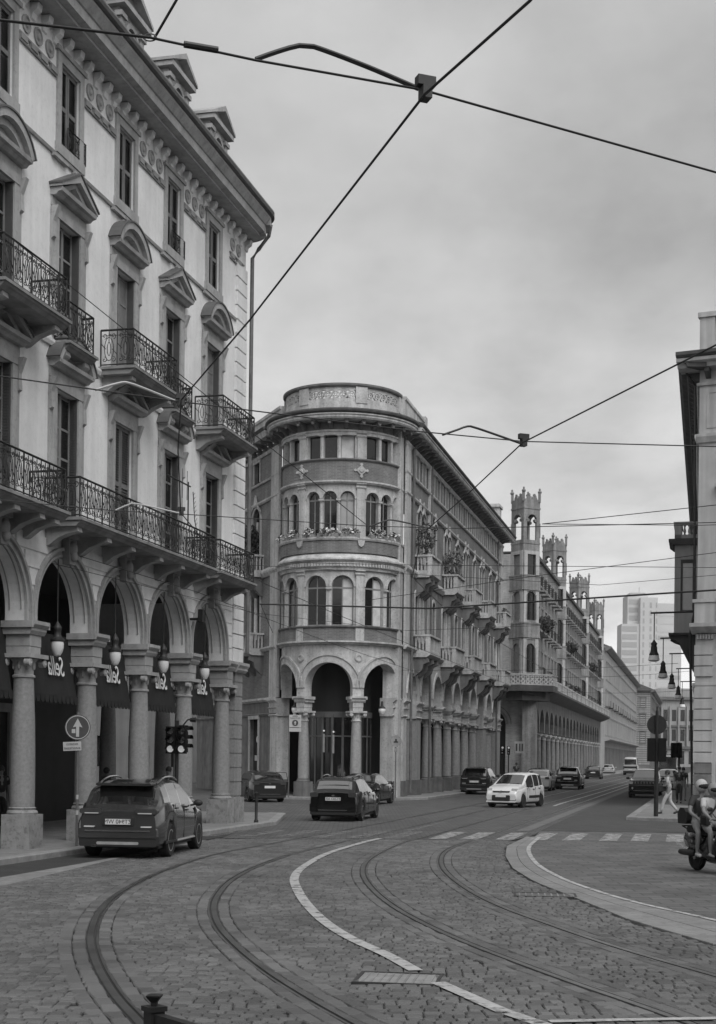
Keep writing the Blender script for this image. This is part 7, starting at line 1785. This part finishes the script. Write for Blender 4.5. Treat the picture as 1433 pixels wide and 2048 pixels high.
wire('span_wire', 'upper span wire crossing from the ring to the right edge', [(-1.18, 7.74, 6.1), (-0.62, 7.98, 6.1), (0.33, 8.31, 6.1), (2.33, 9.43, 6.1), (6.5, 11.8, 6.35)], 0.007)
o = MB().tube([(-1.0, 7.81, 6.1), (-0.82, 7.87, 6.1)], 0.019, 8).obj('strain_insulator', 'lamp_metal'); tag(o, 'ribbed strain insulator on the upper span wire', 'insulator')
o = MB().tube([(-1.18 + 0.035 * math.cos(a * math.pi / 8), 7.76, 6.11 + 0.02 * math.sin(a * math.pi / 8)) for a in range(16)], 0.004, 5, closed=True).obj('wire_ring', 'steel'); tag(o, 'small steel ring joining wires at upper left', 'wire fitting')
bow([(-0.62, 8.0, 6.115), (-0.5, 8.04, 6.18), (-0.38, 8.09, 6.24), (-0.30, 8.12, 6.25), (0.0, 8.22, 6.19), (0.31, 8.33, 6.115)], 'large bent pull-off bow under the upper span wire')
def clamp(x, y, z, lab, k_=1.0):
    t = thing('wire_clamp', lab, 'wire fitting', (x, y, z), rad(20), 'wire clamps'); MB().box(-0.055 * k_, 0.055 * k_, -0.03, 0.03, 0.045 * k_, 0.10 * k_).obj('hanger', 'lamp_metal', t); MB().box(-0.028 * k_, 0.028 * k_, -0.04, 0.04, -0.03 * k_, 0.045 * k_).obj('jaw', 'lamp_metal', t)
clamp(0.345, 8.22, 6.03, 'dark clamp where the thick wires cross near the top centre'); clamp(1.97, 17.3, 6.03, 'dark clamp where wires cross right of the bow building', 1.15); clamp(-1.97, 15.5, 6.03, 'clamp before the left balconies', 1.0); clamp(-2.85, 22.6, 6.03, 'lower clamp before the long left balcony', 1.0)
wire('span_wire', 'second span wire crossing from the left edge past the bow building to the right edge', [(-9.0, 11.9, 6.5), (-3.76, 14.74, 6.1), (-2.01, 15.72, 6.1), (-1.21, 16.11, 6.1), (0.63, 17.01, 6.1), (2.0, 17.5, 6.1), (4.4, 17.66, 6.1), (12, 18.2, 6.5)], 0.0075)
bow([(-2.88, 15.34, 6.12), (-2.72, 15.43, 6.2), (-2.62, 15.48, 6.24), (-2.5, 15.53, 6.235), (-2.07, 15.73, 6.11)], 'pale pull-off bow before the left balconies', 'wire_pale'); bow([(0.98, 17.29, 6.12), (1.18, 17.33, 6.2), (1.29, 17.36, 6.245), (1.42, 17.42, 6.235), (1.97, 17.65, 6.11)], 'dark pull-off bow right of the bow building')
wire('span_wire', 'third span wire across the lower balcony and bow windows', [(-9.0, 20.3, 6.3), (-5.58, 21.98, 6.1), (-3.91, 22.85, 6.1), (-2.92, 23.07, 6.1), (0.11, 24.05, 6.1), (1.69, 24.2, 6.1), (5.82, 23.29, 6.1), (12, 21.8, 6.4)], 0.0075)
bow([(-3.95, 22.9, 6.12), (-3.75, 22.95, 6.22), (-3.6, 22.98, 6.24), (-2.9, 23.05, 6.10)], 'pale pull-off bow over the long balcony railing', 'wire_pale'); bow([(0.15, 24.1, 6.1), (0.42, 24.12, 6.2), (0.55, 24.15, 6.22), (1.0, 24.2, 6.14), (1.3, 24.2, 6.06)], 'thin pull-off bow over the flower boxes of the bow', 'lamp_metal')
wire('stay_wire', 'diagonal stay wire from the upper left balcony down to the bow flower boxes', [(-9.9, 15.0, 12.5), (-4.9, 19.5, 9.3), (0.11, 24.0, 6.1)], 0.0065)
wire('feeder_cable', 'thick black feeder cable crossing below the bow windows to the right edge', [(-2.74, 39.0, 6.35), (1.93, 39.18, 6.3), (8.56, 34.18, 6.3), (14, 30.1, 6.4)], 0.024)
wire('stay_wire', 'short stay wire slanting below the feeder cable end', [(-2.72, 39.0, 6.35), (-2.4, 39.4, 5.6)], 0.008)
wire('span_wire', 'thin wire crossing level with the balcony plants', [(-1.5, 30.4, 6.33), (1.16, 30.35, 6.3), (7.56, 30.2, 6.3), (14, 30.0, 6.5)], 0.007)
wire('span_wire', 'thin wire fanning up to the right from the first turret', [(3.17, 24.85, 6.3), (5.7, 22.81, 6.3), (10, 19.4, 6.4)], 0.007); wire('span_wire', 'thin level wire to the right of the first turret', [(3.17, 24.85, 6.3), (5.9, 24.8, 6.3), (12, 24.6, 6.5)], 0.007)
wire('span_wire', 'thin wire rising from the brick front balconies towards the right bay', [(0.26, 37.23, 6.3), (4.07, 31.76, 6.3), (7.01, 28.02, 6.3), (12, 21.7, 6.4)], 0.007)
wire('span_wire', 'thin wire sagging past the second turret to the right bay', [(-2.38, 30.65, 6.3), (5.64, 33.46, 6.3), (7.87, 31.42, 6.3), (13, 27, 6.4)], 0.006)
wire('span_wire', 'thin wire low over the left arches', [(-7.6, 30.5, 6.5), (-3.0, 41, 6.3), (1.5, 45, 6.2), (7, 43, 6.3)], 0.007); wire('span_wire', 'thin wire crossing the left keystones', [(-8.6, 28.2, 7.0), (-4.4, 38.5, 6.6), (-1.0, 47.5, 6.0), (3.0, 60, 5.6)], 0.008)
wire('span_wire', 'thin wire low across the street beyond the white car', [(2.2, 72, 6.6), (14.8, 66, 6.7)], 0.009, sag=0.15); wire('span_wire', 'thin wire across the street before the turrets', [(9, 100, 8.0), (23, 96, 8.3)], 0.012, sag=0.3); wire('span_wire', 'thin wire across the far street', [(16, 131, 8.5), (31, 128, 8.6)], 0.016, sag=0.3)
# ---------------------------------------------------------------- people
def skin_mesh(name, m, parent, verts, edges, radii, sub=1, root=0):
    me = bpy.data.meshes.new(name); me.from_pydata([tuple(v) for v in verts], edges, []); me.update()
    o = place(name, me, parent)
    md = o.modifiers.new('skin', 'SKIN'); md.use_smooth_shade = True
    for i, r in enumerate(radii):
        d = me.skin_vertices[0].data[i]; d.radius = (r, r) if not isinstance(r, tuple) else r; d.use_root = (i == root)
    if sub:
        s = o.modifiers.new('sub', 'SUBSURF'); s.levels = sub; s.render_levels = sub
    me.materials.append(MATS[m])
    return o
def person(label, loc, heading, J, shirt='cloth_white', legs='cloth_grey', leg_to=1.0, shoes='cloth_white', hair='hair', sleeve=0.45, helmet=None, group='people in the street', long_hair=False):
    """J: joint positions in local x forward, y left, z up"""
    root = thing('person', label, 'person', loc, rad(90 - heading), group)
    g = lambda k_: Vector(J[k_])
    names, pos, rad_, ed = [], [], [], []
    def v(n, p, r):
        names.append(n); pos.append(Vector(p)); rad_.append(r); return len(pos) - 1
    pel = v('pelvis', g('pelvis'), (0.15, 0.115)); sp = v('spine', (g('pelvis') + g('chest')) / 2, (0.135, 0.105)); ch = v('chest', g('chest'), (0.16, 0.11)); nk = v('neck', g('neck'), 0.055)
    hd0 = v('jaw', g('neck') * 0.45 + g('head') * 0.55 + Vector((0.015, 0, 0)), 0.068); hd = v('head', g('head'), (0.078, 0.095)); ht = v('crown', g('head') + (g('head') - g('neck')).normalized() * 0.085, 0.065)
    ed += [(pel, sp), (sp, ch), (ch, nk), (nk, hd0), (hd0, hd), (hd, ht)]
    for s in ('L', 'R'):
        sh = v('sh', g('shoulder' + s), 0.062); el = v('el', g('elbow' + s), 0.043); wr = v('wr', g('wrist' + s), 0.029)
        ed += [(ch, sh), (sh, el), (el, wr)]
        d = (g('wrist' + s) - g('elbow' + s)).normalized(); side = d.cross(Vector((0, 0, 1)));
        side = side.normalized() if side.length > 0.1 else Vector((0, 1, 0))
        pm_ = v('palm', g('wrist' + s) + d * 0.07, (0.034, 0.022)); ed.append((wr, pm_))
        curl = Vector((0, 0, -0.02))
        for i, (off, ln) in enumerate(((-0.03, 0.07), (-0.01, 0.08), (0.01, 0.075), (0.03, 0.06))):
            a = v('f', g('wrist' + s) + d * 0.12 + side * off, 0.0085); b_ = v('f', g('wrist' + s) + d * (0.12 + ln * 0.6) + side * off + curl * 2, 0.007)
            ed += [(pm_, a), (a, b_)]
        th = v('t', g('wrist' + s) + d * 0.07 + side * 0.05, 0.010); th2 = v('t', g('wrist' + s) + d * 0.105 + side * 0.06 + curl, 0.008); ed += [(pm_, th), (th, th2)]
        hp = v('hip', g('hip' + s), 0.09); kn = v('kn', g('knee' + s), 0.058); cf = v('cf', (g('knee' + s) * 0.65 + g('ankle' + s) * 0.35), 0.055); an = v('an', g('ankle' + s), 0.036); to = v('toe', g('toe' + s), 0.03)
        ed += [(pel, hp), (hp, kn), (kn, cf), (cf, an), (an, to)]
    skin_mesh('body', 'skin', root, pos, ed, rad_, 1, 0)
    # shirt
    def chain(name, m, items, edges, sub=1): return skin_mesh(name, m, root, [Vector(i[0]) for i in items], edges, [i[1] for i in items], sub, 0)
    it = [(g('pelvis') + Vector((0, 0, 0.02)), (0.165, 0.13)), ((g('pelvis') + g('chest')) / 2, (0.15, 0.12)), (g('chest'), (0.175, 0.125)), (g('neck') - Vector((0, 0, 0.03)), 0.07)]; e = [(0, 1), (1, 2), (2, 3)]
    for s in ('L', 'R'):
        n = len(it); el = g('shoulder' + s).lerp(g('elbow' + s), min(1, sleeve * 1.6)); it += [(g('shoulder' + s), 0.075), (el, 0.06)]; e += [(2, n), (n, n + 1)]
        if sleeve > 0.8: it.append((g('wrist' + s), 0.042)); e.append((n + 1, n + 2))
    chain('shirt', shirt, it, e)
    it = [(g('pelvis') + Vector((0, 0, 0.03)), (0.165, 0.13)), (g('pelvis') - Vector((0, 0, 0.05)), (0.165, 0.13))]; e = [(0, 1)]
    for s in ('L', 'R'):
        n = len(it); it += [(g('hip' + s), 0.1), (g('knee' + s) if leg_to > 0.6 else g('hip' + s).lerp(g('knee' + s), leg_to * 1.6), 0.074)]; e += [(1, n), (n, n + 1)]
        if leg_to > 0.6: it.append((g('ankle' + s) + Vector((0, 0, 0.02)), 0.056)); e.append((n + 1, n + 2))
    chain('trousers', legs, it, e)
    for s in ('L', 'R'):
        d = g('toe' + s) - g('ankle' + s)
        skin_mesh('shoe', shoes, root, [g('ankle' + s) - d.normalized() * 0.05 - Vector((0, 0, 0.03)), g('ankle' + s) + d * 0.5 - Vector((0, 0, 0.02)), g('toe' + s) + d.normalized() * 0.03], [(0, 1), (1, 2)], [0.048, 0.046, 0.036], 1)
    hp_ = g('head')
    up = (g('head') - g('neck')).normalized()
    if helmet:
        h = MB(); h.ball(tuple(hp_ + up * 0.03), (0.138, 0.122, 0.135), 16, 10); h.obj('helmet', helmet, root)
        vz = MB(); vz.ball(tuple(hp_ + Vector((0.055, 0, 0.02))), (0.11, 0.115, 0.07), 14, 8); vz.obj('visor', 'cloth_black', root)
    else:
        h = MB(); h.ball(tuple(hp_ + up * 0.035 + Vector((-0.02, 0, 0))), (0.105, 0.092, 0.105), 14, 9)
        if long_hair: h.ball(tuple(hp_ + Vector((-0.07, 0, -0.1))), (0.055, 0.08, 0.16), 10, 8)
        h.obj('hair', hair, root)
        f = MB(); f.ball(tuple(hp_ + Vector((0.098, 0, -0.02))), (0.018, 0.013, 0.02), 6, 5); f.ball(tuple(hp_ + Vector((0.0, 0.088, -0.01))), (0.02, 0.01, 0.03), 6, 5); f.ball(tuple(hp_ + Vector((0.0, -0.088, -0.01))), (0.02, 0.01, 0.03), 6, 5); f.obj('face_features', 'skin', root)
    return root
def walk(h=1.7, st=0.28, arm=0.2, lean=0.03, fold=False):
    k_ = h / 1.75
    J = dict(pelvis=(0, 0, 0.95), chest=(lean, 0, 1.32), neck=(lean + 0.01, 0, 1.50), head=(lean + 0.035, 0, 1.63), shoulderL=(lean, 0.19, 1.42), shoulderR=(lean, -0.19, 1.42),
             elbowL=(lean - arm * 0.5, 0.23, 1.14), elbowR=(lean + arm * 0.5, -0.23, 1.14), wristL=(lean - arm * 0.6 + 0.05, 0.24, 0.90), wristR=(lean + arm + 0.10, -0.22, 0.93),
             hipL=(0, 0.09, 0.90), hipR=(0, -0.09, 0.90), kneeL=(st * 0.55 + 0.05, 0.10, 0.50), kneeR=(-st * 0.25 + 0.04, -0.10, 0.50), ankleL=(st, 0.10, 0.085), ankleR=(-st * 1.05, -0.10, 0.12), toeL=(st + 0.15, 0.11, 0.035), toeR=(-st + 0.11, -0.11, 0.035))
    if fold:
        J.update(elbowL=(lean + 0.02, 0.25, 1.14), elbowR=(lean + 0.02, -0.25, 1.14), wristL=(lean + 0.25, 0.10, 1.12), wristR=(lean + 0.25, -0.10, 1.12))
    return {a: tuple(q * k_ for q in b_) for a, b_ in J.items()}
person('person in white walking past the right traffic light post, hands raised at the chest', (12.05, 55.0, 0.12), 285, walk(1.68, 0.30, 0.2, 0.05, True), 'cloth_white', 'cloth_white', 1.0, 'cloth_dark')
person('person in dark top and trousers walking with a bag on the right pavement', (15.55, 68.8, 0.12), 200, walk(1.78, 0.12, 0.12), 'cloth_dark', 'cloth_dark', 1.0, 'cloth_black')
person('person in grey shorts walking close to the right-hand building', (16.75, 73.2, 0.12), 190, walk(1.72, 0.15, 0.15), 'cloth_dark', 'cloth_grey', 0.5, 'cloth_dark')
t = thing('handbag', 'dark bag held by the person in white by the traffic light', 'bag', (11.75, 54.95, 1.0), rad(20)); MB().bbox(-0.16, 0.16, -0.06, 0.06, 0.0, 0.24, 0.04).obj('pouch', 'cloth_black', t); MB().tube([(-0.12, 0, 0.22), (-0.05, 0, 0.42), (0.05, 0, 0.42), (0.12, 0, 0.22)], 0.012, 5).obj('strap', 'cloth_black', t)
t = thing('backpack', 'pale backpack on the person in dark clothes', 'bag', (15.45, 69.05, 1.15), rad(20)); MB().ball((0, 0, 0.22), (0.15, 0.11, 0.22), 12, 8).obj('pouch', 'cloth_grey', t); MB().tube([(-0.08, -0.1, 0.36), (-0.08, -0.2, 0.3), (-0.08, -0.12, 0.05)], 0.015, 5).obj('strap', 'cloth_black', t)
person('person in pale top standing in the arcade, head showing over the suv', (-7.45, 42.0, 0.12), 30, walk(1.66, 0.06, 0.08), 'cloth_grey', 'cloth_dark', 1.0, 'cloth_dark', group='people in the arcade')
person('dark haired person in the arcade behind the traffic light', (-5.72, 43.2, 0.12), 200, walk(1.7, 0.08, 0.08), 'cloth_dark', 'cloth_dark', 1.0, 'cloth_dark', group='people in the arcade')
person('person in black standing by the shop door behind the arrow sign', (-9.35, 37.2, 0.12), 150, walk(1.74, 0.06, 0.08), 'cloth_black', 'cloth_black', 1.0, 'cloth_black', group='people in the arcade')
person('person in dark clothes in front of the far arcade columns', (12.2, 109.5, 0.12), 180, walk(1.75, 0.1, 0.1), 'cloth_dark', 'cloth_dark', group='people in the street')

# ---------------------------------------------------------------- scooter with two riders at the right edge
SX, SY, SH = 7.02, 27.86, 163.0
t = thing('motor_scooter', 'black motor scooter with top box, two people riding, at the right edge', 'scooter', (SX, SY, 0.0), rad(90 - SH))
for x, nm in ((-0.67, 'rear'), (0.68, 'front')):
    w_ = MB().lathe([(0.17, -0.05), (0.245, -0.062), (0.27, -0.03), (0.27, 0.03), (0.245, 0.062), (0.17, 0.05)], (x, 0, 0.27), axis='y', n=24).obj('wheel', 'tyre', t)
    rm = MB().lathe([(0.18, -0.04), (0.18, 0.04)], (x, 0, 0.27), axis='y', n=18)
    rm.obj('rim', 'rail_dark', w_); MB().lathe([(0.05, -0.07), (0.05, 0.07)], (x, 0, 0.27), axis='y', n=10).obj('hub', 'rim', w_)
b = MB()          # rear body: lofted shell
prof = [(-1.02, 0.58, 0.07, 0.74), (-0.92, 0.42, 0.17, 0.84), (-0.68, 0.30, 0.22, 0.88), (-0.35, 0.22, 0.24, 0.84), (-0.05, 0.18, 0.25, 0.78), (0.10, 0.18, 0.26, 0.52), (0.40, 0.20, 0.26, 0.46)]
vs_ = []; n = 10
for x, z0, w_, z1 in prof:
    for i in range(n):
        a = 2 * math.pi * i / n; vs_.append((x, w_ * math.cos(a) * (1.0 if math.sin(a) < 0.5 else 0.85), (z0 + z1) / 2 + (z1 - z0) / 2 * math.sin(a)))
fs = [(j * n + i, j * n + (i + 1) % n, (j + 1) * n + (i + 1) % n, (j + 1) * n + i) for j in range(len(prof) - 1) for i in range(n)]
b.add(vs_, fs, True); b.add(vs_[:n], [tuple(range(n))]); b.add(vs_[-n:], [tuple(range(n - 1, -1, -1))]); b.obj('rear_body', 'car_black', t)
b = MB(); prof = [(0.30, 0.20, 0.27, 0.62), (0.42, 0.22, 0.31, 0.92), (0.54, 0.28, 0.32, 1.08), (0.68, 0.42, 0.25, 1.08), (0.78, 0.58, 0.12, 1.0)]; vs_ = []
for x, z0, w_, z1 in prof:
    for i in range(n):
        a = 2 * math.pi * i / n; vs_.append((x, w_ * math.cos(a), (z0 + z1) / 2 + (z1 - z0) / 2 * math.sin(a)))
b.add(vs_, [(j * n + i, j * n + (i + 1) % n, (j + 1) * n + (i + 1) % n, (j + 1) * n + i) for j in range(len(prof) - 1) for i in range(n)], True); b.add(vs_[:n], [tuple(range(n))]); b.add(vs_[-n:], [tuple(range(n - 1, -1, -1))]); b.obj('front_shield', 'car_black', t)
b = MB(); b.prism_y([(-0.85, 0.80), (-0.8, 0.90), (-0.35, 0.88), (-0.25, 0.83), (0.0, 0.80), (0.05, 0.74), (-0.1, 0.72), (-0.8, 0.76)], -0.15, 0.15); b.obj('seat', 'cloth_black', t)
MB().tube([(0.68, 0.07, 0.27), (0.56, 0.07, 0.62)], 0.03, 7).tube([(0.68, -0.07, 0.27), (0.56, -0.07, 0.62)], 0.03, 7).obj('fork', 'gutter_metal', t); MB().arc(0.68, 0.27, 0.29, 0.31, -0.07, 0.07, rad(20), rad(170), 12).obj('front_mudguard', 'car_black', t); MB().arc(-0.67, 0.27, 0.29, 0.31, -0.07, 0.07, rad(10), rad(170), 12).obj('rear_mudguard', 'car_plastic', t)
MB().tube([(0.38, 0.32, 1.06), (0.46, 0.18, 1.04), (0.5, 0, 1.0), (0.46, -0.18, 1.04), (0.38, -0.32, 1.06)], 0.016, 6).obj('handlebar', 'iron', t); MB().ball((0.60, 0, 1.0), (0.11, 0.16, 0.10), 12, 8).obj('instrument_cowl', 'car_black', t); MB().ball((0.72, 0, 0.92), (0.05, 0.10, 0.07), 10, 7).obj('headlamp', 'headlamp', t)
for s in (1, -1):
    MB().tube([(0.44, s * 0.22, 1.05), (0.42, s * 0.36, 1.22)], 0.008, 5).ball((0.42, s * 0.38, 1.26), (0.015, 0.07, 0.045), 8, 6).obj('mirror', 'iron', t)
MB().prism_y([(0.58, 1.05), (0.6, 1.05), (0.48, 1.35), (0.46, 1.35)], -0.17, 0.17).obj('windshield', 'glass_pale', t)
MB().prism_y([(-1.16, 0.92), (-0.86, 0.92), (-0.82, 1.0), (-0.85, 1.16), (-0.92, 1.24), (-1.08, 1.24), (-1.18, 1.14)], -0.17, 0.17).obj('top_box', 'car_plastic', t); MB().tube([(-0.85, 0.12, 0.82), (-1.1, 0.1, 0.87), (-1.1, -0.1, 0.87), (-0.85, -0.12, 0.82)], 0.014, 5).obj('rack', 'iron', t)
MB().lathe([(0.05, -0.25), (0.065, -0.1), (0.065, 0.25), (0.04, 0.3)], (-0.75, -0.2, 0.36), axis='x', n=10).obj('silencer', 'rail_dark', t); MB().box(-1.0, -0.98, -0.09, 0.09, 0.46, 0.62).obj('number_plate', 'plate', t); MB().box(-0.99, -0.93, -0.1, 0.1, 0.68, 0.74).obj('tail_light', 'tail', t)
J = dict(pelvis=(-0.22, 0, 0.95), chest=(-0.16, 0, 1.32), neck=(-0.12, 0, 1.49), head=(-0.08, 0, 1.61), shoulderL=(-0.14, 0.19, 1.41), shoulderR=(-0.14, -0.19, 1.41), elbowL=(0.05, 0.30, 1.20), elbowR=(0.05, -0.30, 1.20), wristL=(0.30, 0.30, 1.08), wristR=(0.30, -0.30, 1.08),
         hipL=(-0.2, 0.11, 0.93), hipR=(-0.2, -0.11, 0.93), kneeL=(0.22, 0.24, 0.80), kneeR=(0.22, -0.24, 0.80), ankleL=(0.20, 0.22, 0.40), ankleR=(0.20, -0.22, 0.40), toeL=(0.36, 0.23, 0.36), toeR=(0.36, -0.23, 0.36))
person('scooter rider in front with pale helmet, white top and bare legs', (SX, SY, 0), SH, J, 'cloth_white', 'cloth_grey', 0.5, 'cloth_white', helmet='cloth_grey', group='people on the scooter')
J2 = dict(pelvis=(-0.58, 0, 0.98), chest=(-0.54, 0, 1.36), neck=(-0.52, 0, 1.54), head=(-0.49, -0.03, 1.67), shoulderL=(-0.53, 0.20, 1.45), shoulderR=(-0.53, -0.20, 1.45), elbowL=(-0.42, 0.30, 1.20), elbowR=(-0.45, -0.32, 1.18), wristL=(-0.22, 0.24, 1.06), wristR=(-0.22, -0.24, 1.04),
          hipL=(-0.56, 0.12, 0.96), hipR=(-0.56, -0.12, 0.96), kneeL=(-0.14, 0.30, 0.80), kneeR=(-0.14, -0.30, 0.80), ankleL=(-0.22, 0.27, 0.38), ankleR=(-0.22, -0.27, 0.38), toeL=(-0.07, 0.29, 0.34), toeR=(-0.07, -0.29, 0.34))
person('scooter passenger behind in dark shirt, white helmet and bare legs', (SX, SY, 0), SH, J2, 'cloth_dark', 'cloth_grey', 0.5, 'cloth_white', helmet='cloth_white', group='people on the scooter')
c_, s_ = math.cos(rad(90 - SH)), math.sin(rad(90 - SH))
t = thing('shoulder_bag', 'dark shoulder bag across the front scooter rider', 'bag', (SX, SY, 0), rad(90 - SH)); MB().tube([(-0.12, 0.12, 1.47), (0.0, 0.05, 1.36), (0.02, -0.08, 1.2), (-0.05, -0.19, 1.08)], 0.02, 5).obj('strap', 'cloth_black', t); MB().bbox(-0.12, 0.10, -0.27, -0.17, 0.94, 1.12, 0.03).obj('pouch', 'cloth_black', t)
# ---------------------------------------------------------------- air: faint haze that pales the far end of the street
hb = MB().box(-160, 230, -12, 760, -1.06, 92.0)
hz_o = hb.obj('haze', 'wire')
hm = bpy.data.materials.new('haze_air'); hm.use_nodes = True
ht_ = hm.node_tree
for n in list(ht_.nodes):
    if n.type == 'BSDF_PRINCIPLED': ht_.nodes.remove(n)
ho = [n for n in ht_.nodes if n.type == 'OUTPUT_MATERIAL'][0]
pv = N(ht_, 'ShaderNodeVolumePrincipled')
pv.inputs['Color'].default_value = (0.9, 0.9, 0.9, 1); pv.inputs['Density'].default_value = 0.00012
ht_.links.new(pv.outputs[0], ho.inputs['Volume'])
hz_o.data.materials.clear(); hz_o.data.materials.append(hm)
tag(hz_o, 'thin pale haze filling the street', 'haze', kind='stuff')
